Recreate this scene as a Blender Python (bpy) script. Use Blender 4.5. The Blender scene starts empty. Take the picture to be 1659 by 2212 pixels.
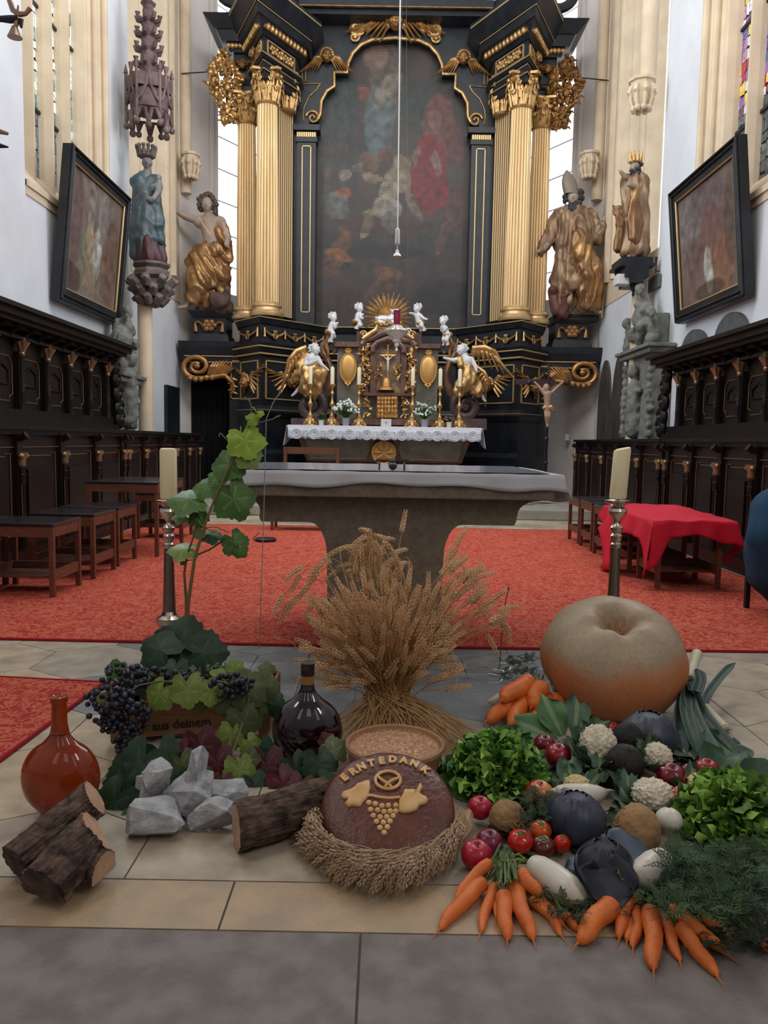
import bpy, bmesh, math, random
from mathutils import Vector as V, Matrix, noise
SC = bpy.context.scene
COL = SC.collection
PI = math.pi
random.seed(7)
rnd = random.uniform
# ------------------------------------------------------------------ camera
F_PX = 1680.0
H = 1.1
_pitch, _yaw, _roll = math.radians(5.14), math.radians(0.13), math.radians(0.98)
_f = V((-math.sin(_yaw)*math.cos(_pitch), math.cos(_yaw)*math.cos(_pitch), -math.sin(_pitch)))
_r0 = _f.cross(V((0, 0, 1))).normalized()
_u0 = _r0.cross(_f).normalized()
_r = _r0*math.cos(_roll) + _u0*math.sin(_roll)
_u = -_r0*math.sin(_roll) + _u0*math.cos(_roll)
CAM = V((0, 0, H))
cd = bpy.data.cameras.new('camera')
cam = bpy.data.objects.new('camera', cd)
COL.objects.link(cam)
cam.matrix_world = Matrix(((_r.x, _u.x, -_f.x, 0), (_r.y, _u.y, -_f.y, 0), (_r.z, _u.z, -_f.z, H), (0, 0, 0, 1)))
cd.sensor_fit = 'VERTICAL'
cd.sensor_height = 36.0
cd.lens = F_PX*36.0/2212.0
cd.clip_start = 0.05
cd.clip_end = 200
SC.camera = cam
# ------------------------------------------------------------------ light
SC.view_settings.view_transform = 'Standard'
SC.view_settings.look = 'None'
SC.view_settings.gamma = 1
SC.view_settings.exposure = 0.0
w = bpy.data.worlds.new('world')
SC.world = w
w.use_nodes = True
w.node_tree.nodes['Background'].inputs[0].default_value = (0.95, 0.96, 1.0, 1)
w.node_tree.nodes['Background'].inputs[1].default_value = 0.95
def area(name, loc, target, sx, sy, power, color):
 d = bpy.data.lights.new(name, 'AREA')
 d.shape = 'RECTANGLE'
 d.size, d.size_y, d.energy, d.color = sx, sy, power, color
 o = bpy.data.objects.new(name, d)
 COL.objects.link(o)
 o.location = loc
 o.rotation_euler = (V(target)-V(loc)).to_track_quat('-Z', 'Y').to_euler()
 return o
# daylight through the tall choir side windows, followed by added fill lamps
area('window_light_left', (-3.3, 9.6, 6.6), (3.0, 9.6, 6.3), 2.0, 5.0, 250, (0.84, 0.92, 1.0))
area('window_light_right', (3.3, 8.8, 6.6), (-3.0, 8.8, 6.3), 2.2, 5.0, 250, (0.84, 0.92, 1.0))
area('window_light_nave', (-3.2, 1.5, 6.0), (1.2, 3.2, 0.3), 0.9, 3.0, 62, (1.0, 0.90, 0.80))  # added warm fill for the foreground, no window behind it
area('window_light_nave_right', (3.3, -1.2, 5.5), (0.4, 3.0, 0.2), 0.8, 3.0, 62, (1.0, 0.92, 0.84))  # second added foreground fill, from the right
area('window_light_clerestory', (0.0, 6.5, 9.0), (0.0, 15.0, 3.8), 5.0, 2.5, 300, (1.0, 0.96, 0.9))  # added overhead fill that brightens the choir and retable
# ------------------------------------------------------------------ helpers
def ray(px, py):
 return _f*F_PX + _r*(px-829.5) - _u*(py-1106.0)
def atY(px, py, Y):
 d = ray(px, py)
 return CAM + d*(Y/d.y)
def atZ(px, py, Z=0.0):
 d = ray(px, py)
 return CAM + d*((Z-H)/d.z)
def atX(px, py, X):
 d = ray(px, py)
 return CAM + d*(X/d.x)
_mats = {}
def mat(name, c, rough=0.6, metal=0.0, c2=None, ns=8.0, bump=0.0, bs=30.0, spec=0.5, trans=0.0, emit=None, es=1.0, sheen=0.0, coat=0.0, sub=0.0, detail=4.0, stretch=None, lo=0.35, hi=0.65, ior=1.45, alpha=1.0):
 if name in _mats:
  return _mats[name]
 m = bpy.data.materials.new(name)
 m.use_nodes = True
 nt = m.node_tree
 b = nt.nodes['Principled BSDF']
 I = b.inputs
 I['Base Color'].default_value = (*c, 1)
 I['Roughness'].default_value = rough
 I['Metallic'].default_value = metal
 I['Specular IOR Level'].default_value = spec
 I['Transmission Weight'].default_value = trans
 I['Coat Weight'].default_value = coat
 I['Sheen Weight'].default_value = sheen
 I['Subsurface Weight'].default_value = sub
 I['IOR'].default_value = ior
 I['Alpha'].default_value = alpha
 if emit:
  I['Emission Color'].default_value = (*emit, 1)
  I['Emission Strength'].default_value = es
 tc = nt.nodes.new('ShaderNodeTexCoord')
 src = tc.outputs['Object']
 if stretch:
  mp = nt.nodes.new('ShaderNodeMapping')
  mp.inputs['Scale'].default_value = stretch
  nt.links.new(src, mp.inputs[0])
  src = mp.outputs[0]
 if c2:
  n = nt.nodes.new('ShaderNodeTexNoise')
  n.inputs['Scale'].default_value = ns
  n.inputs['Detail'].default_value = detail
  nt.links.new(src, n.inputs['Vector'])
  r = nt.nodes.new('ShaderNodeValToRGB')
  r.color_ramp.elements[0].position = lo
  r.color_ramp.elements[1].position = hi
  r.color_ramp.elements[0].color = (*c, 1)
  r.color_ramp.elements[1].color = (*c2, 1)
  nt.links.new(n.outputs[0], r.inputs[0])
  nt.links.new(r.outputs[0], I['Base Color'])
 if bump:
  n2 = nt.nodes.new('ShaderNodeTexNoise')
  n2.inputs['Scale'].default_value = bs
  n2.inputs['Detail'].default_value = 5
  nt.links.new(src, n2.inputs['Vector'])
  bp = nt.nodes.new('ShaderNodeBump')
  bp.inputs['Strength'].default_value = min(bump, 1)
  bp.inputs['Distance'].default_value = 0.02
  nt.links.new(n2.outputs[0], bp.inputs['Height'])
  nt.links.new(bp.outputs[0], I['Normal'])
 _mats[name] = m
 return m
def attr_mat(name, rough=0.6, ns=20, amt=0.25, bump=0.0, metal=0.0, emit=0.0):
 if name in _mats:
  return _mats[name]
 m = mat(name, (1, 1, 1), rough, metal, bump=bump)
 nt = m.node_tree
 b = nt.nodes['Principled BSDF']
 a = nt.nodes.new('ShaderNodeAttribute')
 a.attribute_name = 'Col'
 n = nt.nodes.new('ShaderNodeTexNoise')
 n.inputs['Scale'].default_value = ns
 n.inputs['Detail'].default_value = 6
 tc = [x for x in nt.nodes if x.type == 'TEX_COORD'][0]
 nt.links.new(tc.outputs['Object'], n.inputs['Vector'])
 mr = nt.nodes.new('ShaderNodeMapRange')
 mr.inputs[1].default_value = 0.3
 mr.inputs[2].default_value = 0.7
 mr.inputs[3].default_value = 1-amt
 mr.inputs[4].default_value = 1+amt
 nt.links.new(n.outputs[0], mr.inputs[0])
 mx = nt.nodes.new('ShaderNodeMix')
 mx.data_type = 'RGBA'
 mx.blend_type = 'MULTIPLY'
 mx.inputs[0].default_value = 1
 nt.links.new(a.outputs['Color'], mx.inputs[6])
 nt.links.new(mr.outputs[0], mx.inputs[7])
 nt.links.new(mx.outputs[2], b.inputs['Base Color'])
 if emit:
  nt.links.new(mx.outputs[2], b.inputs['Emission Color'])
  b.inputs['Emission Strength'].default_value = emit
 return m
class MB:
 """collects shapes; build() links them as one mesh object"""
 def __init__(s):
  s.v, s.f, s.c = [], [], []
 def add(s, vs, fs, col=None):
  o = len(s.v)
  s.v += [tuple(x) for x in vs]
  s.f += [tuple(i+o for i in f) for f in fs]
  s.c += [col]*len(fs)
  return s
 def box(s, x0, x1, y0, y1, z0, z1, M=None):
  vs = [V((x, y, z)) for x in (x0, x1) for y in (y0, y1) for z in (z0, z1)]
  if M:
   vs = [M @ v for v in vs]
  return s.add(vs, [(0, 1, 3, 2), (4, 6, 7, 5), (0, 4, 5, 1), (2, 3, 7, 6), (0, 2, 6, 4), (1, 5, 7, 3)])
 def hexa(s, b, t):
  """bottom quad and top quad"""
  return s.add(list(b)+list(t), [(3, 2, 1, 0), (4, 5, 6, 7), (0, 1, 5, 4), (1, 2, 6, 5), (2, 3, 7, 6), (3, 0, 4, 7)])
 def prism(s, poly, d):
  """poly: 3d points, d: extrusion vector"""
  n = len(poly)
  vs = [V(p) for p in poly]+[V(p)+V(d) for p in poly]
  return s.add(vs, [tuple(range(n-1, -1, -1)), tuple(range(n, 2*n))]+[(i, (i+1) % n, (i+1) % n+n, i+n) for i in range(n)])
 def lathe(s, prof, c=(0, 0, 0), seg=24, M=None, flute=0, fd=0.0, lobes=None):
  """prof: list of (r, z)"""
  vs, fs = [], []
  for r, z in prof:
   for k in range(seg):
    a = 2*PI*k/seg
    rr = r
    if flute:
     rr = r - fd*abs(math.cos(a*flute/2))**0.7
    if lobes:
     rr = r*lobes(a, z)
    p = V((rr*math.cos(a), rr*math.sin(a), z))
    vs.append((M @ p) if M else p+V(c))
  n = len(prof)
  for i in range(n-1):
   for k in range(seg):
    k2 = (k+1) % seg
    fs.append((i*seg+k, i*seg+k2, (i+1)*seg+k2, (i+1)*seg+k))
  if prof[0][0] > 1e-5:
   fs.append(tuple(range(seg-1, -1, -1)))
  if prof[-1][0] > 1e-5:
   fs.append(tuple((n-1)*seg+k for k in range(seg)))
  return s.add(vs, fs)
 def tube(s, pts, rad, seg=8, col=None, flat=1.0):
  pts = [V(p) for p in pts]
  n = len(pts)
  if not hasattr(rad, '__len__'):
   rad = [rad]*n
  vs, fs = [], []
  t = (pts[1]-pts[0]).normalized()
  up = V((0, 0, 1)) if abs(t.z) < 0.9 else V((1, 0, 0))
  a = t.cross(up).normalized()
  for i in range(n):
   t = (pts[min(i+1, n-1)]-pts[max(i-1, 0)])
   t = t.normalized() if t.length > 1e-9 else V((0, 0, 1))
   a = (a-t*a.dot(t))
   a = a.normalized() if a.length > 1e-6 else t.orthogonal().normalized()
   b = t.cross(a)
   for k in range(seg):
    g = 2*PI*k/seg
    vs.append(pts[i]+a*(math.cos(g)*rad[i])+b*(math.sin(g)*rad[i]*flat))
  for i in range(n-1):
   for k in range(seg):
    k2 = (k+1) % seg
    fs.append((i*seg+k, i*seg+k2, (i+1)*seg+k2, (i+1)*seg+k))
  fs.append(tuple(range(seg-1, -1, -1)))
  fs.append(tuple((n-1)*seg+k for k in range(seg)))
  return s.add(vs, fs, col)
 def ball(s, c, r, seg=12, rings=8, M=None, fn=None, col=None):
  if not hasattr(r, '__len__'):
   r = (r, r, r)
  c = V(c)
  vs = []
  def P(u):
   k = fn(u) if fn else 1.0
   p = V((u.x*r[0]*k, u.y*r[1]*k, u.z*r[2]*k))
   return (M @ p if M else p)+c
  vs.append(P(V((0, 0, -1))))
  for i in range(1, rings):
   a = -PI/2+PI*i/rings
   for k in range(seg):
    b = 2*PI*k/seg
    vs.append(P(V((math.cos(a)*math.cos(b), math.cos(a)*math.sin(b), math.sin(a)))))
  vs.append(P(V((0, 0, 1))))
  fs = [(0, 1+(k+1) % seg, 1+k) for k in range(seg)]
  for i in range(rings-2):
   for k in range(seg):
    k2 = (k+1) % seg
    fs.append((1+i*seg+k, 1+i*seg+k2, 1+(i+1)*seg+k2, 1+(i+1)*seg+k))
  l = len(vs)-1
  fs += [(l, l-seg+k, l-seg+(k+1) % seg) for k in range(seg)]
  return s.add(vs, fs, col)
 def grid(s, nu, nv, fn, col=None):
  vs = [fn(i/nu, j/nv) for i in range(nu+1) for j in range(nv+1)]
  fs = [(i*(nv+1)+j, (i+1)*(nv+1)+j, (i+1)*(nv+1)+j+1, i*(nv+1)+j+1) for i in range(nu) for j in range(nv)]
  return s.add(vs, fs, col)
 def mesh(s, name, m=None, smooth=True):
  me = bpy.data.meshes.new(name)
  me.from_pydata(s.v, [], s.f)
  if any(c is not None for c in s.c):
   at = me.color_attributes.new('Col', 'FLOAT_COLOR', 'CORNER')
   buf = []
   for p, c in zip(me.polygons, s.c):
    buf += [*(c or (0.5, 0.5, 0.5)), 1.0]*p.loop_total
   at.data.foreach_set('color', buf)
  if m:
   me.materials.append(m)
  if smooth:
   me.polygons.foreach_set('use_smooth', [True]*len(me.polygons))
   if smooth != 'all':
    me.set_sharp_from_angle(angle=math.radians(smooth if smooth is not True else 38))
  me.update()
  return me
 def build(s, name, m=None, parent=None, smooth=True, solid=0.0, bevel=0.0, loc=None):
  o = bpy.data.objects.new(name, s.mesh(name, m, smooth))
  COL.objects.link(o)
  if parent:
   o.parent = parent
   pl = parent.location if parent.type == 'EMPTY' else V((0, 0, 0))
   o.matrix_parent_inverse = Matrix.Identity(4)
   if parent.type == 'EMPTY':
    o.matrix_parent_inverse = Matrix.Translation(-pl)
  if loc is not None:
   o.location = loc
  if bevel:
   b = o.modifiers.new('bevel', 'BEVEL')
   b.width = bevel
   b.segments = 2
   b.limit_method = 'ANGLE'
  if solid:
   b = o.modifiers.new('solid', 'SOLIDIFY')
   b.thickness = solid
  return o
def tag(o, label=None, cat=None, group=None, kind=None):
 if label: o['label'] = label
 if cat: o['category'] = cat
 if group: o['group'] = group
 if kind: o['kind'] = kind
 return o
def thing(name, label, cat, loc, group=None):
 o = bpy.data.objects.new(name, None)
 COL.objects.link(o)
 o.location = loc
 o.empty_display_size = 0.05
 return tag(o, label, cat, group)
def struct(o):
 o['kind'] = 'structure'
 return o
def smooth_noise(p, s=1.0, seed=0.0):
 return noise.noise(V((p[0]*s+seed, p[1]*s+seed*1.7, p[2]*s-seed)))
def bez(a, b, c, d, n):
 out = []
 for i in range(n+1):
  t = i/n
  out.append(a*(1-t)**3+b*3*t*(1-t)**2+c*3*t*t*(1-t)+d*t**3)
 return out
def frame(o, z, x=None):
 """matrix at o with its z axis along z"""
 z = V(z).normalized()
 x = V(x) if x is not None else (V((1, 0, 0)) if abs(z.x) < 0.9 else V((0, 1, 0)))
 x = (x-z*x.dot(z)).normalized()
 y = z.cross(x)
 return Matrix(((x.x, y.x, z.x, o[0]), (x.y, y.y, z.y, o[1]), (x.z, y.z, z.z, o[2]), (0, 0, 0, 1)))
def text_obj(name, body, size, M, m, parent=None, ext=0.002, align='CENTER', bevel=0.0, font_off=0.0):
 cu = bpy.data.curves.new(name, 'FONT')
 cu.body, cu.size, cu.extrude = body, size, ext
 cu.align_x, cu.align_y = align, 'CENTER'
 cu.bevel_depth = bevel
 cu.bevel_resolution = 2
 cu.offset = font_off
 cu.resolution_u = 3
 t = bpy.data.objects.new(name+'_src', cu)
 COL.objects.link(t)
 bpy.context.view_layer.update()
 me = bpy.data.meshes.new_from_object(t.evaluated_get(bpy.context.evaluated_depsgraph_get()))
 bpy.data.objects.remove(t)
 me.transform(M)
 me.materials.clear()
 me.materials.append(m)
 me.name = name
 o = bpy.data.objects.new(name, me)
 COL.objects.link(o)
 if parent:
  o.parent = parent
  if parent.type == 'EMPTY':
   o.matrix_parent_inverse = Matrix.Translation(-parent.location)
 return o
def sculpt(name, prims, vox, m, parent=None, fn=None, iters=4):
 """tapered limbs ('c', p0, r0, p1, r1) and balls ('e', centre, radii[, M]) fused into one continuous surface"""
 b = MB()
 for p in prims:
  if p[0] == 'c':
   a, r0, c, r1 = V(p[1]), p[2], V(p[3]), p[4]
   L = max((c-a).length, 1e-4)
   M = frame(a, (c-a) if L > 1e-4 else (0, 0, 1))
   prof = []
   for i in range(7):
    t = -PI/2+PI/2*i/6
    prof.append((max(r0*math.cos(t), 1e-6), r0*math.sin(t)))
   for i in range(7):
    t = PI/2*i/6
    prof.append((max(r1*math.cos(t), 1e-6), L+r1*math.sin(t)))
   b.lathe(prof, seg=14, M=M)
  else:
   b.ball(p[1], p[2], 18, 12, M=(p[3] if len(p) > 3 else None))
 o = bpy.data.objects.new(name+'_src', b.mesh(name, m, False))
 COL.objects.link(o)
 r = o.modifiers.new('r', 'REMESH')
 r.mode, r.voxel_size, r.use_smooth_shade = 'VOXEL', vox, True
 sm = o.modifiers.new('s', 'SMOOTH')
 sm.iterations, sm.factor = iters, 0.5
 bpy.context.view_layer.update()
 me = bpy.data.meshes.new_from_object(o.evaluated_get(bpy.context.evaluated_depsgraph_get()))
 bpy.data.objects.remove(o)
 if fn:
  me.update()
  vs = [(v.co.copy(), v.normal.copy()) for v in me.vertices]
  for v, (c, n) in zip(me.vertices, vs):
   v.co = c+n*fn(c, n)
 me.polygons.foreach_set('use_smooth', [True]*len(me.polygons))
 me.materials.clear()
 me.materials.append(m)
 me.name = name
 o = bpy.data.objects.new(name, me)
 COL.objects.link(o)
 if parent:
  o.parent = parent
  if parent.type == 'EMPTY':
   o.matrix_parent_inverse = Matrix.Translation(-parent.location)
 return o
def dup(root, loc=None, rotz=None, label=None, group=None, scale=None):
 r = root.copy()
 COL.objects.link(r)
 if loc is not None: r.location = loc
 if rotz is not None: r.rotation_euler = (0, 0, rotz)
 if scale is not None: r.scale = scale
 if label: r['label'] = label
 if group: r['group'] = group
 for ch in [c for c in bpy.data.objects if c.parent == root]:
  c = ch.copy()
  COL.objects.link(c)
  c.parent = r
  c.matrix_parent_inverse = ch.matrix_parent_inverse.copy()
  for g in [x for x in bpy.data.objects if x.parent == ch]:
   d = g.copy()
   COL.objects.link(d)
   d.parent = c
   d.matrix_parent_inverse = g.matrix_parent_inverse.copy()
 return r
# ------------------------------------------------------------------ shared materials
M_white = mat('white_plaster', (0.74, 0.78, 0.82), 0.9, c2=(0.66, 0.68, 0.72), ns=1.4, bump=0.15, bs=12)
M_beige = mat('beige_stone', (0.70, 0.58, 0.42), 0.8, c2=(0.60, 0.49, 0.35), ns=3, bump=0.1, bs=25)
M_pale = mat('pale_plaster', (0.70, 0.66, 0.63), 0.9, c2=(0.62, 0.58, 0.55), ns=1.8)
M_black = mat('black_lacquer', (0.006, 0.008, 0.012), 0.42, c2=(0.014, 0.017, 0.023), ns=5, bump=0.1, bs=9)
M_gold = mat('gold_leaf', (0.62, 0.39, 0.16), 0.36, 0.7, c2=(0.36, 0.21, 0.08), ns=9, bump=0.25, bs=40)
M_goldcol = mat('column_gold', (0.66, 0.46, 0.24), 0.42, 0.55, c2=(0.54, 0.36, 0.17), ns=6, stretch=(1, 1, 0.15))
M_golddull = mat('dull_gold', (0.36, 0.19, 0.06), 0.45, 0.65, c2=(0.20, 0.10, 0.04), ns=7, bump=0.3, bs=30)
M_trim = mat('gold_trim', (0.60, 0.42, 0.18), 0.4, 0.5)
M_oak = mat('dark_oak', (0.006, 0.0048, 0.0045), 0.38, c2=(0.013, 0.009, 0.008), ns=6, bump=0.2, bs=18, stretch=(4, 4, 0.6))
M_stall = mat('stall_oak', (0.009, 0.005, 0.005), 0.40, c2=(0.018, 0.009, 0.008), ns=6, stretch=(4, 4, 0.6))
M_stallgold = mat('stall_trim', (0.20, 0.12, 0.065), 0.4, 0.3)
M_copper = mat('copper_gilding', (0.36, 0.25, 0.14), 0.3, 0.6)
M_stone = mat('altar_stone', (0.15, 0.112, 0.08), 0.85, c2=(0.225, 0.175, 0.125), ns=30, bump=0.35, bs=60, lo=0.3, hi=0.75)
M_grey = mat('grey_sandstone', (0.125, 0.135, 0.12), 0.85, c2=(0.21, 0.22, 0.195), ns=9, bump=0.4, bs=25)
M_dkstone = mat('dark_carved_stone', (0.10, 0.085, 0.075), 0.8, c2=(0.19, 0.155, 0.14), ns=7, bump=0.4, bs=20)
M_brown = mat('stool_wood', (0.11, 0.040, 0.022), 0.5, c2=(0.17, 0.065, 0.035), ns=5, stretch=(3, 3, 12))
M_silver = mat('tarnished_silver', (0.62, 0.53, 0.45), 0.22, 0.95, c2=(0.45, 0.36, 0.30), ns=10)
M_wax = mat('ivory_wax', (0.78, 0.72, 0.50), 0.5, sub=0.25)
# ================================================================== SETTING
XW = 3.9
# ---- floor
def tile_mat(name, c, c2, rough=0.55):
 return mat(name, c, rough, c2=c2, ns=11, bump=0.25, bs=120, detail=12, lo=0.38, hi=0.62)
T_grey = tile_mat('step_stone', (0.155, 0.132, 0.122), (0.225, 0.195, 0.178), 0.65)
T_tan = mat('tan_flagstone', (0.46, 0.33, 0.20), 0.5, c2=(0.34, 0.26, 0.175), ns=6, detail=14, bump=0.2, bs=110, lo=0.4, hi=0.62)
M_grout = mat('grout', (0.105, 0.092, 0.075), 0.9)
M_floor = attr_mat('floor_tiles', 0.5, ns=9, amt=0.24, bump=0.15)
struct(MB().box(-7, 7, -3, 20, -0.3, -0.004).build('floor', M_grout, smooth=False))
def clip(poly, nx, ny, d):
 """keep nx*x+ny*y <= d"""
 out = []
 for i in range(len(poly)):
  a, b = poly[i], poly[(i+1) % len(poly)]
  da, db = nx*a[0]+ny*a[1]-d, nx*b[0]+ny*b[1]-d
  if da <= 0: out.append(a)
  if da*db < 0:
   t = da/(da-db)
   out.append((a[0]+(b[0]-a[0])*t, a[1]+(b[1]-a[1])*t))
 return out
YA = atZ(829, 2016).y      # grey step / tan slabs
YB = atZ(829, 1909).y      # tan slabs / tile pattern
g = 0.0028
m_ = MB()
x = -6.55
for wd in [1.3]*11:
 x0, x1 = x, x+wd
 m_.box(x0+g, x1-g, -3, YA-g, -0.02, 0.0)
 x = x1
# the joint seen near the centre runs at x = -0.04
for i in range(len(m_.v)):
 m_.v[i] = (m_.v[i][0]+0.01, m_.v[i][1], m_.v[i][2])
struct(m_.build('floor_step_slabs', T_grey, smooth=False))
m_ = MB()
xs = [-5.2, -4.1, -3.0, -1.95, atZ(488, 1960).x, 0.72, 1.75, 2.8, 3.9, 5.0]
for a, b in zip(xs, xs[1:]):
 m_.box(a+g, b-g, YA+g, YB-g, -0.02, 0.0)
struct(m_.build('floor_tan_slabs', T_tan, smooth=False))
m_ = MB()
S = 0.30
random.seed(5)
pal = [(0.38, 0.315, 0.235), (0.43, 0.345, 0.24), (0.33, 0.28, 0.215), (0.41, 0.35, 0.275), (0.46, 0.355, 0.23)]
greyt = (0.17, 0.185, 0.19)
row = 0
y = 1.5
while y < 14.6:
 for k in range(-14, 15):
  cx = k*S*math.sqrt(3)+(S*math.sqrt(3)/2 if row % 2 else 0)-0.12
  hexp = [(cx+(S-g)*math.sin(PI/3*i), y+(S-g)*math.cos(PI/3*i)) for i in range(6)]
  pieces = [hexp]
  if random.random() < 0.4:    # some hexagons are cut into two
   a = random.choice([0, 1, 2])*PI/3
   nx, ny = math.cos(a), math.sin(a)
   d0 = nx*cx+ny*y
   pieces = [clip(hexp, nx, ny, d0-g), clip(hexp, -nx, -ny, -d0-g)]
  for p in pieces:
   p = clip(p, 0, -1, -YB-g)
   p = clip(p, 0, 1, 14.5)
   if len(p) < 3: continue
   c = random.choice(pal)
   if y > 3.1 and y < 4.4 and abs(cx+0.1) < 1.15: c = greyt
   elif random.random() < 0.07: c = tuple(q*0.8 for q in c)
   q = rnd(0.92, 1.06)
   n = len(p)
   m_.add([(a, b, 0) for a, b in p]+[(a, b, -0.01) for a, b in p],
     [tuple(range(n-1, -1, -1))]+[(i, (i+1) % n, (i+1) % n+n, i+n) for i in range(n)], tuple(v*q for v in c))
 row += 1
 y += S*1.5
struct(m_.build('floor_hexagon_tiles', M_floor, smooth=False))
random.seed(11)
# ---- carpets
def carpet_mat(name, red, orange, sc):
 m = mat(name, red, 0.95, spec=0.2)
 nt = m.node_tree
 b = nt.nodes['Principled BSDF']
 tc = [x for x in nt.nodes if x.type == 'TEX_COORD'][0]
 outs = []
 for s, off in ((sc, 0), (sc*1.3, 4.0)):
  mp = nt.nodes.new('ShaderNodeMapping')
  mp.inputs['Location'].default_value = (off, off, 0)
  nt.links.new(tc.outputs['Object'], mp.inputs[0])
  n = nt.nodes.new('ShaderNodeTexNoise')
  n.inputs['Scale'].default_value = s
  n.inputs['Detail'].default_value = 1.0
  n.inputs['Distortion'].default_value = 1.6
  nt.links.new(mp.outputs[0], n.inputs['Vector'])
  r = nt.nodes.new('ShaderNodeValToRGB')
  e = r.color_ramp.elements
  e[0].position, e[0].color = 0.44, (0, 0, 0, 1)
  e[1].position, e[1].color = 0.475, (1, 1, 1, 1)
  x = e.new(0.53); x.color = (1, 1, 1, 1)
  x = e.new(0.565); x.color = (0, 0, 0, 1)
  nt.links.new(n.outputs[0], r.inputs[0])
  outs.append(r.outputs[0])
 mth = nt.nodes.new('ShaderNodeMath')
 mth.operation = 'MAXIMUM'
 nt.links.new(outs[0], mth.inputs[0]); nt.links.new(outs[1], mth.inputs[1])
 mx = nt.nodes.new('ShaderNodeMix')
 mx.data_type = 'RGBA'
 mx.inputs[6].default_value = (*red, 1)
 mx.inputs[7].default_value = (*orange, 1)
 nt.links.new(mth.outputs[0], mx.inputs[0])
 nt.links.new(mx.outputs[2], b.inputs['Base Color'])
 return m
M_carpet = carpet_mat('red_scroll_carpet', (0.36, 0.030, 0.026), (0.50, 0.125, 0.07), 11)
M_hem = mat('carpet_binding', (0.30, 0.004, 0.012), 0.9)
def carpet(name, poly, label):
 t = thing(name, label, 'carpet', (*poly[0][:2], 0))
 MB().prism([(x, y, 0.001) for x, y in poly], (0, 0, 0.009)).build('pile', M_carpet, t, smooth=False)
 b = MB()
 b.tube([(x, y, 0.006) for x, y in poly+[poly[0]]], 0.009, 6)
 b.build('binding', M_hem, t)
 return t
p0, p1, p2, p3 = atZ(-60, 1375), atZ(1720, 1400), atZ(1300, 1146), atZ(60, 1137)
yb = 9.95
carpet('carpet', [(-3.05, 4.13), (-0.38, 4.09), (0.38, 4.10), (3.05, 4.14), (3.02, yb), (-3.02, yb)], 'large red carpet with orange scroll pattern under the stools behind the stone altar')
a, b_, c_ = atZ(224, 1478), atZ(0, 1463), atZ(0, 1646)
carpet('carpet_runner', [(a.x, a.y), (b_.x-0.5, b_.y+0.03), (c_.x-0.75, c_.y-0.45), (c_.x+0.0, c_.y)], 'red carpet runner corner on the floor at the left edge of the photo')
# ---- steps and platform to the high altar
ST = mat('platform_stone', (0.27, 0.25, 0.21), 0.7, c2=(0.36, 0.335, 0.29), ns=5, detail=8)
struct(MB().box(-XW, XW, 11.3, 18.5, 0, 0.15).build('floor_platform', ST, bevel=0.015))
struct(MB().box(-2.7, 2.3, 12.2, 18, 0.15, 0.29).build('floor_platform_upper', ST, bevel=0.015))
# ---- walls: near part, wall under windows, strips between windows
ZT = 12.5
WY0, WY1 = 8.55, 11.1       # left window bay
def wall_side(sgn, name, n0, n1, s1, w1, w2, sill):
 """near wall to n0, window to n1, strip to s1, second window w1, end w2"""
 X = XW*sgn
 T = 0.9*sgn
 b = MB()
 b.box(min(X, X+T), max(X, X+T), -3, n0, -0.3, ZT)
 b.box(min(X, X+T), max(X, X+T), n0, n1, -0.3, sill-0.25)
 b.box(min(X, X+T), max(X, X+T), n1, s1, -0.3, ZT)
 b.box(min(X, X+T), max(X, X+T), s1, w2, -0.3, sill-0.05)
 struct(b.build(name, M_white, smooth=False))
 g = 0.26*sgn
 # splayed jambs and sill of beige stone
 j = MB()
 j.hexa([(X, n1-0.001, sill-0.3), (X+T, n1-0.001, sill-0.3), (X+T, n1-0.5, sill-0.3), (X+g, n1-0.45, sill-0.3)],
   [(X, n1-0.001, ZT), (X+T, n1-0.001, ZT), (X+T, n1-0.5, ZT), (X+g, n1-0.45, ZT)])
 for dx, dy, r in ((0.02, -0.06, 0.05), (0.10, -0.20, 0.045), (0.2, -0.36, 0.06)):
  j.tube([(X+dx*sgn, n1+dy, sill-0.2), (X+dx*sgn, n1+dy, ZT)], r, 10)
 j.hexa([(X-0.012*sgn, n0, sill-0.35), (X-0.012*sgn, n1, sill-0.35), (X+T, n1, sill-0.35), (X+T, n0, sill-0.35)],
   [(X-0.012*sgn, n0, sill-0.2), (X-0.012*sgn, n1, sill-0.2), (X+g*1.1, n1, sill+0.12), (X+g*1.1, n0, sill+0.12)])
 j.box(min(X-0.03*sgn, X+0.1*sgn), max(X-0.03*sgn, X+0.1*sgn), n0, n1, sill-0.26, sill-0.19)
 struct(j.build('trim_window_jamb_'+name[5:], M_beige, smooth=30))
 return X, g
XL_, gL = wall_side(-1, 'wall_left', 8.55, 11.1, 11.95, 14.5, 14.75, 4.02)
XR_, gR = wall_side(1, 'wall_right', 7.3, 10.35, 11.6, 14.4, 14.75, 4.02)
def glass_attr(name, es):
 return attr_mat(name, 0.3, ns=25, amt=0.5, emit=es)
M_glassL = glass_attr('leaded_glass_pale', 0.45)
M_glassR = glass_attr('leaded_glass_coloured', 0.42)
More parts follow.
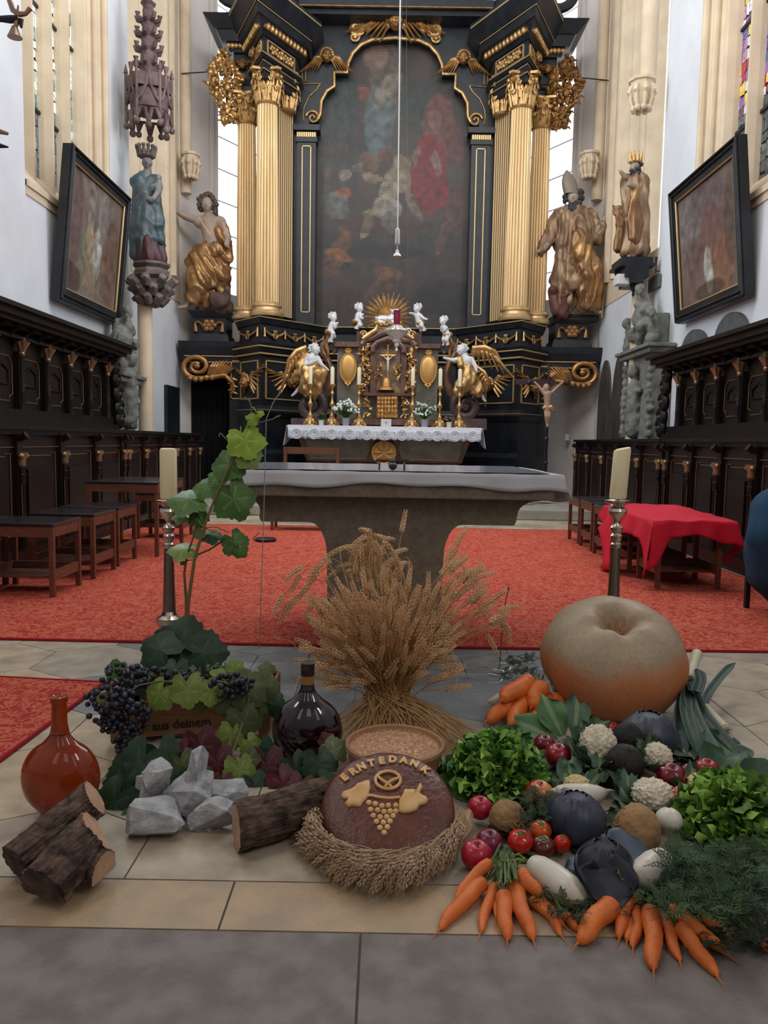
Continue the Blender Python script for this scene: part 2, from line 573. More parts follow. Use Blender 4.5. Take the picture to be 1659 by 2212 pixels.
def window(name, X, g, n0, n1, sill, mull, pal, m, parentname):
 """leaded light: coloured quarries between beige mullions"""
 sg = 1 if X > 0 else -1
 XG = X+g+0.05*sg
 b = MB()
 random.seed(3 if sg < 0 else 9)
 ys = [n0+0.1+(n1-0.5-n0)*i/ (mull*3) for i in range(mull*3+1)]
 z = sill
 while z < ZT:
  dz = rnd(0.09, 0.16)
  for a, c in zip(ys, ys[1:]):
   mid = rnd(0.3, 0.7)
   k = a+(c-a)*mid
   j1, j2 = rnd(-.03, .03), rnd(-.03, .03)
   for q0, q1 in ((a, k), (k, c)):
    b.add([(XG, q0+0.004, z+0.004), (XG, q1-0.004, z+j1), (XG, q1-0.004, z+dz-0.008), (XG, q0+0.004, z+dz+j2)], [(0, 1, 2, 3)], random.choice(pal(z)))
  z += dz
 w = b.build(name, m, smooth=False)
 struct(w)
 l = MB().box(min(XG, XG+0.02*sg)+0.0, max(XG, XG+0.02*sg)+0.0, n0, n1, sill-0.1, ZT)
 for i in range(len(l.v)):
  l.v[i] = (l.v[i][0]+0.012*sg, l.v[i][1], l.v[i][2])
 l.build('lead_backing', mat('lead', (0.015, 0.016, 0.018), 0.6), w)
 for i in range(mull+1):
  mm = MB()
  yy = n0+0.1+(n1-0.5-n0)*i/mull
  mm.prism([(XG+0.02*sg, yy-0.075, sill-0.1), (XG-0.06*sg, yy-0.06, sill-0.1), (XG-0.15*sg, yy-0.02, sill-0.1), (XG-0.15*sg, yy+0.02, sill-0.1), (XG-0.06*sg, yy+0.06, sill-0.1), (XG+0.02*sg, yy+0.075, sill-0.1)], (0, 0, ZT))
  mm.build('mullion', M_beige, w, smooth=False)
 fb = MB()
 for z in (sill+0.9, sill+2.1, sill+3.3, sill+4.5):
  fb.box(min(XG-0.03*sg, XG), max(XG-0.03*sg, XG), n0, n1-0.4, z, z+0.035)
 fb.build('saddle_bar', mat('iron', (0.03, 0.03, 0.035), 0.5, 0.5), w)
 return w
def palL(z):
 if z < 4.9: return [(0.10, 0.12, 0.13), (0.16, 0.18, 0.18), (0.08, 0.09, 0.10)]
 return [(0.55, 0.60, 0.55), (0.75, 0.80, 0.78), (0.35, 0.42, 0.36), (0.45, 0.42, 0.25), (0.25, 0.33, 0.33), (0.12, 0.2, 0.17), (0.85, 0.9, 0.9)]
def palR(z):
 if z < 5.0: return [(0.06, 0.07, 0.08), (0.10, 0.11, 0.12), (0.07, 0.08, 0.07)]
 return [(0.10, 0.09, 0.28), (0.28, 0.03, 0.05), (0.62, 0.60, 0.72), (0.20, 0.10, 0.30), (0.60, 0.42, 0.08), (0.05, 0.09, 0.20), (0.35, 0.20, 0.28), (0.12, 0.05, 0.07), (0.5, 0.5, 0.55), (0.06, 0.14, 0.12)]
window('window_1', -XW, -0.26, 8.55, 11.1, 4.0, 4, palL, M_glassL, 'L')
window('window_2', XW, 0.26, 7.3, 10.35, 4.0, 4, palR, M_glassR, 'R')
# second window bays near the apse (seen edge-on: mostly their far jambs) and the shafts
def bay2(sg, s1, w2, tag_):
 X = XW*sg
 j = MB()
 j.box(min(X+0.55*sg, X+0.9*sg), max(X+0.55*sg, X+0.9*sg), s1, w2, 3.9, ZT)
 j.hexa([(X, w2-0.9, 3.9), (X+0.56*sg, w2-1.5, 3.9), (X+0.9*sg, w2, 3.9), (X, w2, 3.9)],
   [(X, w2-0.9, ZT), (X+0.56*sg, w2-1.5, ZT), (X+0.9*sg, w2, ZT), (X, w2, ZT)])
 for dx, dy, r in ((0.0, -0.85, 0.06), (0.0, -0.5, 0.08), (0.16, -1.02, 0.05), (0.3, -1.2, 0.07)):
  j.tube([(X+dx*sg, w2+dy, 4.0), (X+dx*sg, w2+dy, ZT)], r, 10)
 j.hexa([(X-0.012*sg, s1, 3.6), (X-0.012*sg, w2, 3.6), (X+0.6*sg, w2, 3.6), (X+0.6*sg, s1, 3.6)], [(X-0.012*sg, s1, 3.98), (X-0.012*sg, w2, 3.98), (X+0.6*sg, w2, 4.3), (X+0.6*sg, s1, 4.3)])
 struct(j.build('trim_bay_jamb_'+tag_, M_beige, smooth=30))
 j = MB().box(min(X+0.5*sg, X+0.54*sg), max(X+0.5*sg, X+0.54*sg), s1+0.35, w2-1.6, 4.35, ZT)
 struct(j.build('window_'+('3' if sg < 0 else '4'), mat('bright_bay_glass', (0.8, 0.85, 0.9), 0.4, emit=(0.85, 0.92, 1.0), es=0.9)))
bay2(-1, 11.95, 14.75, 'left')
bay2(1, 11.6, 14.75, 'right')
# apse: oblique walls with a tall bright window each, back wall
M_sky = mat('bright_window_glass', (0.9, 0.92, 1.0), 0.5, emit=(0.93, 0.97, 1.0), es=2.2)
def oblique(sg, tag_, t0, t1):
 A, B = V((XW*sg, 14.75, 0)), V((1.7*sg, 18.4, 0))
 n = V((B.y-A.y, -(B.x-A.x), 0)).normalized()
 if n.x*sg < 0: n = -n
 def P(t, z, o=0.0): return A.lerp(B, t)+n*o+V((0, 0, z))
 b = MB()
 for u0, u1, z0, z1 in ((0, t0, -0.3, ZT), (t0, t1, -0.3, 4.0), (t1, 1, -0.3, ZT)):
  b.hexa([P(u0, z0), P(u1, z0), P(u1, z0, 0.9), P(u0, z0, 0.9)], [P(u0, z1), P(u1, z1), P(u1, z1, 0.9), P(u0, z1, 0.9)])
 struct(b.build('wall_apse_'+tag_, M_pale, smooth=False))
 w_ = MB().hexa([P(t0, 4.0, 0.35), P(t1, 4.0, 0.35), P(t1, 4.0, 0.4), P(t0, 4.0, 0.4)], [P(t0, ZT, 0.35), P(t1, ZT, 0.35), P(t1, ZT, 0.4), P(t0, ZT, 0.4)])
 wo = struct(w_.build('window_'+('5' if sg < 0 else '6'), M_sky, smooth=False))
 q = MB()
 for z in [4.0+0.62*i for i in range(14)]:
  q.hexa([P(t0, z, 0.31), P(t1, z, 0.31), P(t1, z, 0.34), P(t0, z, 0.34)], [P(t0, z+0.02, 0.31), P(t1, z+0.02, 0.31), P(t1, z+0.02, 0.34), P(t0, z+0.02, 0.34)])
 q.build('saddle_bar', mat('bright_bar', (0.45, 0.45, 0.5), 0.6), wo)
 s = MB()
 c = P(0.03, 0)
 s.tube([(c.x-0.05*sg, c.y-0.05, 5.6), (c.x-0.05*sg, c.y-0.05, ZT)], 0.10, 12)
 struct(s.build('trim_apse_shaft_'+tag_, M_beige))
 # moulded window edge
 e = MB()
 for t, o in ((t0-0.012, 0.0), (t0-0.045, -0.01)):
  c = P(t, 0, o)
  e.tube([(c.x, c.y, 3.95), (c.x, c.y, ZT)], 0.04, 10)
 struct(e.build('trim_apse_window_'+tag_, M_pale))
 return P
PL = oblique(-1, 'left', 0.24, 0.62)
PR = oblique(1, 'right', 0.20, 0.62)
struct(MB().box(-2.0, 2.0, 18.35, 19.0, -0.3, ZT).build('wall_apse_back', M_pale, smooth=False))
# unseen nave wall and partial vault slab, added to shade the foreground
M_vault = mat('vault_plaster', (0.55, 0.53, 0.50), 0.9)
struct(MB().box(-5.5, 5.5, -3.3, 5.2, 8.2, 8.5).build('ceiling', M_vault, smooth=False))
b = MB()  # unseen wall, openings shaped to dim the foreground and keep reflections slim
for x0, x1, z0, z1 in ((-5.5, -3.1, 0, 8.5), (-2.1, -.6, 0, 8.5), (.6, 2.1, 0, 8.5), (3.1, 5.5, 0, 8.5), (-3.1, -2.1, 0, 2.2), (2.1, 3.1, 0, 2.2), (-.6, .6, 0, 3.0)):
 b.box(x0, x1, -3.3, -3.0, z0, z1)
struct(b.build('wall_nave', M_vault, smooth=False))
# ================================================================== HIGH ALTAR RETABLE
AX = 0.03
def LX(px, py, Y):
 p = atY(px, py, Y)
 return p.x-AX
def LZ(py, Y):
 return atY(836+(955-py)*0.0171, py, Y).z
def offset(poly, d):
 n = len(poly)
 out = []
 ar = sum(poly[i][0]*poly[(i+1) % n][1]-poly[(i+1) % n][0]*poly[i][1] for i in range(n))
 sg = 1 if ar > 0 else -1
 for i in range(n):
  p, a, b = V(poly[i]), V(poly[i-1]), V(poly[(i+1) % n])
  e1, e2 = (p-a).normalized(), (b-p).normalized()
  n1, n2 = V((e1.y, -e1.x))*sg, V((e2.y, -e2.x))*sg
  m = (n1+n2)
  m = m/max(m.length_squared, 1e-3)*2
  q = p+m*d
  out.append((q.x, q.y))
 return out
def slab(b, poly, z0, z1, d0=0.0, d1=None):
 """extruded plan with an outset at bottom and top"""
 d1 = d0 if d1 is None else d1
 p0, p1 = offset(poly, d0), offset(poly, d1)
 n = len(poly)
 vs = [(x, y, z0) for x, y in p0]+[(x, y, z1) for x, y in p1]
 ar = sum(p0[i][0]*p0[(i+1) % n][1]-p0[(i+1) % n][0]*p0[i][1] for i in range(n))
 if ar < 0:
  fs = [tuple(range(n)), tuple(range(2*n-1, n-1, -1))]+[((i+1) % n, i, i+n, (i+1) % n+n) for i in range(n)]
 else:
  fs = [tuple(range(n-1, -1, -1)), tuple(range(n, 2*n))]+[(i, (i+1) % n, (i+1) % n+n, i+n) for i in range(n)]
 b.add(vs, fs)
def sx(poly, s):
 return [(AX+x*s, y) for x, y in poly]
def spiral(c, r, turns, a0, ux, uy, n=26, end=0.12):
 pts = []
 for i in range(n+1):
  t = i/n
  a = a0+turns*2*PI*t
  q = r*(1-t*(1-end))
  pts.append(V(c)+V(ux)*(q*math.cos(a))+V(uy)*(q*math.sin(a)))
 return pts
def feather_wing(b, root, along, up, nrm, L, W, rows=3, curl=0.0):
 """layered feathers: rows of flattened blades fanning from the wing's leading edge"""
 along, up, nrm = V(along).normalized(), V(up).normalized(), V(nrm).normalized()
 for r in range(rows):
  n = 8
  for i in range(n):
   t = (i+0.5)/n
   base = V(root)+along*(L*0.8*t)+up*(W*0.25*math.sin(PI*t))-nrm*(0.012*r*L)
   d = (-up*(1.0-0.55*t)+along*(0.25+0.9*t)).normalized()
   ln = W*(0.35+0.28*r)*(0.75+0.5*t)
   mid = base+d*ln*0.5+nrm*0.05*L
   b.tube([base, base.lerp(mid, .6)+nrm*0.03*L, mid, base+d*ln+nrm*(0.02+curl)*L], [W*0.08, W*0.12, W*0.11, W*0.05], 6, flat=.45)
 b.tube([V(root), V(root)+along*L*.3+up*W*.22+nrm*.05*L, V(root)+along*L*.6+up*W*.25+nrm*.05*L, V(root)+along*L*.85+up*W*0.05], [W*.10, W*.12, W*.09, W*.05], 8)
def cherub(parent, c, nrm, size, gold, skin, wing_up=0.3, rows=2, down=0.0):
 """winged cherub head in relief"""
 nrm = V(nrm).normalized()
 side = V((0, 0, 1)).cross(nrm).normalized()
 up = V((0, 0, 1))
 h = MB()
 c = V(c)
 r = size*0.17
 h.ball(c+nrm*r*0.8, (r*0.9, r*0.9, r*1.08), 14, 10)
 h.ball(c+nrm*r*1.6-up*r*0.15, r*0.22, 8, 6)
 h.ball(c+nrm*r*1.35-up*r*0.3+side*r*0.45, r*0.35, 8, 6)
 h.ball(c+nrm*r*1.35-up*r*0.3-side*r*0.45, r*0.35, 8, 6)
 h.ball(c+nrm*r*1.4-up*r*0.75, r*0.3, 8, 6)
 h.build('cherub_head', skin, parent)
 g = MB()
 for k in range(9):
  a = PI*k/8
  g.ball(c+nrm*r*0.7+side*(math.cos(a)*r*0.95)+up*(math.sin(a)*r*1.0+r*.15), r*0.3, 8, 6)
 for s in (-1, 1):
  feather_wing(g, c+side*s*r*0.7-up*r*0.3, side*s+up*wing_up, up*1.0-side*s*0.2, nrm, size*0.42, size*0.5, rows)
 g.build('cherub_wings', gold, parent)
def frame_lines(b, P, u0, u1, v0, v1, w, d):
 """raised rectangular line frame; P(u,v,o) maps to 3d"""
 def bar(a0, a1, c0, c1):
  b.hexa([P(a0, c0, 0), P(a1, c0, 0), P(a1, c1, 0), P(a0, c1, 0)], [P(a0, c0, d), P(a1, c0, d), P(a1, c1, d), P(a0, c1, d)])
 bar(u0, u1, v0, v0+w); bar(u0, u1, v1-w, v1); bar(u0, u0+w, v0, v1); bar(u1-w, u1, v0, v1)
def face_map(A, B, o=0.0):
 """vertical face from plan point A to B: P(u metres along, z, out)"""
 A, B = V((*A, 0)), V((*B, 0))
 e = (B-A).normalized()
 n = V((e.y, -e.x, 0))
 if n.y > 0: n = -n
 def P(u, z, d=0.0):
  q = A+e*u+n*(d+o)
  return V((q.x, q.y, z))
 return P, (B-A).length, n
RT = thing('altar_retable', 'towering black and gold high altar with dark painting between fluted golden columns', 'altar', (AX, 14.9, 0.29))
YV = 13.75
Bv = (LX(563, 780, YV), YV)
A_ = (-1.24, 14.85)
C_ = (LX(517, 780, 14.35), 14.35)
half = [C_, Bv, A_]
plan = [(x, y) for x, y in half]+[(-x, y) for x, y in reversed(half)]+[(2.9, 15.5), (-2.9, 15.5)]
plan = [(x+AX, y) for x, y in plan]
z_ = lambda py: LZ(py, YV)
# --- pedestal
b = MB()
zb = 0.29
slab(b, plan, zb, z_(985), 0.09)
slab(b, plan, z_(985), z_(975), 0.09, 0.03)
slab(b, plan, z_(975), z_(905), 0.0)
slab(b, plan, z_(905), z_(893), 0.02, 0.06)
slab(b, plan, z_(893), z_(880), 0.06, 0.0)
slab(b, plan, z_(880), z_(772), 0.0)
slab(b, plan, z_(772), z_(758), 0.03, 0.09)
slab(b, plan, z_(758), z_(745), 0.09, 0.13)
slab(b, plan, z_(745), z_(703), 0.0)
slab(b, plan, z_(703), z_(690), 0.04, 0.08)
b.build('pedestal', M_black, RT, smooth=False)
gt = MB()
def plan_line(b, poly, z, d, r=0.010, i0=0, i1=5):
 p = offset(poly, d)
 b.tube([(x, y, z) for x, y in p[i0:i1+1]], r, 6)
plan_line(gt, plan, z_(768), 0.06, 0.016)
plan_line(gt, plan, z_(753), 0.115, 0.013)
plan_line(gt, plan, z_(690), 0.085, 0.009)
plan_line(gt, plan, z_(889), 0.05, 0.006)
for s in (-1, 1):
 for (Pa, Pb, u0, u1) in ((Bv, A_, 0.10, 1.05), (C_, Bv, 0.06, 0.70)):
  a, c = sx([Pa, Pb], s)
  P, Lh, n = face_map(a, c)
  frame_lines(gt, P, u0, min(u1, Lh-0.06), z_(866), z_(781), 0.022, 0.02)
gt.build('pedestal_trim', M_trim, RT, smooth=30)
# reliefs on the pedestal faces
for s in (-1, 1):
 P, Lh, n = face_map(*sx([Bv, A_], s))
 cherub(RT, P(0.62, z_(825), 0.02), n, 0.66, M_gold, M_golddull, wing_up=0.9, rows=3)
 P, Lh, n = face_map(*sx([C_, Bv], s))
 cherub(RT, P(0.40, z_(828), 0.02), n, 0.62, M_gold, M_golddull, wing_up=1.2, rows=3)
# garlands of the upper band
for s in (-1, 1):
 g = MB()
 for (Pa, Pb, n) in ((Bv, A_, 3), (C_, Bv, 1)):
  P, Lh, nn = face_map(*sx([Pa, Pb], s))
  L = Lh-0.12
  for i in range(n):
   u0, u1 = 0.06+L*i/n, 0.06+L*(i+1)/n
   pts = [P(u0+(u1-u0)*t, z_(715)-0.10*math.sin(PI*t)**0.8*(1.0 if n > 1 else .8), 0.03) for t in [k/10 for k in range(11)]]
   g.tube(pts, [0.012+0.014*math.sin(PI*k/10) for k in range(11)], 6)
   um = (u0+u1)/2
   g.tube([P(um+0.05*math.cos(q), z_(727)+0.05*math.sin(q), 0.045) for q in [2*PI*k/10 for k in range(11)]], 0.014, 6)
   g.tube([P(u0, z_(711), 0.03), P(u0, z_(731), 0.035)], [0.012, 0.022], 6)
   for dx in (-.03, 0, .03):
    g.ball(P(um+dx, z_(717), 0.04), 0.018, 8, 6)
  g.tube([P(0.06+L, z_(711), 0.03), P(0.06+L, z_(731), 0.035)], [0.012, 0.022], 6)
 g.build('garland', M_gold, RT)
# --- wings with scroll brackets
ZW = z_(745)
for s in (-1, 1):
 b = MB()
 xo, xi = LX(393, 760, 14.45), -2.75
 wp = sx([(xo, 14.45), (xi, 14.45), (xi, 15.4), (xo, 15.4)], s)
 zz = lambda py: LZ(py, 14.45)
 slab(b, wp, zz(797), zz(773), 0.0)
 slab(b, wp, zz(773), zz(757), 0.02, 0.05)
 slab(b, wp, zz(757), zz(744), 0.05, 0.06)
 # tall cheek beside the bracket
 slab(b, sx([(LX(495, 860, 14.4), 14.42), (xi, 14.42), (xi, 15.4), (LX(495, 860, 14.4), 15.4)], s), 0.29, zz(797), 0.0)
 b.build('side_wing', M_black, RT, smooth=False)
 g = MB()
 x0, x1 = sx([(xo+0.05, 0), (xi, 0)], s)[0][0], sx([(xo, 0), (xi, 0)], s)[1][0]
 for py in (776, 789):
  g.tube([(x0, 14.43, zz(py)), (x1, 14.43, zz(py))], 0.012, 6)
 P, Lh, n = face_map(*sx([(LX(498, 860, 14.4), 14.42), (LX(528, 860, 14.4), 14.42)], s))
 frame_lines(g, P, 0.0, Lh, zz(868), zz(785), 0.022, 0.02)
 g.build('wing_trim', M_trim, RT)
 # scroll + acanthus
 g = MB()
 c = V((AX+s*(-LX(424, 795, 14.3))*-1, 14.36, zz(793)))
 c.x = AX+s*(LX(424, 795, 14.3))*-1*-1
 ux = V((s*-1.0, 0, 0)) if True else None
 cx = AX+abs(LX(424, 795, 14.3))*s
 c = V((cx, 14.36, zz(799)))
 o = V((s, 0, 0))
 pts = spiral(c, 0.22, 1.6, -PI/2, o*1.25, V((0, 0, 1)), 34, 0.2)
 g.tube(pts, [0.045]*20+[0.035]*15, 8)
 g.ball(c, (0.06, 0.04, 0.05))
 for k in range(5):
  g.ball(c+V((s*(0.12-0.1*k), -0.03, -0.22-0.02*math.sin(k*1.3))), (0.055, 0.05, 0.055), 8, 6)
 # leaf: lobes running inwards and then curling down
 for k in range(9):
  t = k/8
  st = c+o*(-0.22-0.28*t)+V((0, -0.01, -0.10-0.05*t))
  d = (V((0, 0, 1))*(1-0.25*t)-o*(0.25+0.5*t)).normalized()
  L = 0.27-0.02*abs(k-4)
  g.tube([st-d*0.05, st+d*L*0.5-o*0.03+V((0, -0.03, 0)), st+d*L-o*0.05], [0.035, 0.05, 0.012], 7, flat=0.7)
 g.tube([c+o*0.1+V((0, 0, -0.21)), c-o*0.25+V((0, 0, -0.20)), c-o*0.52+V((0, 0, -0.16)), c-o*0.66+V((0, 0, -0.30)), c-o*0.68+V((0, 0, -0.46)), c-o*0.60+V((0, -.02, -0.50))], [0.05, 0.075, 0.085, 0.08, 0.06, 0.03], 8, flat=.6)
 for k in range(5):
  st = c-o*0.66+V((0, -0.02, -0.22-0.06*k))
  g.tube([st, st-o*(-0.09 if k % 2 else 0.09)+V((0, -0.02, -0.03))], [0.035, 0.012], 7)
 g.build('scroll_bracket', mat('bracket_gilding', (0.50, 0.27, 0.09), 0.42, 0.65, c2=(0.34, 0.16, 0.06), ns=9, bump=0.25), RT)
 # statue pedestal on the wing
 b = MB()
 zs = lambda py: LZ(py, 14.5)
 q = sx([(LX(417, 700, 14.5), 14.5), (LX(488, 700, 14.5), 14.5), (LX(488, 700, 14.5), 15.1), (LX(417, 700, 14.5), 15.1)], s)
 slab(b, q, zs(745), zs(728), 0.07, 0.03)
 slab(b, q, zs(728), zs(692), 0.0)
 slab(b, q, zs(692), zs(678), 0.02, 0.08)
 b.build('statue_pedestal', M_black, RT, smooth=False)
 g = MB()
 cx = AX+s*abs(LX(452, 710, 14.5))
 for k in range(7):
  a = k/6*2*PI
  g.ball((cx+0.09*math.cos(a)*(k > 0), 14.47, zs(710)+0.07*math.sin(a)*(k > 0)), (0.06, 0.04, 0.055), 8, 6)
 for q in (-1, 1):
  g.tube([(cx+q*0.12, 14.47, zs(708)), (cx+q*0.2, 14.47, zs(702)), (cx+q*0.26, 14.47, zs(706))], 0.022, 6)
  g.tube([(cx+q*0.25, 14.47, zs(706)), (cx+q*0.24, 14.46, zs(724))], [0.02, 0.045], 6)
 g.build('pedestal_relief', M_golddull, RT)
# --- columns
def corinthian(b, c, r, h, seg=18):
 """bell, two rows of acanthus leaves, corner volutes and abacus"""
 c = V(c)
 b.lathe([(r*0.88, 0), (r*0.9, h*0.3), (r*1.0, h*0.7), (r*1.35, h*0.9)], c, seg)
 b.lathe([(r*1.02, -0.02), (r*1.1, 0.0), (r*1.02, 0.03)], c, 24)
 for row, (z0, L, n, off) in enumerate(((0.02, 0.42, 8, 0), (h*0.25, 0.45, 8, 0.5))):
  for k in range(n):
   a = 2*PI*(k+off)/n
   d = V((math.cos(a), math.sin(a), 0))
   t = V((-math.sin(a), math.cos(a), 0))
   p0 = c+d*r*0.95+V((0, 0, z0))
   for q in (-1, 0, 1):
    m = t*q*r*0.22
    b.tube([p0+m*0.6, p0+d*r*0.12+V((0, 0, h*L*0.55))+m, p0+d*r*0.3+V((0, 0, h*L))+m*1.2, p0+d*r*0.52+V((0, 0, h*(L-0.04)))+m, p0+d*r*.58+V((0, 0, h*(L-.14)))+m*.6],
      [r*0.15, r*0.17, r*0.14, r*0.11, r*.05], 6)
 for k in range(4):
  a = PI/4+PI/2*k
  d = V((math.cos(a), math.sin(a), 0))
  t = V((-math.sin(a), math.cos(a), 0))
  cc = c+d*r*1.45+V((0, 0, h*0.78))
  b.tube(spiral(cc, r*0.34, 1.4, PI/2, d, V((0, 0, 1)), 20), r*0.10, 6)
  b.ball(cc, (r*.2, r*.2, r*.2), 8, 6)
  # small flower on each abacus side
  d2 = V((math.cos(a+PI/4), math.sin(a+PI/4), 0))
  b.ball(c+d2*r*1.25+V((0, 0, h*0.88)), r*0.24, 8, 6)
  for q in (-1, 1):
   t2 = V((-d2.y, d2.x, 0))
   b.tube(spiral(c+d2*r*1.1+t2*q*r*.35+V((0, 0, h*0.78)), r*.2, 1.1, PI/2, t2*q, V((0, 0, 1)), 12), r*.06, 5)
 ab = []
 for k in range(4):
  a = PI/4+PI/2*k
  for q in (-0.12, 0.12):
   ab.append((c.x+r*1.85*math.cos(a+q), c.y+r*1.85*math.sin(a+q)))
  m = a+PI/4
  ab.append((c.x+r*1.15*math.cos(m), c.y+r*1.15*math.sin(m)))
 slab(b, ab, c.z+h*0.92, c.z+h)
def column(parent, cx, cy, r, z0, z1, zc, name='column', mm=None):
 b = MB()
 b.lathe([(r, z0+r*1.2), (r*0.98, z0+(z1-z0)*.4), (r*0.86, z1)], (cx, cy, 0), 144, flute=24, fd=r*0.085)
 o = b.build(name, mm or M_goldcol, parent, smooth=50)
 q = MB()
 q.lathe([(r*1.38, z0), (r*1.45, z0+r*.15), (r*1.45, z0+r*.35), (r*1.2, z0+r*.5), (r*1.15, z0+r*.75), (r*1.28, z0+r*.85), (r*1.28, z0+r), (r*1.06, z0+r*1.15), (r, z0+r*1.25)], (cx, cy, 0), 32)
 q.build('column_base', M_goldcol, o)
 k = MB()
 corinthian(k, (cx, cy, z1), r*0.9, zc-z1)
 k.build('capital', M_gold, o)
 return o
for s in (-1, 1):
 Yc = 14.08
 cx = LX(577, 450, Yc)
 z0, z1, zc = LZ(690, Yc), LZ(232, Yc), LZ(162, Yc)
 column(RT, AX+s*abs(cx), Yc, 0.205, z0, z1, zc)
 Yc = 14.55
 cx = LX(533, 450, Yc)
 column(RT, AX+s*abs(cx), Yc, 0.185, LZ(697, Yc), LZ(275, Yc), LZ(212, Yc))
 # plinth under the outer column
 # fluted pilaster behind
 b = MB()
 P, Lh, n = face_map((AX+s*abs(LX(603, 450, 14.62)), 14.45), (AX+s*abs(LX(631, 450, 14.75)), 14.80))
 zz0, zz1 = LZ(688, 14.6), LZ(245, 14.6)
 for k in range(7):
  u = Lh*(k+0.5)/7
  b.tube([P(u, zz0, 0), P(u, zz1, 0)], 0.024, 8)
 b.build('fluted_pilaster', mat('pilaster_gold', (0.42, 0.29, 0.15), 0.45, 0.5), RT)
 k = MB()
 pc = P(Lh/2, zz1, 0)
 corinthian(k, pc, 0.17, LZ(170, 14.6)-zz1)
 k.build('capital', M_gold, RT)
 b = MB()
 b.hexa([P(-0.06, zz0, -0.01), P(Lh+.04, zz0, -0.01), P(Lh+.04, zz0, -.4), P(-0.06, zz0, -.4)], [P(-0.06, zz1, -0.01), P(Lh+.04, zz1, -0.01), P(Lh+.04, zz1, -.4), P(-0.06, zz1, -.4)])
 x0, x1 = sorted((AX+s*2.35, AX+s*1.75))
 b.box(x0, x1, 14.9, 15.5, zz0, LZ(150, 14.6))
 b.build('back_pier', M_black, RT, smooth=False)
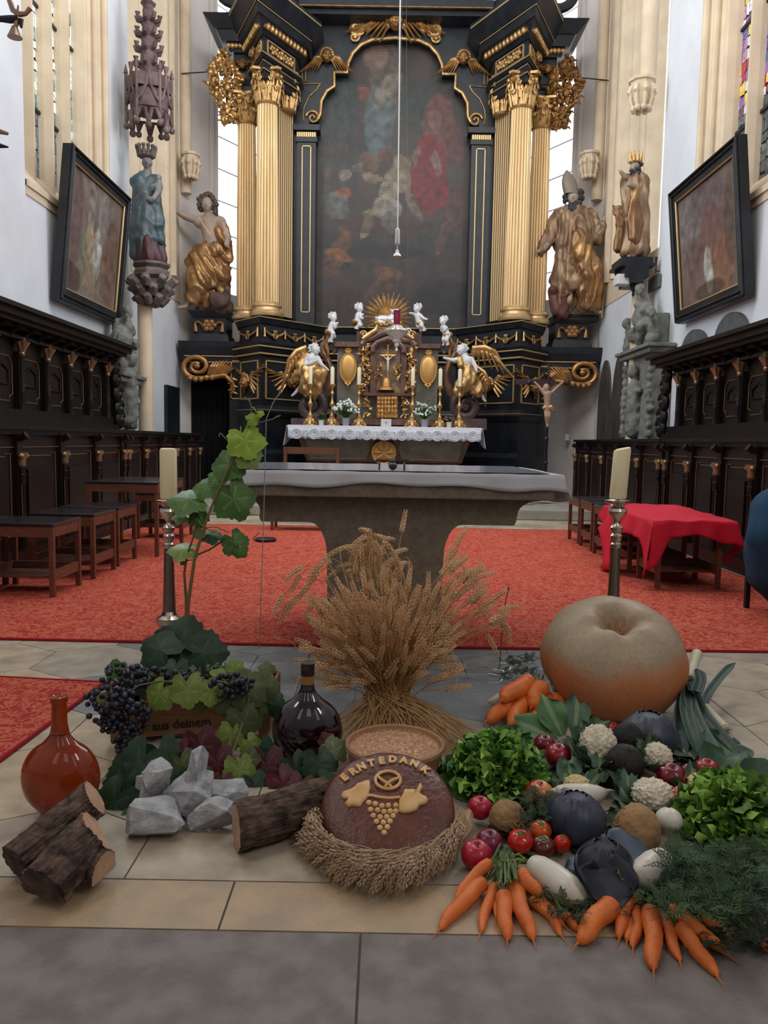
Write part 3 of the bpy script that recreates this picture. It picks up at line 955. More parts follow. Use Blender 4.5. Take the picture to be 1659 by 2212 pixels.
# --- entablatures over the inner columns
for s in (-1, 1):
 e = [(LX(543, 120, 14.3), 14.35), (LX(569, 120, 13.7), 13.68), (LX(643, 120, 14.5), 14.5), (LX(643, 120, 14.5), 15.4), (LX(543, 120, 14.3), 15.4)]
 pl = sx(e, s)
 ze = lambda py: LZ(py, 13.68)
 b = MB()
 slab(b, pl, ze(168), ze(150), -0.02)
 slab(b, pl, ze(150), ze(128), 0.0)
 slab(b, pl, ze(128), ze(120), 0.02, 0.07)
 slab(b, pl, ze(120), ze(80), 0.0)
 slab(b, pl, ze(80), ze(58), 0.03, 0.16)
 slab(b, pl, ze(58), ze(40), 0.20, 0.24)
 slab(b, pl, ze(40), ze(12), 0.26, 0.42)
 slab(b, pl, ze(12), ze(2), 0.42, 0.43)
 slab(b, pl, ze(2), ze(-60), 0.05, 0.02)
 b.build('entablature', M_black, RT, smooth=False)
 g = MB()
 for py, d, r in ((150, 0.0, .010), (134, 0.01, .008), (122, .065, .010), (10, .42, .014), (42, .25, .008)):
  plan_line(g, pl, ze(py), d, r, 0, 2)
 for Pa, Pb in ((e[0], e[1]), (e[1], e[2])):
  P, Lh, n = face_map(*sx([Pa, Pb], s))
  if Lh > 0.5:
   frame_lines(g, P, 0.10, Lh-0.10, ze(116), ze(84), 0.018, 0.02)
 g.build('entablature_trim', M_trim, RT)
 g = MB()
 for Pa, Pb in ((e[0], e[1]), (e[1], e[2])):
  P, Lh, n = face_map(*sx([Pa, Pb], s))
  k = int((Lh+.2)/0.10)
  for i in range(k):
   g.ball(P(-0.08+(Lh+.16)*(i+.5)/k, ze(67), 0.13), (0.042, 0.042, 0.06), 8, 6)
  g.tube([P(-.1, ze(67), .10), P(Lh+.1, ze(67), .10)], .035, 6)
  g.build('egg_moulding', M_gold, RT)
  g = MB()
  if Lh > 0.5:
   g.tube([P(.14, ze(100), 0), P(Lh-.14, ze(100), 0)], .03, 6)
   for i in range(22):
    g.ball(P(0.16+(Lh-0.32)*(i+.5)/22, ze(100)+0.05*math.sin(i*2.4), 0.015), (0.035, 0.03, 0.035), 7, 5)
    g.tube([P(0.16+(Lh-0.32)*(i+.5)/22, ze(100)+0.08*math.sin(i*1.4), 0.015), P(0.16+(Lh-0.32)*(i+1.2)/22, ze(100)-0.06*math.sin(i*1.7), 0.02)], 0.013, 5)
   g.build('frieze_relief', M_gold, RT)
 P, Lh, n = face_map(*sx([e[0], e[1]], s))
 cherub(RT, P(Lh*0.45, ze(98), 0.02), n, 0.42, M_golddull, M_golddull, wing_up=-0.6)
 # outer, lower entablature with cornice
 YO = 14.5
 e = [(LX(505, 130, YO), YO), (LX(548, 130, YO), YO), (LX(548, 130, YO), 15.4), (LX(505, 130, YO), 15.4)]
 pl = sx(e, s)
 zo = lambda py: LZ(py, YO)
 b = MB()
 slab(b, pl, zo(218), zo(190), 0.0)
 slab(b, pl, zo(190), zo(180), 0.02, 0.07)
 slab(b, pl, zo(180), zo(122), 0.0)
 slab(b, pl, zo(122), zo(105), 0.06, 0.12)
 slab(b, pl, zo(105), zo(85), 0.18, 0.25)
 slab(b, pl, zo(85), zo(62), 0.28, 0.45)
 b.build('outer_entablature', M_black, RT, smooth=False)
 g = MB()
 x0, x1 = pl[0][0], pl[1][0]
 g.box(min(x0, x1)-.1, max(x0, x1)+.1, YO-.13, YO-.10, zo(114), zo(109))
 for i in range(6):
  g.ball((x0+(x1-x0)*(i+.2)/5-0.08*s*-1*-1, YO-0.13, zo(112)), (0.045, 0.04, 0.05), 8, 6)
 g.build('egg_moulding', M_gold, RT)
 cherub(RT, ((x0+x1)/2, YO-0.02, zo(150)), (0, -1, 0), 0.40, M_golddull, M_golddull, wing_up=0.8)
 # hanging carved fruit garland outside
 g = MB()
 random.seed(21)
 gx = AX+s*abs(LX(484, 190, YO))
 for i in range(170):
  t = random.random()
  wdt = (0.09+0.24*math.sin(PI*min(1, t*1.15))**1.2) if t < 0.8 else 0.11
  if 0.66 < t < 0.72: continue
  z = zo(125)+(zo(272)-zo(125))*t
  x = gx+s*-0.10*t+rnd(-1, 1)*wdt
  g.ball((x, YO-0.05+rnd(-.1, .05), z), (rnd(.03, .065), .05, rnd(.03, .065)), 7, 5)
  if random.random() < .7:
   a = rnd(0, 6.28)
   g.tube([(x, YO-0.08, z), (x+.06*math.cos(a), YO-0.15, z+.06*math.sin(a)), (x+.12*math.cos(a), YO-0.12, z+.12*math.sin(a))], [.02, .045, .006], 6, flat=.4)
 g.tube([(gx, YO-0.02, zo(112)), (gx-0.1*s, YO-0.02, zo(270))], 0.04, 6)
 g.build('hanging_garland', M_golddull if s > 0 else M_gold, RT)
 r_ = MB().tube([(gx, YO+0.1, zo(153)), (AX+s*3.86, YO+0.2, zo(155))], 0.010, 6)
 r_.build('tie_rod', mat('iron', (0.03, 0.03, 0.035), 0.5, 0.5), RT)
# --- centre: arched frame around the painting
YP = 15.15
YF = 14.95
out_px = [(677, 716), (677, 300), (668, 292), (664, 276), (672, 262), (686, 262), (692, 250), (694, 222), (706, 200), (722, 190), (722, 160), (750, 160), (752, 140), (762, 118), (780, 99), (804, 88), (848, 83)]
op = [(LX(x, y, YF), LZ(y, YF)) for x, y in out_px]
op[-1] = (0.0, op[-1][1])
top_z = LZ(8, YF)
xo = -1.78
for s in (-1, 1):
 b = MB()
 body = [(xo, op[0][1])]+op+[(0.0, top_z), (xo, top_z)]
 # strip it into quads between outline and outer edge
 for (x0, zz0), (x1, zz1) in zip(op[:11], op[1:11]):
  if abs(zz1-zz0) < 1e-4: continue
  b.prism([(AX+s*-xo, YF, zz0), (AX-s*x0, YF, zz0), (AX-s*x1, YF, zz1), (AX-s*-abs(xo)*1 if False else AX+s*-xo, YF, zz1)], (0, 0.3, 0))
 for (x0, zz0), (x1, zz1) in zip(op[10:], op[11:]):
  if abs(x1-x0) < 1e-4: continue
  b.prism([(AX-s*x0, YF, zz0), (AX-s*x1, YF, zz1), (AX-s*x1, YF, top_z), (AX-s*x0, YF, top_z)], (0, 0.3, 0))
 b.prism([(AX-s*op[10][0], YF, op[10][1]), (AX+s*-xo, YF, op[10][1]), (AX+s*-xo, YF, top_z), (AX-s*op[10][0], YF, top_z)], (0, 0.3, 0))
 b.build('painting_surround', M_black, RT, smooth=False)
 g = MB()
 gp = [V((AX-s*x, YF-0.03, z)) for x, z in op]
 g.tube(gp[5:], 0.034, 8)
 g.tube([p+V((-s*-0.0, -.01, 0)) for p in gp[:3]], 0.0, 4) if False else None
 c = V((AX-s*(LX(676, 262, YF)), YF-0.03, LZ(258, YF)))
 g.tube(spiral(c, 0.13, 1.5, 0.2, V((-s*-1, 0, 0)), V((0, 0, 1)), 26), 0.022, 8)
 # second, thinner contour
 o2 = [(655, 262), (652, 250), (655, 215), (655, 188), (664, 183), (692, 183)]
 g.tube([V((AX-s*LX(x, y, YF), YF-0.02, LZ(y, YF))) for x, y in [(692, 183), (684, 197), (668, 212), (657, 235), (655, 250), (656, 266)]], 0.009, 6)
 g.tube([V((AX-s*LX(x, y, YF), YF-0.02, LZ(y, YF))) for x, y in [(656, 186), (692, 183)]], 0.009, 6)
 g.tube([V((AX-s*LX(x, y, YF), YF-0.02, LZ(y, YF))) for x, y in [(660, 180), (660, 97), (694, 97), (694, 49), (727, 49)]], 0.010, 6)
 g.tube([V((AX-s*LX(x, y, YF), YF-0.02, LZ(y, YF))) for x, y in [(653, 182), (653, 91), (688, 91), (688, 44), (735, 44)]], 0.006, 6)
 g.build('frame_moulding', M_gold, RT)
 # inner pilaster with gold-lined panel, cap with dentils
 YI = 14.83
 b = MB()
 x0, x1 = sorted((AX-s*LX(640, 480, YI), AX-s*LX(681, 480, YI)))
 b.box(x0, x1, YI, YF+0.1, LZ(716, YI), LZ(310, YI))
 b.box(x0-0.02, x1+0.02, YI-0.03, YF+.1, LZ(310, YI), LZ(300, YI))
 b.box(x0-0.01, x1+0.01, YI-0.01, YF+.1, LZ(300, YI), LZ(287, YI))
 b.box(x0-0.07, x1+0.07, YI-0.08, YF+.1, LZ(287, YI), LZ(275, YI))
 b.build('inner_pilaster', M_black, RT, smooth=False)
 g = MB()
 xa, xb = sorted((AX-s*LX(651, 480, YI), AX-s*LX(671, 480, YI)))
 frame_lines(g, lambda u, v, d: V((u, YI-d, v)), xa, xb, LZ(678, YI), LZ(318, YI), 0.016, 0.015)
 for i in range(9):
  xx = x0+(x1-x0)*(i+.5)/9
  g.box(xx-.014, xx+.014, YI-.04, YI, LZ(300, YI), LZ(290, YI))
 g.build('pilaster_trim', M_trim, RT, smooth=False)
 cherub(RT, (AX-s*LX(707, 137, YF), YF-0.05, LZ(130, YF)), (0, -1, 0), 0.66, M_gold, M_golddull, wing_up=-0.35, rows=3)
# crowning cherub with scrolls, upper cornice
cherub(RT, (AX, YF-0.1, LZ(58, YF)), (0, -1, 0), 0.95, M_gold, M_golddull, wing_up=0.1, rows=3)
for s in (-1, 1):
 g = MB()
 for px, py, r, a0 in ((918, 62, .13, 0), (940, 66, .17, 1.5), (943, 84, .09, 3)):
  c = V((AX+s*(LX(px, py, YF)), YF-0.06, LZ(py, YF)))
  g.tube(spiral(c, r, 1.3, a0, V((s, 0, 0)), V((0, 0, 1)), 18), r*.28, 7)
  g.ball(c, r*.35, 8, 6)
 g.build('scroll', M_gold, RT)
b = MB()
b.box(AX-1.62, AX+1.62, 14.55, 15.4, LZ(42, 14.7), LZ(30, 14.7))
b.box(AX-1.72, AX+1.72, 14.45, 15.4, LZ(30, 14.7), LZ(14, 14.7))
b.box(AX-1.62, AX+1.62, 14.65, 15.4, LZ(14, 14.7), LZ(-60, 14.7))
b.build('upper_cornice', M_black, RT, smooth=False)
g = MB()
for py, x_, y_ in ((31, 1.70, 14.44), (9, 1.5, 14.63), (3, .9, 14.62)):
 g.box(AX-x_, AX+x_, y_, y_+.05, LZ(py, 14.7)-.008, LZ(py, 14.7)+.008)
for i in range(12):
 g.ball((AX-0.9+0.16*i, 14.6, LZ(2, 14.6)+.03*math.sin(i*2)), (.07, .05, .05), 8, 6)
g.build('upper_trim', M_golddull, RT)
# upper storey scrolls at the outer corners (blue-black volutes against the windows)
for s in (-1, 1):
 g = MB()
 cx = AX+s*abs(LX(505, 10, 14.6))
 g.tube(spiral((cx, 14.6, LZ(-30, 14.6)), 0.42, 0.8, PI*0.9 if s < 0 else PI*0.9, V((-s*-1, 0, 0)), V((0, 0, 1)), 20, .5), .09, 8)
 g.build('upper_volute', M_black, RT)
# ---- the painting: a generic dark narrative scene of coloured patches
def painting(name, W, Hh, base, blobs, P, m, parent, nx=90, ny=130, seed=1.0, streak=(14, 0.35)):
 b = MB()
 def colr(u, v):
  x, y = u*W, v*Hh
  nz = 0.5+0.5*noise.noise(V((x*2.2+seed, y*1.6, seed)))+0.35*noise.noise(V((x*7, y*5+seed, 3)))
  c = [base[0][k]*(1-nz)+base[1][k]*nz for k in range(3)]
  wx = noise.noise(V((x*5, y*5, seed+4)))*0.016
  wy = noise.noise(V((x*5, y*5, seed+9)))*0.016
  for (bu, bv, ru, rv, ang, col, st) in blobs:
   du, dv = u-bu+wx, (v-bv)+wy
   ca, sa = math.cos(ang), math.sin(ang)
   # work in metres so rotation is not skewed
   dx, dy = du*W, dv*Hh
   a, q = (dx*ca+dy*sa)/(ru*W), (-dx*sa+dy*ca)/(rv*W)
   d = a*a+q*q
   k = st*max(0.0, min(1.0, (1.2-d)/0.35))
   sh = 0.75+0.6*noise.noise(V((x*9, y*9, bu*50)))
   c = [c[i]*(1-k)+col[i]*sh*k for i in range(3)]
  return tuple(max(0.002, q) for q in c)
 for i in range(nx):
  for j in range(ny):
   u0, u1, v0, v1 = i/nx, (i+1)/nx, j/ny, (j+1)/ny
   b.add([P(u0, v0), P(u1, v0), P(u1, v1), P(u0, v1)], [(0, 1, 2, 3)], colr((u0+u1)/2, (v0+v1)/2))
 return b.build(name, m, parent, smooth=False)
M_paint = attr_mat('oil_painting', 0.45, ns=30, amt=0.18)
x0p, x1p, z0p, z1p = AX+LX(672, 690, YP), AX-LX(672, 690, YP), LZ(716, YP), LZ(78, YP)
def pu(px): return (px-672)/338.0
def pv(py): return (716-py)/638.0
skin, pale_, red_, grn, brn, org = (0.20, 0.15, 0.10), (0.24, 0.22, 0.18), (0.15, 0.010, 0.016), (0.020, 0.035, 0.030), (0.06, 0.025, 0.018), (0.22, 0.06, 0.02)
bl = [
 (pu(820), pv(150), .10, .30, 0.2, (0.13, 0.10, 0.07), .6), (pu(810), pv(260), .09, .22, 0, (0.09, 0.13, 0.14), .7),
 (pu(800), pv(120), .07, .09, .5, (0.19, 0.12, 0.09), .8), (pu(775), pv(200), .05, .05, 0, (0.20, 0.06, 0.04), .8), (pu(825), pv(190), .05, .12, -.6, (0.20, 0.17, 0.12), .7),
 (pu(725), pv(220), .13, .25, 0, (0.02, 0.035, 0.04), .7), (pu(700), pv(300), .05, .45, 0, (0.045, 0.05, 0.045), .6), (pu(735), pv(300), .03, .42, 0, (0.05, 0.055, 0.05), .5),
 (pu(900), pv(230), .14, .20, .6, grn, .7), (pu(955), pv(160), .12, .3, 0, (0.03, 0.03, 0.03), .6),
 (pu(935), pv(270), .10, .20, 0, (0.14, 0.045, 0.04), .8), (pu(925), pv(255), .05, .06, 0, (0.17, 0.10, 0.08), .6), (pu(965), pv(300), .05, .14, .2, (0.11, 0.035, 0.03), .7),
 (pu(915), pv(370), .11, .24, 0, red_, .95), (pu(940), pv(390), .05, .16, .2, red_, .9), (pu(930), pv(345), .03, .07, .3, (0.20, 0.15, 0.13), .6), (pu(888), pv(330), .025, .07, -.2, (0.16, 0.10, 0.09), .7),
 (pu(790), pv(345), .07, .06, .3, (0.10, 0.055, 0.035), .9), (pu(825), pv(330), .05, .05, 0, (0.08, 0.03, 0.025), .8), (pu(855), pv(345), .035, .045, 0, skin, .9),
 (pu(848), pv(385), .07, .09, .2, skin, .95), (pu(835), pv(410), .07, .06, .5, (0.21, 0.18, 0.12), .9), (pu(800), pv(380), .07, .03, -.3, skin, .8),
 (pu(830), pv(445), .09, .07, -.3, pale_, .85), (pu(800), pv(450), .08, .03, .7, (0.18, 0.15, 0.10), .9), (pu(788), pv(485), .03, .10, -.35, (0.19, 0.15, 0.09), .9), (pu(835), pv(475), .05, .07, .2, (0.17, 0.17, 0.15), .8),
 (pu(885), pv(440), .025, .11, .5, (0.16, 0.12, 0.09), .85), (pu(870), pv(380), .025, .13, 0.05, skin, .7),
 (pu(736), pv(413), .055, .035, 0, org, .95), (pu(725), pv(440), .07, .09, .2, (0.12, 0.13, 0.11), .7), (pu(742), pv(375), .04, .03, 0, (0.18, 0.14, 0.11), .8), (pu(765), pv(360), .04, .03, .2, (0.13, 0.12, 0.11), .8), (pu(703), pv(370), .03, .03, 0, (0.13, 0.07, 0.06), .6),
 (pu(735), pv(520), .05, .11, -.3, (0.12, 0.055, 0.03), .8), (pu(728), pv(550), .09, .04, -.3, (0.22, 0.085, 0.03), .85), (pu(715), pv(580), .05, .07, .3, (0.12, 0.05, 0.03), .8), (pu(745), pv(572), .03, .03, 0, (0.015, 0.018, 0.02), .9),
 (pu(910), pv(500), .04, .09, -.2, grn, .8), (pu(975), pv(440), .06, .14, 0, (0.07, 0.03, 0.025), .8), (pu(950), pv(500), .03, .14, -.35, (0.11, 0.05, 0.04), .7), (pu(965), pv(470), .02, .10, .4, (0.10, 0.05, 0.04), .6),
 (pu(830), pv(480), .30, .06, 0, (0.05, 0.016, 0.014), .5), (pu(835), pv(590), .09, .05, 0, (0.16, 0.075, 0.04), .7), (pu(800), pv(625), .02, .12, -.7, (0.10, 0.06, 0.05), .6), (pu(835), pv(625), .03, .08, .2, (0.11, 0.04, 0.02), .6),
 (pu(960), pv(640), .20, .12, 0, (0.012, 0.012, 0.014), .7), (pu(830), pv(540), .25, .05, 0, (0.014, 0.014, 0.018), .7), (pu(720), pv(660), .15, .10, 0, (0.05, 0.02, 0.018), .5)]
painting('painting', 2.9, 5.3, ((0.014, 0.014, 0.016), (0.052, 0.036, 0.030)), bl, lambda u, v: V((x0p+(x1p-x0p)*u, YP, z0p+(z1p-z0p)*v)), M_paint, RT)
# dark curtain in the passage beneath the left wing
b = MB()
xa, xb = LX(412, 900, 15.2), LX(500, 900, 15.2)
b.grid(60, 2, lambda u, v: V((AX+xa+(xb-xa)*u, 15.0+0.03*math.sin(u*46), 0.29+(LZ(810, 15)-0.29)*v)))
tag(b.build('curtain', mat('dark_curtain', (0.006, 0.005, 0.007), 0.95), solid=0.01), 'dark curtain closing the passage under the left wing of the high altar', 'curtain')
# ================================================================== SCULPTURE AND TABERNACLE
M_marblew = mat('white_painted_wood', (0.62, 0.62, 0.62), 0.5, c2=(0.50, 0.50, 0.51), ns=6)
M_redmarble = mat('red_brown_marble', (0.085, 0.040, 0.030), 0.35, c2=(0.16, 0.085, 0.06), ns=6, detail=9)
M_greymarble = mat('grey_green_marble', (0.10, 0.095, 0.075), 0.35, c2=(0.17, 0.155, 0.125), ns=5, detail=9)
M_purple = mat('purple_marble', (0.055, 0.030, 0.035), 0.35, c2=(0.11, 0.07, 0.07), ns=6)
M_flesh = mat('carved_flesh', (0.40, 0.31, 0.25), 0.55, c2=(0.30, 0.23, 0.18), ns=5)
M_hairw = mat('carved_hair', (0.085, 0.06, 0.05), 0.6)
M_robe = mat('gilded_robe', (0.42, 0.24, 0.10), 0.36, 0.6, c2=(0.20, 0.105, 0.05), ns=3, bump=0.15, bs=20)
M_robe2 = mat('worn_gilt_robe', (0.36, 0.24, 0.14), 0.45, 0.4, c2=(0.20, 0.12, 0.075), ns=4, bump=0.15, bs=20)
class Fig:
 """joints given in photo pixels on a plane at depth Y, with dy metres towards the back"""
 def __init__(s, Y, mirror=False):
  s.Y, s.k, s.m = Y, Y/1680.0, mirror
 def J(s, px, py, dy=0.0):
  p = atY(px, py, s.Y)
  q = V((p.x, s.Y+dy, p.z))
  return q
 def c(s, a, ra, b, rb):
  return ('c', s.J(*a), ra*s.k, s.J(*b), rb*s.k)
 def e(s, a, r):
  r = r if hasattr(r, '__len__') else (r, r, r)
  return ('e', s.J(*a), tuple(q*s.k for q in r))
 def chain(s, *pr):
  """chain((p, r), (p, r), ...)"""
  return [s.c(a, ra, b, rb) for (a, ra), (b, rb) in zip(pr, pr[1:])]
def head(fg, x, y, r, dx=0.0, tilt=0.0, dy=0.0):
 """skull, jaw, nose, brow, cheeks, ears; dx turns the face sideways (px)"""
 f = -r*fg.k
 D = lambda q: dy+q*f
 return [fg.e((x, y-0.1*r, D(0)), (r*0.82, r*0.95, r)), fg.e((x+dx*.5, y+0.45*r, D(0.35)), (r*0.58, r*0.55, r*0.55)),
   fg.c((x+dx*1.0, y-0.05*r, D(0.95)), r*.10, (x+dx*1.3, y+0.25*r, D(1.15)), r*.15),
   fg.c((x+dx-0.45*r, y-0.15*r, D(0.78)), r*.12, (x+dx+0.45*r, y-0.15*r, D(0.78)), r*.12),
   fg.e((x+dx-0.4*r, y+0.3*r, D(0.6)), r*.26), fg.e((x+dx+0.4*r, y+0.3*r, D(0.6)), r*.26),
   fg.e((x+dx, y+0.55*r, D(0.88)), (r*.25, r*.12, r*.12)), fg.e((x+dx, y+0.85*r, D(0.7)), r*.22),
   fg.e((x-0.82*r, y+0.05*r, D(0)), (r*.12, r*.2, r*.26)), fg.e((x+0.82*r, y+0.05*r, D(0)), (r*.12, r*.2, r*.26))]
def hand(fg, x, y, s, dirx, diry, dy=0.0, curl=0.3):
 """palm, four unequal bent fingers and a thumb, s = palm size in px"""
 L = math.hypot(dirx, diry)
 ux, uy = dirx/L, diry/L
 vx, vy = -uy, ux
 P = lambda a, b, d=0.0: (x+ux*a*s+vx*b*s, y+uy*a*s+vy*b*s, dy+d*s*fg.k)
 out = [fg.c(P(0, 0), .45*s, P(0.7, 0), .42*s)]
 for i, ln in enumerate((.75, .95, .88, .65)):
  b = -0.42+0.28*i
  out += [fg.c(P(0.8, b), .14*s, P(0.8+ln*.5, b*1.15, -.1), .12*s), fg.c(P(0.8+ln*.5, b*1.15, -.1), .12*s, P(0.8+ln*.9, b*1.2, -.1-curl*ln), .09*s)]
 out += [fg.c(P(0.15, -.4), .16*s, P(0.55, -.85, -.1), .13*s), fg.c(P(0.55, -.85, -.1), .13*s, P(0.9, -.95, -.25), .10*s)]
 return out
def folds(amp, freq, stretch=(1, 1, 0.25), seed=0.0, warp=0.5):
 def fn(c, n):
  w = noise.noise(c*2.0+V((seed, 0, 0)))*warp
  p = V((c.x*stretch[0], c.y*stretch[1], c.z*stretch[2]))*freq+V((seed+w, w, w))
  v = noise.noise(p)
  return amp*(1-2.2*abs(v))*0.6+amp*.5*noise.noise(p*2.1)
 return fn
def curls(parent, name, fg, pts, m, r, seed=0):
 random.seed(seed)
 b = MB()
 for (x, y, dy) in pts:
  p = fg.J(x, y, dy)
  for k in range(3):
   q = p+V((rnd(-1, 1), rnd(-1, 0.3), rnd(-1, 1)))*r*0.7*fg.k
   b.ball(q, (r*fg.k*rnd(.6, 1), r*fg.k*rnd(.6, 1), r*fg.k*rnd(.7, 1.1)), 8, 6)
 return b.build(name, m, parent)
# ---------------- mensa of the high altar
YM = 12.75
ZM = atY(836, 921, YM).z
Q = lambda px, py, Y=YM: atY(px, py, Y)
t = thing('high_altar_mensa', 'red marble altar table with gilded wheel roundel standing before the black high altar', 'altar', (AX, 13.1, 0.29))
b = MB()
xl, xr = Q(622, 918).x, Q(1040, 918).x
cx0 = (xl+xr)/2
zt = ZM-0.02
b.box(cx0-1.52, cx0+1.52, YM+.02, 14.3, zt-0.07, zt)
def trap(w0, w1, z0, z1, y0, y1):
 b.hexa([(cx0-w0, y0, z0), (cx0+w0, y0, z0), (cx0+w0, 14.0, z0), (cx0-w0, 14.0, z0)], [(cx0-w1, y1, z1), (cx0+w1, y1, z1), (cx0+w1, 14.0, z1), (cx0-w1, 14.0, z1)])
zl = Q(836, 1000).z
trap(1.30, 1.46, zl, zt-0.07, YM+.32, YM+.10)
trap(1.1, 1.30, 0.75, zl, YM+.42, YM+.32)
trap(1.25, 1.25, 0.29, 0.75, YM+.35, YM+.38)
b.box(cx0-1.4, cx0+1.4, YM+.2, 14.0, 0.29, 0.38)
b.build('table_body', M_redmarble, t, smooth=False, bevel=0.01)
for s in (-1, 1):
 b = MB()
 pp = [(0.28, .0), (0.42, 0), (1.24, 0), (1.36, 1), (0.30, 1), (.24, .5)]
 def F(u, v, d):
  zz = zl+0.05+(zt-0.17-zl)*v
  yy = YM+.30-0.19*v-d
  return V((cx0+s*u, yy, zz))
 pts = [F(.30, 0, .012), F(1.24, 0, .012), F(1.34, 1, .012), F(.30, 1, .012), F(.24, .5, .012)]
 b.prism(pts, (0, 0.05, 0))
 b.build('marble_panel', M_greymarble, t, smooth=False)
 b = MB().tube(pts+[pts[0]], 0.010, 6)
 b.build('panel_trim', mat('panel_trim_gold', (0.30, 0.19, 0.09), 0.5, 0.5), t)
c = Q(829, 978, YM+.12)
c.y = YM+.12
b = MB()
b.tube([c+V((.185*math.cos(a), -.02, .185*math.sin(a))) for a in [2*PI*k/28 for k in range(29)]], 0.022, 8)
b.tube([c+V((.15*math.cos(a), -.0, .15*math.sin(a))) for a in [2*PI*k/28 for k in range(29)]], 0.012, 6)
for k in range(8):
 a = PI/4*k
 d = V((math.cos(a), 0, math.sin(a)))
 b.tube([c+d*.03-V((0, .02, 0)), c+d*.10-V((0, .03, 0)), c+d*.145-V((0, .01, 0))], [.015, .03, .034], 8, flat=.5)
b.lathe([(0.17, -.02), (.17, .02)], seg=28, M=frame(c, (0, -1, 0)))
b.build('wheel_roundel', mat('roundel_gilding', (0.42, 0.22, 0.07), 0.45, 0.5), t)
# altar cloth with lace
t = thing('lace_altar_cloth', 'white altar cloth with wide lace border hanging over the high altar mensa', 'altar cloth', (cx0, YM, ZM))
M_linen = mat('white_linen', (0.70, 0.71, 0.76), 0.9)
M_lace = mat('white_lace', (0.42, 0.44, 0.50), 0.9, c2=(0.58, 0.60, 0.66), ns=60, lo=.45, hi=.5)
b = MB()
b.box(xl, xr, YM, 13.55, ZM-0.018, ZM)
zc = Q(836, 929).z
b.box(xl, xr, YM-0.012, YM+0.002, zc, ZM)
b.build('cloth_top', M_linen, t, smooth=False)
b = MB()
zlow = Q(836, 950).z
b.grid(150, 4, lambda u, v: V((xl+(xr-xl)*u, YM-0.010-0.012*math.sin(u*60)*v, zc+(zlow-zc+0.012*math.cos(u*2*PI*28))*v)))
for s, xx in ((-1, xl), (1, xr)):
 b.grid(20, 6, lambda u, v: V((xx+s*(0.02+0.05*v+0.02*math.sin(u*18)*v), YM-.01+0.7*u, ZM-0.005-(0.34-.1*u)*v)))
b.build('lace_border', M_lace, t, solid=0.004)
b = MB()
n = 11
for i in range(n):
 x = xl+(xr-xl)*(i+.5)/n
 z = (zc+zlow)/2
 for rr in (0.085, .06, .03):
  b.tube([V((x+rr*math.cos(a), YM-0.026, z+rr*math.sin(a))) for a in [2*PI*k/18 for k in range(19)]], .006, 5)
 x2 = x+(xr-xl)/n/2
 if i < n-1:
  b.tube([V((x2, YM-.026, z-.07)), V((x2, YM-.026, z+.06))], .006, 5)
  b.tube([V((x2+.03*math.sin(a), YM-.026, z+.03-.03*math.cos(a))) for a in [PI*k/8 for k in range(9)]], .006, 5)
  b.tube([V((x2-.035, YM-.026, z-.03)), V((x2+.035, YM-.026, z-.03))], .005, 5)
b.build('lace_pattern', mat('lace_thread', (0.75, 0.76, 0.82), 0.9), t)
# ---------------- tabernacle superstructure
YT = 13.45
T = lambda px, py, Y=YT: atY(px, py, Y)
t = thing('tabernacle', 'marble tabernacle with gilded niche, oval medallions and curved pediment on the high altar', 'tabernacle', (AX, 13.6, ZM))
def tbox(b, x0, x1, y0, y1, Y, D=0.3):
 p, q = T(x0, (y0+y1)/2, Y), T(x1, (y0+y1)/2, Y)
 m_ = (x0+x1)/2
 b.box(p.x, q.x, Y, Y+D, T(m_, y1, Y).z, T(m_, y0, Y).z)
b = MB()
tbox(b, 728, 945, 748, 918, YT, .4)
b.build('body', M_greymarble, t, smooth=False)
b = MB()
tbox(b, 775, 796, 745, 852, YT-.08, .3); tbox(b, 879, 900, 748, 852, YT-.08, .3)
tbox(b, 800, 813, 742, 850, YT-.12, .3); tbox(b, 866, 878, 744, 850, YT-.12, .3)
tbox(b, 785, 893, 849, 855, YT-.18, .4)
tbox(b, 722, 800, 738, 749, YT-.10, .5); tbox(b, 873, 951, 742, 752, YT-.10, .5)
for (x0, x1, y0, y1) in ((770, 788, 715, 742), (893, 911, 718, 744)):
 tbox(b, x0, x1, y0, y1, YT-.03, .3)
tbox(b, 718, 955, 905, 918, YT-.16, .5)
# curved pediment
pts = [T(x, y, YT-.1) for x, y in [(782, 745), (792, 733), (806, 731), (820, 722), (838, 716), (856, 722), (870, 734), (886, 735), (897, 747)]]
b.tube(pts, 0.06, 8)
pts = [T(x, y, YT-.15) for x, y in [(805, 760), (806, 750), (814, 740), (838, 731), (862, 741), (871, 751), (872, 762)]]
b.tube(pts, 0.045, 8)
b.build('marble_frame', M_redmarble, t, smooth=30)
b = MB()
pts = [T(x, y, YT-.04) for x, y in [(813, 852), (813, 756), (820, 745), (838, 738), (857, 745), (865, 757), (865, 852)]]
b.prism(pts, (0, 0.02, 0))
b.build('niche_back', mat('niche_brocade', (0.14, 0.10, 0.08), 0.5, c2=(0.30, 0.20, 0.10), ns=14), t, smooth=False)
g = MB()
tb = lambda *a: tbox(g, *a)
tb(814, 859, 856, 902, YT-.16, .1)
for i in range(26):
 p = T(818+(i % 6)*7.3, 862+(i//6)*9, YT-.17)
 g.ball(p, (.035*rnd(.6, 1.2), .03, .045), 7, 5)
g.tube([T(x, y, YT-.02) for x, y in [(818, 758), (824, 748), (838, 742), (853, 748), (860, 759)]], .02, 7)
g.build('relief_door', _mats['tabernacle_gilding'] if 'tabernacle_gilding' in _mats else mat('tabernacle_gilding', (0.55, 0.30, 0.09), 0.4, 0.6, c2=(0.38, 0.19, 0.06), ns=12, bump=.3, bs=30), t)
g = MB()
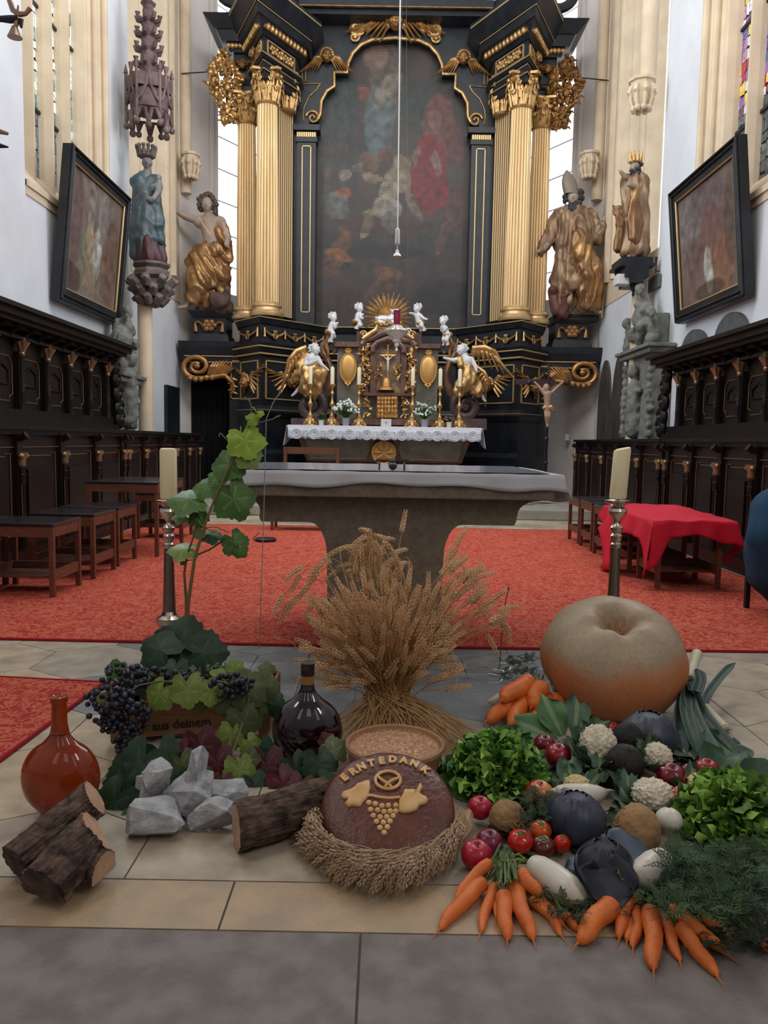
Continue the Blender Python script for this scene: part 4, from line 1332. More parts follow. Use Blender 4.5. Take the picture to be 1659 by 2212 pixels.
g.lathe([(.11*1.3, 0), (.13, .03), (.09, .06), (.085, .14), (.06, .20), (.02, .22)], T(834, 843, YT-.08), 20)
g.build('gilded_relief', mat('tabernacle_gilding', (0.55, 0.30, 0.09), 0.4, 0.6, c2=(0.38, 0.19, 0.06), ns=12, bump=.3, bs=30), t)
# fine gold foliage ornaments
g = MB()
random.seed(5)
for x0, x1, y0, y1, n in ((779, 798, 748, 845, 46), (877, 896, 750, 845, 46), (814, 822, 790, 822, 8), (856, 864, 790, 822, 8), (790, 800, 862, 905, 12), (870, 880, 862, 905, 12)):
 for i in range(n):
  p = T(rnd(x0, x1), y0+(y1-y0)*i/n, YT-.10)
  g.tube([p, p+V((rnd(-.05, .05), -.05, rnd(-.04, .05))), p+V((rnd(-.08, .08), -.03, rnd(-.08, .08)))], [.025, .02, .006], 6)
 g.build('gilt_ornament', M_gold, t)
 g = MB()
for sx_ in (-1, 1):   # gold scrolls on the pediment
 g.tube([T(838+sx_*x, y, YT-.15) for x, y in [(55, 732), (40, 722), (25, 712), (22, 700), (30, 696)]], [.03, .045, .04, .035, .02], 8)
 g.tube(spiral(T(838+sx_*52, 722, YT-.15), .06, 1.3, 0, V((sx_, 0, 0)), V((0, 0, 1)), 14), .018, 6)
 g.build('gilt_scroll', M_gold, t)
 g = MB()
for cx_, cy_ in ((752, 795), (925, 799)):
 g = MB()
 c = T(cx_, cy_, YT-.05)
 g.ball(c, (.135, .05, .235), 24, 16)
 g.tube([c+V((.135*math.cos(a), -.01, .24*math.sin(a))) for a in [2*PI*k/28 for k in range(29)]], .018, 7)
 for i in range(7):
  a = -PI*.25+PI*1.5*i/6
  g.tube([c+V((0, -.01, .27)), c+V((.06*math.cos(a), -.04, .29+.05*math.sin(a)))], [.02, .012], 6)
 g.tube([c+V((-.05, -.02, -.25)), c+V((0, -.04, -.29)), c+V((.05, -.02, -.25))], .018, 6)
 g.ball(c+V((0, -.02, -.31)), .02, 8, 6)
 g.build('oval_medallion', mat('medallion_gilding', (0.58, 0.33, 0.10), 0.42, 0.55), t)
# crucifix in the niche
cr = thing('standing_crucifix', 'small gilded crucifix with ivory figure in the tabernacle niche', 'crucifix', tuple(T(836, 822, YT-.10)))
g = MB()
g.tube([T(837, 823, YT-.1), T(838, 748, YT-.1)], .016, 8)
g.tube([T(822, 768, YT-.1), T(854, 768, YT-.1)], .02, 8)
for k in range(12):
 a = 2*PI*k/12
 c = T(838, 766, YT-.07)
 g.tube([c, c+V((.13*math.cos(a), 0, .10*math.sin(a)))], [.014, .004], 5)
g.ball(T(838, 747, YT-.1), .025)
g.build('cross', M_gold, cr)
fg = Fig(YT-.14)
pr = [fg.e((838, 772, 0), 2.6), fg.c((838, 777, 0), 3, (838, 788, 0), 2.4), fg.c((838, 788, 0), 2.4, (838, 801, 0), 1.3)]
for s in (-1, 1):
 pr += [fg.c((838+s*2, 777, 0), 1.4, (838+s*11, 768, 0), 1.0)]
sculpt('figure', pr, .008, mat('ivory', (0.62, 0.56, 0.48), 0.4), cr, iters=2)
# lamb on the book with a sunburst
t = thing('lamb_with_sunburst', 'silver lamb lying before a fan of golden rays on top of the tabernacle', 'sculpture', tuple(T(838, 703, YT)))
b = MB()
c = T(838, 687, YT+.02)
for k in range(19):
 a = math.radians(-24+228*k/18)
 for q, (L, off) in enumerate(((rnd(.40, .46), 0), (rnd(.30, .40), .045), (rnd(.30, .40), -.045))):
  d = V((math.cos(a+off), 0, math.sin(a+off)))
  b.tube([c+d*.05, c+d*L], [.014, .008], 4)
b.build('ray', M_gold, t, smooth=False)
fg = Fig(YT-.10)
def wool(c, n): return .006*noise.noise(c*45)
pr = [fg.c((822, 690, 0), 9, (846, 690, 0), 9), fg.c((846, 686, 0), 6.5, (850, 678, 0), 6), fg.c((850, 674, -.03), 5.5, (859, 671, -.06), 3.2), fg.c((846, 671, 0), 2, (843, 668, 0), 1.5),
  fg.c((818, 696, -.05), 3, (832, 701, -.06), 2.4), fg.c((848, 697, -.05), 3, (860, 701, -.06), 2.4), fg.c((813, 686, 0), 3, (814, 697, 0), 2)]
sculpt('lamb', pr, .011, mat('silvered_wood', (0.60, 0.60, 0.60), 0.35, 0.4), t, fn=wool, iters=2)
b = MB()
p = T(838, 707, YT-.05)
b.box(p.x-.17, p.x+.17, YT-.16, YT+.1, p.z-.035, p.z+.035)
for i in range(14):
 b.ball(p+V((-.17+.026*i, -.13, .03+rnd(-.02, .03))), rnd(.02, .035), 7, 5)
b.build('cloud_base', M_gold, t)
b = MB()
p = T(836, 714, YT-.05)
b.box(p.x-.17, p.x+.17, YT-.15, YT+.1, p.z-.06, p.z+.02)
b.build('stone_plinth', M_greymarble, t, smooth=False)
# S-volutes carrying the putti, and the dark volutes under the angels
t = thing('volute_console', 'pair of curling marble consoles flanking the tabernacle below the white putti and angels', 'console', tuple(T(700, 910, YT)))
t.location = (AX, 13.5, ZM)
for s, ax_ in ((-1, 838), (1, 838)):
 Xp = lambda d: 838+s*d+ (4 if s > 0 else 0)
 b = MB()
 pts = [T(Xp(d), y+(3 if s > 0 else 0), YT) for d, y in [(122, 735), (140, 745), (141, 760), (130, 778), (123, 800), (124, 825), (132, 848), (146, 860), (160, 852), (158, 838), (148, 836)]]
 b.tube(pts, [.05, .065, .07, .065, .06, .065, .08, .085, .07, .05, .03], 10)
 b.tube([T(Xp(118), 742, YT-.02), T(Xp(112), 752, YT-.02), T(Xp(118), 764, YT-.02)], .03, 8)
 b.build('s_volute', M_redmarble, t)
 b = MB()
 b.tube([p+V((0, -.06, 0)) for p in pts[2:]], .014, 6)
 b.tube([T(Xp(126), 722, YT-.05), T(Xp(134), 745, YT-.06), T(Xp(129), 762, YT-.06), T(Xp(134), 782, YT-.06)], [.03, .045, .03, .01], 7)
 b.build('volute_gilding', M_golddull, t)
 b = MB()
 c = T(Xp(166), 878, YT-.05)
 b.tube(spiral(c, .25, 1.5, PI/2, V((s*1.0, 0, 0)), V((0, 0, 1)), 26), [.085]*16+[.06]*11, 10)
 b.ball(c, .07)
 p = T(Xp(168), 908, YT-.05)
 b.box(p.x-.32, p.x+.32, YT-.12, YT+.2, ZM-.02, p.z+.03)
 b.build('dark_volute', M_purple, t)
# ---------------- putti and angels
def putto(lbl, s, data, Y=YT-.06):
 fg = Fig(Y)
 hx, hy, flip = data['h'][0], data['h'][1], data.get('f', 1)
 t = thing('putto', lbl, 'putto', tuple(fg.J(*data['base'])), 'white putti around the tabernacle')
 pr = head(fg, hx, hy, 8.5, dx=2.2*flip)
 pr += [fg.c((hx-flip*1, hy+7, 0), 3.5, (hx-flip*2, hy+11, 0), 5)]
 sh = (hx-flip*2, hy+14, 0)
 hip = data['hip']
 pr += [fg.c(sh, 7.2, hip, 8)]
 for i, arm in enumerate(data['arms']):
  dy = -.05 if i else .03
  a0 = (sh[0]+(4 if i else -4)*1.2, sh[1], dy)
  pr += fg.chain((a0, 3.8), ((*arm[0], dy-.03), 3.1), ((*arm[1], dy-.06), 2.3))
  ex, ey = arm[1][0]-arm[0][0], arm[1][1]-arm[0][1]
  pr += hand(fg, arm[1][0], arm[1][1], 2.6, ex, ey, dy-.06)
 for i, leg in enumerate(data['legs']):
  dy = -.05 if i else .02
  pr += fg.chain(((hip[0]+(3 if i else -3), hip[1]+2, dy), 5.6), ((*leg[0], dy-.05), 4.6), ((*leg[1], dy-.02), 2.8))
  pr += [fg.c((*leg[1], dy-.02), 2.5, (leg[1][0]+flip*4, leg[1][1]+2, dy-.05), 2)]
 sculpt('body', pr, .010, M_marblew, t, iters=2)
 curls(t, 'hair', fg, [(hx-flip*2+6*math.cos(a), hy-4+6.5*math.sin(a)*-1, .01) for a in [PI*k/6 for k in range(7)]], M_marblew, 3.0, 4)
 g = MB()
 p = [fg.J(hip[0]-flip*9, hip[1]-6, .03), fg.J(hip[0]-flip*10, hip[1]+3, .0), fg.J(hip[0], hip[1]+5, -.08), fg.J(hip[0]+flip*7, hip[1]+2, -.05)]
 g.tube(p, [.02, .05, .045, .02], 8, flat=.5)
 g.build('sash', M_gold, t)
putto('white putto praying with folded hands, leftmost above the tabernacle scroll', -1, dict(h=(720, 687), base=(715, 738, 0), hip=(714, 716, 0), arms=[((726, 707), (728, 699)), ((725, 709), (730, 700))], legs=[((722, 727), (708, 737)), ((721, 722), (715, 738))]))
putto('white putto kneeling with crossed arms left of the golden rays', -1, dict(h=(777, 667), base=(775, 714, 0), hip=(773, 694, 0), arms=[((782, 685), (784, 680)), ((779, 688), (784, 690))], legs=[((780, 702), (770, 709)), ((778, 704), (768, 710))]))
putto('white putto kneeling with both arms spread right of the golden rays', 1, dict(h=(901, 668), f=-1, base=(905, 716, 0), hip=(906, 697, 0), arms=[((893, 678), (886, 677)), ((914, 689), (921, 692))], legs=[((904, 706), (912, 714)), ((910, 705), (918, 714))]))
putto('white putto with bowed head and clasped hands, rightmost above the tabernacle scroll', 1, dict(h=(957, 695), f=-1, base=(962, 746, 0), hip=(965, 722, 0), arms=[((954, 714), (953, 708)), ((957, 716), (954, 708))], legs=[((958, 734), (960, 744)), ((963, 736), (968, 745))]))
def angel(lbl, fg, D):
 t = thing('adoring_angel', lbl, 'angel', tuple(fg.J(*D['base'])))
 hx, hy = D['h']
 f = D['f']
 pr = head(fg, hx, hy, 10.5, dx=5*f)
 pr += [fg.c((hx-f*2, hy+9, 0), 4.5, D['neck'], 5), fg.c(D['neck'], 8, D['chest'], 12), fg.c(D['chest'], 12, D['waist'], 10)]
 pr += [fg.c((D['neck'][0]-9, D['neck'][1]+4, 0), 6, (D['neck'][0]+9, D['neck'][1]+4, 0), 6)]
 for a in D['arms']:
  pr += fg.chain(*[((x, y, dy), r) for x, y, dy, r in a])
  (x0, y0, d0, r0), (x1, y1, d1, r1) = a[-2], a[-1]
  pr += hand(fg, x1, y1, 3.6, x1-x0, y1-y0, d1)
 for a in D['feet']:
  pr += [fg.c(a[0], 4.5, a[1], 3), fg.c(a[1], 3, (a[1][0]-f*5, a[1][1]+4, a[1][2]), 2.5)]
 sculpt('body', pr, .012, M_marblew, t, iters=2)
 curls(t, 'hair', fg, [(hx-f*3+8.5*math.cos(a), hy-4-7.5*math.sin(a), .02) for a in [PI*k/7 for k in range(8)]]+[(hx-f*9, hy+2, .02), (hx-f*9, hy+7, .02)], M_marblew, 3.6, 9)
 rb = []
 for a in D['robe']:
  rb.append(fg.c(a[0], a[1], a[2], a[3]))
 sculpt('robe', rb, .016, M_robe if False else M_gold, t, fn=folds(.05, 7, (1, 1, .5), 3.0), iters=3)
 g = MB()
 for w_ in D['wings']:
  r0, al, up, L, W = w_
  feather_wing(g, fg.J(*r0), V(al), V(up), V((0, -1, 0)), L, W, 3)
 g.build('wings', M_gold, t)
YA_ = 13.15
fg = Fig(YA_)
angel('kneeling white angel in golden robe reaching right, on the left of the tabernacle', fg, dict(h=(681, 756), f=1, base=(676, 852, 0), neck=(675, 770, 0), chest=(673, 777, 0), waist=(678, 790, 0),
 arms=[[(664, 774, 0, 6), (660, 790, -.06, 5), (676, 786, -.12, 4), (683, 782, -.14, 3)], [(686, 773, 0, 6), (695, 788, -.05, 4.5), (708, 799, -.05, 3)]],
 feet=[((645, 838, .1), (634, 850, .1))],
 robe=[((676, 790, 0), 14, (672, 818, 0), 20), ((672, 815, 0), 18, (690, 808, -.08), 15), ((660, 800, 0), 14, (640, 815, .05), 9), ((672, 818, 0), 20, (665, 840, 0), 18), ((664, 770, .03), 6, (652, 790, .03), 11), ((690, 808, -.08), 14, (686, 838, -.05), 12), ((686, 836, 0), 10, (680, 856, 0), 5)],
 wings=[((660, 748, .12), (-.75, 0, -1.0), (-.35, 0, .75), .66, .42)]))
angel('kneeling white angel in golden robe gesturing left, on the right of the tabernacle', fg, dict(h=(997, 757), f=-1, base=(1003, 855, 0), neck=(1003, 771, 0), chest=(1009, 780, 0), waist=(1008, 795, 0),
 arms=[[(995, 775, 0, 6), (978, 779, -.05, 4.5), (960, 774, -.05, 3.2)], [(1018, 776, 0, 6), (1026, 792, -.05, 5), (1028, 802, -.08, 3.2)]],
 feet=[((1040, 845, .1), (1046, 862, .1))],
 robe=[((1008, 796, 0), 13, (1010, 820, 0), 19), ((1010, 818, 0), 18, (992, 845, -.03), 12), ((1012, 815, 0), 17, (1030, 842, .05), 14), ((992, 770, .02), 4, (996, 790, -.05), 6), ((1018, 800, 0), 8, (1000, 832, -.12), 7), ((1030, 842, 0), 10, (1036, 855, 0), 6)],
 wings=[((1022, 750, .12), (1.0, 0, -.45), (.35, 0, .8), .60, .42), ((1030, 790, .12), (.5, 0, -1.0), (.8, 0, .3), .45, .34)]))
# ---------------- candlesticks, flowers, card on the high altar
YC = 12.95
def altar_candle(px, py0=917, first=[None], label=''):
 p = atY(px, py0, YC)
 p.z = ZM
 if first[0] is None:
  t = thing('altar_candlestick', label, 'candlestick', tuple(p), 'candlesticks on the high altar')
  b = MB()
  prof = [(.045, .10), (.035, .13), (.05, .16), (.03, .19), (.018, .24), (.02, .30), (.042, .33), (.045, .36), (.022, .39), (.016, .45), (.018, .50), (.036, .53), (.02, .56), (.016, .60), (.03, .63), (.058, .655), (.062, .675), (.05, .68)]
  b.lathe(prof, p, 20)
  b.build('stem', M_gold, t)
  b = MB()
  for k in range(3):
   a = 2*PI*k/3-PI/2
   d = V((math.cos(a), math.sin(a), 0))
   b.tube([p+V((0, 0, .13)), p+d*.06+V((0, 0, .09)), p+d*.11+V((0, 0, .035)), p+d*.135+V((0, 0, .012))], [.045, .04, .032, .02], 8)
   b.ball(p+d*.13+V((0, 0, .015)), .02, 8, 6)
   d2 = V((math.cos(a+PI/3), math.sin(a+PI/3), 0))
   b.ball(p+d2*.05+V((0, 0, .07)), (.045, .045, .05), 8, 6)
  b.lathe([(.10, 0), (.09, .02), (.06, .03)], p, 24)
  b.build('tripod_foot', M_gold, t)
  b = MB()
  b.lathe([(.031, .67), (.033, .69), (.033, .94), (.026, .96), (.004, .965), (.003, .985), (.0, .986)], p, 16)
  b.build('candle', M_wax, t)
  first[0] = t
  return t
 return dup(first[0], loc=tuple(p), label=label)
names = ['outermost left gold altar candlestick with ivory candle before the left angel', 'gold altar candlestick second from the left, beside the pink flower pot', 'gold altar candlestick just left of the tabernacle niche',
   'gold altar candlestick just right of the tabernacle niche', 'gold altar candlestick second from the right, beside the green fern pot', 'outermost right gold altar candlestick before the right angel']
for px, nme in zip((670, 717, 774.5, 890, 949, 991), names):
 altar_candle(px, label=nme)
M_pot = mat('blue_grey_pot', (0.25, 0.28, 0.33), 0.5)
M_potw = mat('white_pot', (0.55, 0.55, 0.55), 0.5)
M_leafg = mat('plant_green', (0.05, 0.12, 0.035), 0.6, c2=(0.10, 0.20, 0.06), ns=20)
def pot_plant(px, r, h, label, potm, flm, flr, n, spread, hh, seed):
 random.seed(seed)
 p = atY(px, 917, YC-.02)
 p.z = ZM
 t = thing('potted_flowers', label, 'flower pot', tuple(p))
 b = MB().lathe([(r*.75, 0), (r*.8, .01), (r, h*.9), (r*1.08, h*.92), (r*1.08, h), (r*.9, h), (r*.88, h*.85), (0, h*.84)], p, 20)
 b.build('pot', potm, t)
 lf, fl = MB(), MB()
 for i in range(n):
  a, q = rnd(0, 2*PI), math.sqrt(random.random())*spread
  tip = p+V((q*math.cos(a), q*math.sin(a)*.7, h+hh*rnd(.35, 1)*(1-.4*(q/spread)**2)))
  base = p+V((0, 0, h*.8))
  mid = base.lerp(tip, .5)+V((0, 0, .03))
  lf.tube([base, mid, tip], .004, 4)
  for k in range(3):
   c = base.lerp(tip, rnd(.4, 1))+V((0, 0, .01))
   d = V((rnd(-1, 1), rnd(-1, 0.2), rnd(-.2, .8))).normalized()
   lf.tube([c, c+d*.035, c+d*.07], [.004, .013, .002], 4, flat=.3)
  if random.random() < .75:
   for k in range(5):
    fl.ball(tip+V((rnd(-1, 1), rnd(-1, 1), rnd(-1, 1)))*flr, (flr*rnd(.5, .8),)*3, 6, 4)
 lf.build('foliage', M_leafg, t)
 fl.build('blossoms', flm, t)
M_wf = mat('white_blossom', (0.72, 0.75, 0.68), 0.7)
pot_plant(747, .068, .13, 'grey pot of dense white flowers left of the altar card', M_pot, M_wf, .028, 60, .21, .30, 3)
pot_plant(917, .068, .13, 'grey pot of white flowers with darker foliage right of the altar card', M_pot, M_wf, .02, 55, .19, .30, 4)
M_pf = mat('pink_blossom', (0.42, 0.16, 0.26), 0.7)
pot_plant(694, .05, .09, 'small white pot with dark pink flowers between the two left candlesticks', M_potw, mat('dusky_blossom', (0.25, 0.08, 0.11), .7), .014, 22, .08, .13, 5)
pot_plant(970, .05, .09, 'small white pot with bright pink flowers between the two right candlesticks', M_potw, M_pf, .016, 22, .08, .13, 6)
p = atY(834, 917, YC-.06)
p.z = ZM
t = thing('altar_card', 'small white framed card with cross standing at the centre of the high altar', 'card', tuple(p))
MB().box(p.x-.085, p.x+.085, p.y, p.y+.02, ZM, ZM+.125).build('frame', mat('cream_frame', (0.55, 0.50, 0.42), .6), t, smooth=False)
MB().box(p.x-.068, p.x+.068, p.y-.003, p.y, ZM+.014, ZM+.111).build('card_face', mat('pale_card', (0.50, 0.54, 0.52), .7), t, smooth=False)
MB().box(p.x-.005, p.x+.005, p.y-.006, p.y-.002, ZM+.03, ZM+.095).box(p.x-.03, p.x+.03, p.y-.006, p.y-.002, ZM+.06, ZM+.069).build('cross', mat('card_grey', (0.3, 0.35, 0.36), .7), t, smooth=False)
# ---------------- sanctuary lamp hanging before the tabernacle
YS = 12.2
t = thing('sanctuary_lamp', 'hanging silver sanctuary lamp with ruby red glass before the tabernacle', 'lamp', tuple(atY(857, 715, YS)))
c = atY(857, 722, YS)
b = MB()
b.lathe([(0, -.26), (.02, -.25), (.012, -.21), (.035, -.17), (.03, -.14), (.06, -.12), (.065, -.09), (.05, -.07), (.10, -.04), (.155, .01), (.175, .05), (.16, .075), (.11, .09), (.085, .13), (.06, .14)], c, 28, lobes=lambda a, z: 1+.06*math.cos(a*9))
for k in range(3):
 a = 2*PI*k/3+.4
 d = V((math.cos(a), math.sin(a), 0))
 b.tube(spiral(c+d*.19+V((0, 0, .06)), .05, 1.2, 0, d, V((0, 0, 1)), 12), .012, 6)
b.build('silver_bowl', mat('lamp_silver', (0.66, 0.64, 0.62), .3, .7, bump=.4, bs=30), t)
b = MB()
for k in range(3):
 a = 2*PI*k/3+.4
 d = V((math.cos(a), math.sin(a), 0))
 b.tube([c+d*.19+V((0, 0, .1)), c+V((0, 0, 7.0))], .0022, 4)
b.build('chain', mat('thin_chain', (.12, .11, .10), .5, .6), t)
b = MB().lathe([(.03, 0.13), (.045, .14), (.052, .20), (.055, .30), (.058, .36), (.05, .36), (.045, .2), (0, .16)], c, 20)
b.build('red_glass', mat('ruby_glass', (0.22, 0.0, 0.03), .08, trans=.35, coat=.6), t)
b = MB().ball(c+V((0, -.045, .27)), (.012, .008, .022), 8, 6)
b.build('flame', mat('flame_glow', (1, .1, .1), .5, emit=(1.0, .08, .08), es=1.5), t)
# ---------------- hanging microphone on its cable
t = thing('hanging_microphone', 'grey microphone hanging on a long pale cable in front of the big painting', 'microphone', tuple(atY(858, 550, 9.0)))
c0, c1 = atY(865, -40, 9.0), atY(859, 492, 9.0)
MB().tube([c0, c0.lerp(c1, .5), c1], .0085, 6).build('cable', mat('pale_cable', (.42, .42, .42), .6), t)
b = MB()
b.lathe([(.008, .0), (.025, -.02), (.027, -.17), (.02, -.19), (.006, -.2), (.006, -.25)], c1, 16)
b.build('housing', mat('mic_grey', (.40, .38, .36), .5), t)
b = MB()
b.lathe([(.006, -.24), (.018, -.25), (.02, -.275), (.04, -.295), (.046, -.315), (.02, -.32), (0, -.32)], c1, 16)
b.build('capsule', mat('mic_white', (.50, .50, .50), .4), t)
# ================================================================== LARGE STATUES BESIDE THE RETABLE
fg = Fig(14.45)
t = thing('saint_statue', 'carved bare-chested long-haired saint in gilded drapery with raised arm and staff, on left pedestal', 'statue', tuple(fg.J(452, 676, .2)))
pr = head(fg, 448, 443, 15, dx=1.5)
pr += fg.chain(((447, 455, .0), 7), ((450, 468, 0), 9))
pr += [fg.c((430, 478, .05), 13, (474, 478, .05), 13), fg.c((450, 482, .05), 20, (455, 510, .05), 18), fg.c((455, 510, .05), 18, (456, 545, .05), 19)]
pr += fg.chain(((428, 476, .05), 9), ((400, 468, 0), 7), ((378, 455, -.05), 5), ((368, 446, -.08), 4)) + hand(fg, 366, 444, 5, -6, -9, -.08)
pr += fg.chain(((478, 480, .05), 10), ((492, 512, 0), 8), ((492, 532, -.1), 6)) + hand(fg, 493, 533, 5.5, 2, 6, -.1)
pr += fg.chain(((425, 600, 0), 12), ((415, 645, 0), 8), ((402, 664, -.05), 4.5), ((390, 667, -.15), 3.5))
sculpt('body', pr, .020, M_flesh, t, iters=3)
hp = [(448+14*math.cos(a), 438-14*math.sin(a), .0) for a in [PI*k/8 for k in range(9)]]+[(433, 445, .0), (431, 452, .02), (464, 446, 0), (467, 455, .0), (468, 464, 0), (469, 473, .02)]
curls(t, 'hair', fg, hp, M_hairw, 6.0, 3)
rb = [fg.c((445, 548, 0), 22, (440, 600, 0), 32), fg.c((440, 600, 0), 30, (425, 640, 0), 20), fg.c((455, 545, 0), 20, (478, 600, 0), 16), fg.c((420, 565, -.05), 13, (470, 545, -.1), 12), fg.c((478, 500, .02), 12, (485, 560, .02), 12), fg.c((480, 560, 0), 12, (480, 640, .05), 11), fg.c((440, 610, 0), 22, (450, 650, .05), 14)]
def fdiag(c, n):
 p = V((c.x*1.0+c.z*.55, c.y, c.z*.35-c.x*.2))*6.0
 w_ = noise.noise(c*1.7)*.5
 v = noise.noise(p+V((w_, w_, w_)))
 return .11*(1-2.4*abs(v))*.6+.02*noise.noise(p*2.3)
sculpt('drapery', rb, .022, M_robe, t, fn=fdiag, iters=3)
rk = [fg.c((430, 668, .1), 12, (485, 662, .1), 20), fg.e((478, 650, -.1), (22, 20, 18)), fg.c((492, 640, -.15), 11, (496, 632, -.2), 8), fg.c((455, 660, .1), 14, (470, 620, .1), 14)]
sculpt('rocky_base', rk, .028, mat('base_brown', (0.075, 0.045, 0.035), .7, c2=(0.13, 0.085, 0.07), ns=5), t, fn=lambda c, n: .04*noise.noise(c*5))
MB().tube([fg.J(362, 432, -.12), fg.J(391, 655, -.12)], .016, 8).build('staff', mat('staff_wood', (.22, .12, .06), .5), t)
MB().tube([fg.J(433, 470, -.22), fg.J(445, 492, -.26), fg.J(463, 518, -.22)], .007, 6).build('strap', M_trim, t)
fg = Fig(14.40)
t = thing('bishop_statue', 'carved bearded bishop in mitre and gilded cope holding a thin crozier, on right pedestal', 'statue', tuple(fg.J(1250, 683, .2)))
pr = head(fg, 1237, 428, 15, dx=-2.5)
pr += fg.chain(((1285, 505, -.05), 8), ((1302, 478, -.1), 5), ((1307, 468, -.12), 4)) + hand(fg, 1307, 468, 5.5, 4, -8, -.12)
pr += fg.chain(((1190, 520, -.02), 8), ((1172, 540, -.05), 6), ((1160, 546, -.1), 4)) + hand(fg, 1160, 546, 5.5, -8, 2, -.1)
pr += fg.chain(((1270, 660, -.05), 6), ((1282, 672, -.08), 5), ((1294, 678, -.15), 4))
pr += [fg.c((1237, 440, .05), 8, (1240, 500, .08), 14), fg.c((1240, 500, .08), 12, (1285, 505, -.03), 8), fg.c((1240, 500, .08), 12, (1190, 520, 0), 8), fg.c((1240, 500, .08), 12, (1268, 655, 0), 8)]
sculpt('body', pr, .018, M_flesh, t, iters=2)
b = MB()
c = fg.J(1234, 418, 0)
M_mitre = mat('mitre_cloth', (0.22, 0.18, 0.14), .5, .2)
def mit(u, v):
 a = 2*PI*u
 r = .135*(1+.2*v)*(1-v**3*.95)
 hh = .42*v
 return c+V((r*math.cos(a)-.10*v, r*math.sin(a)*.75*(1-.5*v)-.02, hh-.02))
b.grid(28, 10, mit)
b.build('mitre', M_mitre, t)
curls(t, 'beard', fg, [(1236+rnd(-14, 14), y+4, -.10) for y in (440, 442, 445, 450, 455, 460, 465, 468)]+[(1240, 460, -.15), (1246, 466, -.15)]+[(1224, 432, 0), (1252, 430, 0), (1254, 424, .0), (1254, 418, 0), (1222, 424, 0)], mat('dark_beard', (.035, .035, .04), .6), 6.5, 8)
rb = [fg.c((1215, 470, .05), 18, (1268, 470, .05), 17), fg.c((1240, 480, .05), 34, (1238, 530, .05), 36), fg.c((1238, 530, .05), 34, (1240, 600, .05), 40), fg.c((1215, 600, .05), 22, (1220, 650, .05), 24),
  fg.c((1202, 478, .02), 13, (1182, 522, .02), 11), fg.c((1182, 522, .02), 10, (1168, 541, -.02), 8), fg.c((1278, 478, .02), 13, (1286, 518, -.02), 12), fg.c((1286, 518, -.02), 10, (1298, 492, -.08), 8)]
sculpt('cope', rb, .024, M_robe2, t, fn=folds(.085, 6.5, (1, 1, .28), 7.0), iters=3)
rb = [fg.c((1250, 555, -.12), 26, (1262, 600, -.12), 28), fg.c((1262, 600, -.14), 26, (1268, 655, -.1), 20), fg.c((1240, 520, -.22), 14, (1245, 560, -.2), 20), fg.c((1275, 590, -.2), 16, (1278, 660, -.15), 12)]
sculpt('gilded_alb', rb, .022, M_robe, t, fn=folds(.09, 7, (1.1, 1, .25), 2.0), iters=3)
rk = [fg.c((1205, 670, 0), 14, (1195, 640, 0), 9), fg.e((1192, 628, -.05), 9), fg.c((1212, 650, -.05), 14, (1215, 675, 0), 15), fg.c((1205, 645, -.12), 6, (1225, 638, -.16), 4)]
sculpt('kneeling_figure', rk, .020, mat('dark_red_paint', (0.085, 0.022, 0.022), .5, c2=(.13, .05, .04), ns=5), t, fn=folds(.03, 8))
rk = [fg.c((1205, 684, .1), 9, (1290, 686, .1), 8), fg.c((1205, 684, .25), 9, (1290, 686, .25), 8)]
sculpt('plinth_ground', rk, .028, mat('ground_brown', (0.05, 0.035, 0.03), .8), t)
MB().tube([fg.J(1320, 452, -.16), fg.J(1294, 690, -.16)], .012, 8).build('crozier', mat('crozier_gold', (.35, .23, .12), .4, .4), t)
